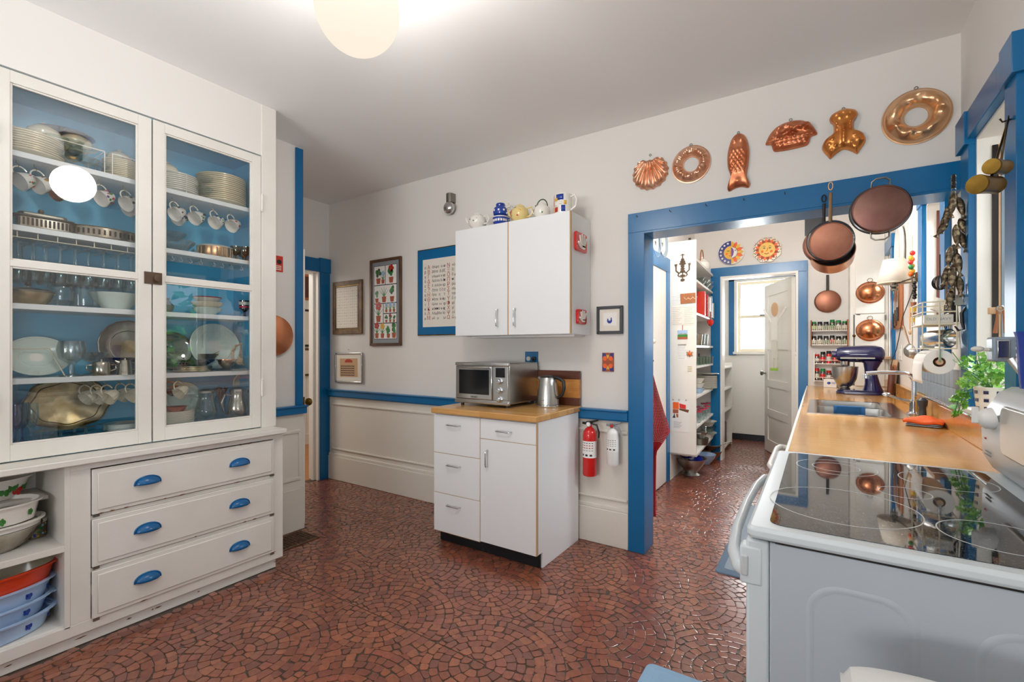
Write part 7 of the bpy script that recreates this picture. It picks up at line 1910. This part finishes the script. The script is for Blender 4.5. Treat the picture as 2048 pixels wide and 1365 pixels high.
t = thing('knife_board', 'wooden wall board holding kitchen knives beside the far window', 'knife rack', (XR, 4.92, 1.65))
wp(G().box(XR-.020, XR-.002, 4.72, 5.12, 1.47, 1.84), 'board', 'wood_board', t, .004)
def knife(y, zt, L_, H_, m, label):
    t = thing('kitchen_knife', label, 'knife', (XR-.028, y, zt))
    G().prism([(-.018, 0), (.018, 0), (.016, L_*.7), (-.018, L_)], -.0025, .001, 'x').build('blade', 'steel_smooth', t)
    G().prism(rrect(-.014, .014, -H_, 0, .008), -.008, .006, 'x').build('handle', m, t, .003)
    for z in (-.03, -.08): G().ball((-.009, 0, z), (.002, .004, .004), 8, 4).build('rivet', 'brass', t)
knife(5.02, 1.60, .16, .12, 'black', 'black-handled knife at the far side of the knife board')
knife(4.93, 1.625, .20, .13, 'wood_dark', 'large dark-handled chef knife in the middle of the knife board')
knife(4.82, 1.64, .15, .11, 'grey_dark', 'smaller grey-handled knife at the near side of the knife board')
t = thing('light_switch', 'white double switch and socket plate below the knife board', 'switch', (XR-.001, 4.86, 1.28))
G().box(-.006, 0, -.075, .075, -.065, .065).build('plate', 'plastic_white', t, .002)
for s in (-1, 1): G().box(-.010, -.005, s*.035-.014, s*.035+.014, -.03, .03).build('rocker', 'bone', t, .002)
# pepper ornament string and bead string
p = onX(1825, 520, .525)
t = thing('fruit_garland', 'string of small painted fruit ornaments hanging beside the pantry window', 'ornament', (.525, p.y, p.z+.16))
G().tube([(0, 0, 0), (0, 0, -.10)], .0015, 5).build('string', 'wood_pale', t)
for k, (dy, dz, m) in enumerate(((.0, -.115, 'redgloss'), (-.02, -.15, 'yellow'), (.022, -.155, 'orange'), (-.006, -.175, 'redgloss'), (.02, -.20, 'yellow'), (-.022, -.21, 'green'), (.004, -.235, 'yellow'), (-.012, -.255, 'orange'), (.016, -.25, 'leafgreen'))):
    G().ball((-.010*(k % 2), dy*.8, dz), (.015, .016, .017), 12, 8).build('fruit', m, t)
p = onX(1829, 600, .52)
t = thing('bead_string', 'string of dark keys and amber beads hanging below the fruit garland', 'ornament', (.52, p.y, p.z+.12))
for k in range(7): G().ball((0, .014*math.sin(k*2.1), -.01-k*.016), (.012, .014, .012), 10, 6).build('dark_bead', 'iron', t)
for k in range(4): G().cyl((-.004, .004, -.135-k*.034), (-.004, .004, -.163-k*.034), .016, .014, 12).build('amber_bead', 'yellow' if k % 2 else 'wood_board', t)
G().tube([(0, 0, .03), (0, 0, -.28)], .0014, 5).build('string', 'iron', t)
# strainer and small utensils by the window
p = onX(1823, 703, .50)
t = thing('tea_strainer', 'round wire-mesh strainer hanging under the pantry window casing', 'strainer', (.50, p.y, p.z), rot=(0, -.25, .35))
G().lathe([(.048, 0), (.044, .012), (.03, .03), (0, .036)], 24, M=Matrix.Rotation(-R90, 4, 'Y'), cap=False).build('mesh_bowl', 'steel', t)
G().tube([(0, .048*math.cos(2*PI*q/24), .048*math.sin(2*PI*q/24)) for q in range(24)], .003, 6, closed=True).build('rim_wire', 'steel_smooth', t)
G().tube([(0, 0, .048), (0, .004, .12), (0, .004, .17)], [.004, .006, .005], 6).build('handle', 'wood_pale', t)
for k, (px, py, H, m, lab) in enumerate(((1820, 640, .17, 'wood_pale', 'slim wooden-handled whisk hanging above the strainer'), (1841, 690, .12, 'steel_smooth', 'short steel skewer bundle hanging beside the strainer'), (1845, 705, .11, 'iron', 'small dark ladle hanging behind the strainer'))):
    p = onX(px, py, .52)
    single(G().tube([(0, 0, 0), (0, .004, -H*.4), (0, 0, -H)], [.004, .006, .003], 8).ball((0, 0, -H), (.010, .016, .018), 10, 6), 'utensil', lab, 'utensil', m, (.52, p.y, p.z+H*.5))

# ================================================================== WIRE RACK AND PAPER ROLL
WX0, WX1, WY0, WY1 = .395, .510, 2.80, 3.08
t = thing('wire_wall_rack', 'cream wire rack on the wall between the two windows', 'wire rack', (XR, 2.94, 1.30))
def loop(z, r=.003): return G().tube([(WX0, WY0, z), (WX1, WY0, z), (WX1, WY1, z), (WX0, WY1, z)], r, 6, closed=True)
for z in (1.305, 1.415, 1.47, 1.515): wp(loop(z), 'hoop_wire', 'cream', t)
for x, y in ((WX0, WY0), (WX1, WY0), (WX0, WY1), (WX1, WY1), ((WX0+WX1)/2, WY0)): wp(G().tube([(x, y, 1.305), (x, y, 1.515)], .003, 6), 'upright_wire', 'cream', t)
for k in range(1, 6): wp(G().tube([(WX0, WY0+(WY1-WY0)*k/6, 1.415), (WX1, WY0+(WY1-WY0)*k/6, 1.415)], .002, 6), 'shelf_wire', 'cream', t)
for k in range(1, 6): wp(G().tube([(WX0, WY0+(WY1-WY0)*k/6, 1.305), (WX1, WY0+(WY1-WY0)*k/6, 1.305)], .002, 6), 'shelf_wire', 'cream', t)
for y in (2.87, 3.01): wp(G().tube([(WX1, y, 1.50), (XR-.028 if y < 2.86 else XR-.004, y, 1.50)], .004, 6), 'bracket', 'cream', t)
t = thing('printed_tin', 'pale box lettered OLD NAVY in the upper tier of the wire rack', 'box', ((WX0+WX1)/2, 2.93, 1.4185))
G().box(-.050, .050, -.115, .125, 0, .040).build('box', 'bone', t, .002)
text('lettering', 'OLD NAVY', .017, (0, -.1157, .020), RX, 'greywall', t)
t = thing('steel_shaker', 'steel shaker cup lying in the lower tier of the wire rack', 'cup', (.455, 2.86, 1.352), rot=(R90, 0, .75))
G().lathe([(0, -.05), (.030, -.05), (.036, -.03), (.040, .05), (.042, .052), (.037, .052), (0, -.04)], 28).build('cup', 'steel_smooth', t)
t = thing('small_grinder', 'little dark-handled grater lying at the back of the lower rack tier', 'utensil', (.44, 3.00, 1.309))
G().box(-.02, .02, -.05, .05, 0, .012).build('plate', 'steel', t, .002); G().tube([(0, .05, .006), (0, .07, .006)], .008, 8).build('handle', 'cobalt', t)
t = thing('paper_towel_roll', 'white paper towel roll under the wire rack', 'paper roll', (.452, 2.80, 1.245), rot=(-R90, 0, 0))
G().lathe([(.022, 0), (.054, 0), (.055, .003), (.055, .255), (.054, .258), (.022, .258)], 36, cap=False).build('paper', 'paper_white', t)
G().lathe([(.022, .258), (.0215, .258), (.0215, 0), (.022, 0)], 28, cap=False).build('core', 'wood_pale', t)
G().grid(lambda u, v: (-.0555-.004*math.sin(v*3), .055*0+.0+.10*v, .004+.25*u), 3, 8).build('loose_sheet', 'paper_white', t, solid=.001)
t = thing('roll_holder', 'wooden dowel holder carrying the paper towel roll', 'holder', (.452, 2.94, 1.245))
wp(G().cyl((.452, 2.785, 1.245), (.452, 3.075, 1.245), .012), 'dowel', 'wood_pale', t)
for y in (2.788, 3.066): wp(G().tube([(.452, y, 1.245), (.452, y, 1.303)], .005, 6), 'arm', 'steel_smooth', t)

# ================================================================== FISH GARLAND AND TOOLS
t = thing('fish_garland', 'string of dark silvery carved fish hanging at the right end of the header', 'ornament', (.490, 2.745, 2.00))
G().tube([(.0, 0, .06), (0, 0, .0)], .006, 6).build('chain', 'iron', t)
for k in range(6): G().tube([(.008*math.cos(2*PI*q/10), .004*(k % 2), .05-k*.014+.008*math.sin(2*PI*q/10)) for q in range(10)], .0018, 5, closed=True).build('chain_link', 'pewter', t)
fish = [(-.002, -.02, -.02, .18, .1), (.014, .0, -.04, .16, -.2), (-.012, .0, -.07, .17, .2), (-.022, .0, -.14, .12, .5), (.004, -.015, -.16, .17, -.05), (.018, .0, -.19, .15, -.25), (-.010, -.01, -.25, .16, .12), (.010, .0, -.28, .17, -.1), (-.004, -.012, -.34, .17, .06), (.014, .0, -.38, .15, -.12), (-.016, .008, -.10, .15, .3), (.020, .01, -.13, .14, -.3), (-.014, .01, -.33, .15, .22), (.002, .012, -.24, .16, .0), (-.008, .0, -.44, .14, .1)]
for dx, dy, dz, L_, tl in fish:
    Mf = Matrix.Translation((dx, dy, dz)) @ Matrix.Rotation(tl, 4, 'Y')
    L_ *= .62
    pf = [(0, 0), (.006, -.004), (.013, -L_*.2), (.0145, -L_*.42), (.010, -L_*.7), (.004, -L_*.84), (.010, -L_*.95), (.012, -L_), (0, -L_*.93)]
    G().lathe(pf, 14, sy=.6, M=Mf).build('fish', 'fur_dark', t)
def hang_tool(px, py, x, H, m, label, kind='spat'):
    p = onX(px, py, x)
    t = thing('kitchen_tool', label, 'utensil', (x, p.y, p.z+H/2))
    G().tube([(0, 0, 0), (0, 0, -H*.5)], .004, 6).build('handle', 'wood_dark' if m != 'orange' else 'orange', t)
    if kind == 'spat': G().prism([(-.010, -H*.5), (.010, -H*.5), (.014, -H), (-.014, -H)], -.002, .002, 'y').build('blade', m, t)
    elif kind == 'fork':
        for s in (-1, 0, 1): G().tube([(s*.006, 0, -H*.5), (s*.007, 0, -H)], .0022, 5).build('tine', m, t)
    else: G().ball((0, 0, -H*.8), (.026, .026, .034), 12, 8).build('head', m, t)
hang_tool(1893, 610, .51, .22, 'iron', 'dark iron tongs hanging left of the fish garland', 'fork')
hang_tool(1900, 630, .505, .20, 'pewter', 'old pewter fork hanging under the fish garland', 'fork')
hang_tool(1909, 600, .51, .20, 'iron', 'iron spatula hanging behind the fish garland')
hang_tool(1918, 590, .515, .09, 'pewter', 'small pewter peeler hanging right of the fish garland')
p = onX(1880, 566, .50)
t = thing('wire_whisk', 'dark coiled-wire whisk hanging in the pantry window', 'whisk', (.50, p.y, p.z))
for k in range(6): G().tube([(.030*math.cos(2*PI*q/18)*math.cos(PI*k/6), .030*math.cos(2*PI*q/18)*math.sin(PI*k/6), .034*math.sin(2*PI*q/18)) for q in range(18)], .0026, 5, closed=True).build('coil', 'iron', t)
G().tube([(0, 0, .034), (0, .003, .14)], .003, 6).build('handle', 'iron', t)
p = onX(1879, 612, .51)
t = thing('measuring_cup', 'pale measuring cup with dark handle hanging over the wire rack', 'cup', (.51, p.y, p.z), rot=(0, .5, 0))
G().lathe([(0, -.03), (.026, -.03), (.034, .03), (.032, .03), (0, -.024)], 22).build('cup', 'bone', t)
G().tube([(.03, 0, .02), (.045, 0, .035), (.04, 0, .075)], .006, 8).build('handle', 'iron', t)
p = onX(1929, 636, XR-.03)
t = thing('iron_hook', 'black wrought-iron hook on the window casing beside the wire rack', 'hook', (XR-.027, p.y, p.z))
G().tube([(0, 0, .045), (-.012, 0, .02), (-.010, 0, -.02), (-.004, 0, -.05), (-.022, 0, -.055), (-.034, 0, -.035)], [.004, .007, .007, .005, .005, .003], 8).build('hook', 'black', t)

# ================================================================== NEAR WINDOW: brass pots, can opener, ivy, jar
def cezve(bx, d, r, L_, nail, label):
    t = thing('brass_coffee_pot', label, 'coffee pot', bx)
    q = Vector(d).to_track_quat('Z', 'Y').to_matrix().to_4x4()
    G().lathe([(0, 0), (r*.98, 0), (r*1.03, .003), (r*1.03, .008), (r, .012), (r*.94, L_*.6), (r*.9, L_), (r*.96, L_+.004), (r*.86, L_), (0, .01)], 32, M=q).build('body', 'brass', t)
    n = Vector(nail)-Vector(bx); e = Vector(d).normalized()*L_*.8+Vector((0, 0, r*.9))
    G().tube([e, e*.5+n*.5, n], [.007, .006, .006], 8, flat=.45).build('handle', 'brass', t)
ax = (.58, .80, .10)
b1 = onY(1953, 369, 1.97)
cezve(tuple(b1), ax, .028, .10, (.520, 2.17, 2.055), 'larger brass coffee pot hanging by its handle at the near window')
b2 = onY(1982, 333, 2.0)
cezve(tuple(b2), ax, .023, .07, (.522, 2.18, 2.065), 'smaller brass coffee pot hanging above the larger one at the near window')
single(G().tube([(0, 0, 0), (-.02, 0, -.004), (-.026, 0, .008)], .003, 6), 'brass_nail', 'bent nail carrying the brass coffee pots on the window casing', 'nail', 'iron', (XR-.026, 2.185, 2.058))
t = thing('can_opener', 'grey wall-mounted can opener with crank handle on the near window casing', 'can opener', (XR-.026, 2.035, 1.30))
t.scale = (1.05, 1.1, 1.15)
G().box(-.080, -.010, -.030, .030, -.032, .034).build('body', 'greywall', t, .006)
G().box(-.072, -.044, -.034, -.028, -.024, .026).build('face_plate', 'steel_smooth', t, .003)
G().box(-.012, 0, -.040, .060, -.040, .040).build('wall_plate', 'steel', t, .003)
G().cyl((-.012, -.036, -.038), (-.012, -.036, .040), .006).build('hinge_pin', 'steel_smooth', t)
G().tube([(-.045, -.040, -.022), (-.028, -.045, -.055), (-.012, -.048, -.088)], [.010, .008, .007], 8, flat=.5).build('crank', 'steel', t)
G().tube([(-.012, -.048, -.088), (.018, -.055, -.088)], .008, 10).build('crank_grip', 'bone', t)
G().tube([(-.080, 0, .0), (-.112, .0, .002)], [.005, .004], 8).ball((-.105, 0, .002), (.016, .010, .008), 10, 6).build('pivot_arm', 'bone', t)
p = onX(1990, 640, .56)
t = thing('garden_shears', 'small pliers with wooden handles hanging from a block at the near window', 'pliers', (.585, p.y+.06, p.z+.035))
G().box(-.03, .03, -.01, .012, -.010, .016).build('block', 'wood_pale', t, .002)
for s in (-1, 1): G().tube([(s*.008, -.014, .005), (s*.010, -.016, -.03), (s*.015, -.018, -.085)], [.003, .004, .007], 8).build('handle', 'wood_board', t)
G().tube([(.010*math.cos(2*PI*q/12), -.014, .010+.010*math.sin(2*PI*q/12)) for q in range(12)], .003, 6, closed=True).build('ring', 'steel_smooth', t)
# ivy
t = thing('ivy_plant', 'bushy green ivy in a checked white pot on the near window sill', 'plant', (.545, 2.46, 1.0605))
G().lathe([(0, 0), (.040, 0), (.042, .004), (.050, .09), (.052, .10), (.046, .10), (0, .085)], 26).build('pot', 'porcelain', t)
G().lathe([(0, .092), (.046, .094)], 20, cap=False).build('soil', 'terracotta', t)
for z, m in ((.02, 'navy'), (.05, 'navy'), (.08, 'navy')):
    for k in range(0, 18, 2):
        a = 2*PI*k/18; rr_ = .0425+.009*z/.1
        G().box(-.001, .0012, -.007, .007, z-.006, z+.006, Matrix.Rotation(a, 4, 'Z') @ Matrix.Translation((rr_+.0005, 0, 0))).build('check', m, t)
lf = [(0, 0), (.35, -.28), (.62, -.10), (.50, .18), (.80, .42), (.38, .55), (0, 1.05), (-.38, .55), (-.80, .42), (-.50, .18), (-.62, -.10), (-.35, -.28)]
gl = G().add([(x, y, .12*abs(x)) for x, y in lf]+[(0, .3, -.04)], [(k, (k+1) % 12, 12) for k in range(12)])
M('ivy', '#6fae3a', 0.38, var=('#b9da70', 6, (1, 1, 1), 0.45, 0.7))
M('ivy_dark', '#45832e', 0.38, var=('#7cb347', 5, (1, 1, 1), 0.45, 0.7))
lms = [gl.mesh('leaf', 'ivy', recalc=False), gl.mesh('leaf', 'ivy_dark', recalc=False)]
ri = random.Random(12)
for k in range(230):
    th = ri.uniform(0, 6.28); ph = ri.random()
    if k < 185:
        r = .115*ri.random()**.5
        c = Vector((-.015+r*math.cos(th)*.7, -.02+r*math.sin(th)*.95, .09+.15*ri.random()*(1-.3*r/.115)))
    else:   # trailing shoots to the left and over the sill
        s = ri.random(); br = k % 3
        c = Vector((-.05-.025*ri.random()-.01*br, .04+.08*s+.02*br, .10-.11*s*s-.02*br+ri.uniform(-.015, .015)))
    if c.x > .085: c.x = .085
    o = bpy.data.objects.new('leaf', lms[0 if ri.random() < .55 else 1]); COL.objects.link(o); o.parent = t
    o.location = c; sz = ri.uniform(.012, .025); o.scale = (sz, sz, sz)
    o.rotation_euler = (ri.uniform(.2, 1.5), ri.uniform(-.6, .6), ri.uniform(-1.2, 2.6)-PI/2)
for k in range(10):
    a = k*.63
    G().tube([(0, 0, .09), (-.03+.04*math.cos(a), .05*math.sin(a), .16), (-.04+.07*math.cos(a), .10*math.sin(a), .17+.03*(k % 3))], .0018, 5).build('stem', 'leafgreen', t)
for k in range(3): G().tube([(0, .03, .10), (-.05-.01*k, .06+.02*k, .10-.02*k), (-.06-.01*k, .11+.02*k, .0-.02*k)], .0018, 5).build('stem', 'leafgreen', t)
p = onX(2072, 765, .49)
t = thing('blue_crock', 'dark blue glazed crock with white marks at the right edge of the picture', 'crock', (.49, p.y, 1.194))
G().lathe([(0, 0), (.030, 0), (.034, .05), (.038, .14), (.042, .155), (.036, .155), (0, .02)], 24).build('body', 'bluepaint', t)
for k in range(16):
    a = ri.uniform(2.4, 5.2); z = ri.uniform(.03, .13)
    G().ball((.0352*math.cos(a), .0352*math.sin(a), z), (.0022, .0022, .006), 8, 5).build('glaze_mark', 'porcelain', t)

# ================================================================== RANGE
RY0, RY1 = 1.095, 1.985
st = thing('electric_range', 'white electric range with black glass cooktop in the right foreground', 'stove', (.2, 1.54, 0))
wp(G().box(-.085, .50, RY0+.012, RY1-.012, .03, .899), 'body', 'stove_side', st, .003)
# embossed side panel
def emb(x0, x1, z0, z1):
    g = G(); out = rrect(x0, x1, z0, z1, .06, 8); m = len(out)
    rings = []
    for ins, d in ((0, 0), (.005, .0011), (.008, .0011), (.013, .0002)):
        rings.append([(x, RY0+.012-d, z) for x, z in rrect(x0+ins, x1-ins, z0+ins, z1-ins, .06-ins*.7, 8)])
    vs = sum(rings, [])
    g.add(vs, [(i*m+q, i*m+(q+1) % m, (i+1)*m+(q+1) % m, (i+1)*m+q) for i in range(3) for q in range(m)])
    wp(g, 'embossed_rib', 'stove_side', st)
p0 = onY(1612, 1170, RY0+.012); p1 = onY(1842, 1260, RY0+.012); p2 = onY(1950, 1250, RY0+.012)
emb(p0.x, p1.x, .12, p0.z+.01); emb(p2.x, .46, .12, p0.z-.0)
wp(G().box(-.075, .50, RY0+.0115, RY0+.014, .899, .905), 'shadow_gap', 'iron', st)
wp(G().prism(rrect(-.128, .50, RY0, RY1, .018, 5), .904, .930, 'z'), 'cooktop_frame', 'stove_white', st, .008)
gx0, gx1, gy0, gy1 = -.088, .415, RY0+.035, RY1-.03
wp(G().prism(rrect(gx0, gx1, gy0, gy1, .028, 6), .926, .9312, 'z'), 'glass_top', 'cooktop', st)
for (x, y, r, r2) in ((.045, RY0+.26, .148, 0), (.045, RY1-.20, .105, .062), (.30, RY0+.20, .095, 0), (.30, RY1-.22, .105, 0), (.185, RY0+.47, .055, 0)):
    for q in (r, r2):
        if q: wp(G().lathe([(q-.0016, 0), (q-.0016, .0004), (q+.0010, .0004), (q+.0010, 0)], 64, c=(x, y, .9312), cap=False), 'burner_ring', 'stove_grey', st)
d = wp(G().box(-.130, -.086, RY0+.016, RY1-.016, .19, .898), 'oven_door', 'stove_white', st, .006)
wp(G().box(-.132, -.129, RY0+.14, RY1-.14, .33, .66), 'door_glass', 'blackgloss', d)
hp = [(-.128, RY0+.03, .82), (-.146, RY0+.035, .828), (-.164, RY0+.09, .838), (-.175, RY0+.22, .842), (-.179, (RY0+RY1)/2, .843), (-.175, RY1-.22, .842), (-.164, RY1-.09, .838), (-.146, RY1-.035, .828), (-.128, RY1-.03, .82)]
wp(G().tube(hp, .0165, 14, flat=.75), 'door_handle', 'stove_white', d)
for y in (RY0+.014, RY1-.052): wp(G().box(-.142, -.098, y, y+.038, .800, .882), 'handle_mount', 'stove_white', d, .005)
wp(G().box(-.139, -.125, RY0+.010, RY0+.016, .818, .862), 'mount_recess', 'stove_grey', d, .003)
wp(G().box(-.126, -.086, RY0+.018, RY1-.018, .045, .18), 'drawer', 'stove_white', st, .005)
# control console
pf = [(.512, .930), (.470, .930), (.440, .945), (.418, .985), (.415, 1.06), (.428, 1.125), (.452, 1.172), (.480, 1.190), (.512, 1.190)]
wp(G().prism(pf, RY0, RY1, 'y', ), 'console', 'stove_grey', st, .008, sharp=60)
wp(G().prism(rrect(RY1-.62, RY1-.21, 1.02, 1.15, .03, 5), .408, .42, 'x', Matrix.Identity(4)), 'control_panel', 'steel', st, .004)
for y, z in ((RY1-.115, 1.115), (RY1-.72, 1.10), (RY1-.80, 1.10)):
    k = wp(G().lathe([(0, 0), (.030, 0), (.031, .008), (.027, .026), (.018, .034), (0, .037)], 26, M=Matrix.Translation((.420, y, z-.01)) @ Matrix.Rotation(-R90-.22, 4, 'Y')), 'knob', 'plastic_white', st)
    wp(G().box(.372, .388, y-.0045, y+.0045, z-.028, z+.020), 'knob_grip', 'plastic_white', k, .003)
wp(G().box(.413, .418, RY1-.055, RY1-.045, 1.035, 1.04), 'indicator_mark', 'red', st)
wp(G().box(.421, .426, RY1-.19, RY1-.18, 1.13, 1.135), 'indicator_mark', 'red', st)
wp(G().box(.414, .4165, RY1-.10, RY1-.04, .99, .992).box(.414, .4165, RY1-.10, RY1-.05, 1.0, 1.002), 'printed_scale', 'ink_grey', st)

# ================================================================== FLOOR MATS, WHITE BIN
def mat_(x0, x1, y0, y1, border, inner, label, b=.045):
    t = thing('kitchen_mat', label, 'mat', ((x0+x1)/2, (y0+y1)/2, .001))
    hx, hy = (x1-x0)/2, (y1-y0)/2
    vs = [(x, y, 0) for x, y in rrect(-hx, hx, -hy, hy, .03, 5)]; m = len(vs)
    vs += [(x, y, .006) for x, y in rrect(-hx+.004, hx-.004, -hy+.004, hy-.004, .028, 5)] + [(x, y, .016) for x, y in rrect(-hx+b, hx-b, -hy+b, hy-b, .02, 5)]
    G().add(vs, [(i*m+q, i*m+(q+1) % m, (i+1)*m+(q+1) % m, (i+1)*m+q) for i in range(2) for q in range(m)]+[tuple(range(m))[::-1]]).build('bevelled_border', border, t)
    G().add([(x, y, .0162) for x, y in rrect(-hx+b, hx-b, -hy+b, hy-b, .02, 5)], [tuple(range(m))]).build('woven_centre', inner, t)
mat_(-.510, -.03, 2.935, 4.35, 'mat_blue', 'mat_grey', 'grey anti-fatigue mat with dark blue border in front of the sink')
mat_(-.592, -.135, .95, 1.935, 'mat_lightblue', 'mat_lightblue', 'pale blue foam mat at the bottom edge in front of the range')
t = thing('waste_bin', 'white plastic bin with rounded top standing against the range side', 'bin', (.165, .852, .0))
G().prism(rrect(-.125, .125, -.10, .10, .04, 6), .0, .755, 'z').build('body', 'plastic_white', t, .01)
G().grid(lambda u, v: (-.135+.27*u, -.11+.22*v, .757+.058*(max(0, math.sin(PI*u)))**.30*(max(0, math.sin(PI*v)))**.25), 22, 16).build('lid', 'plastic_white', t)
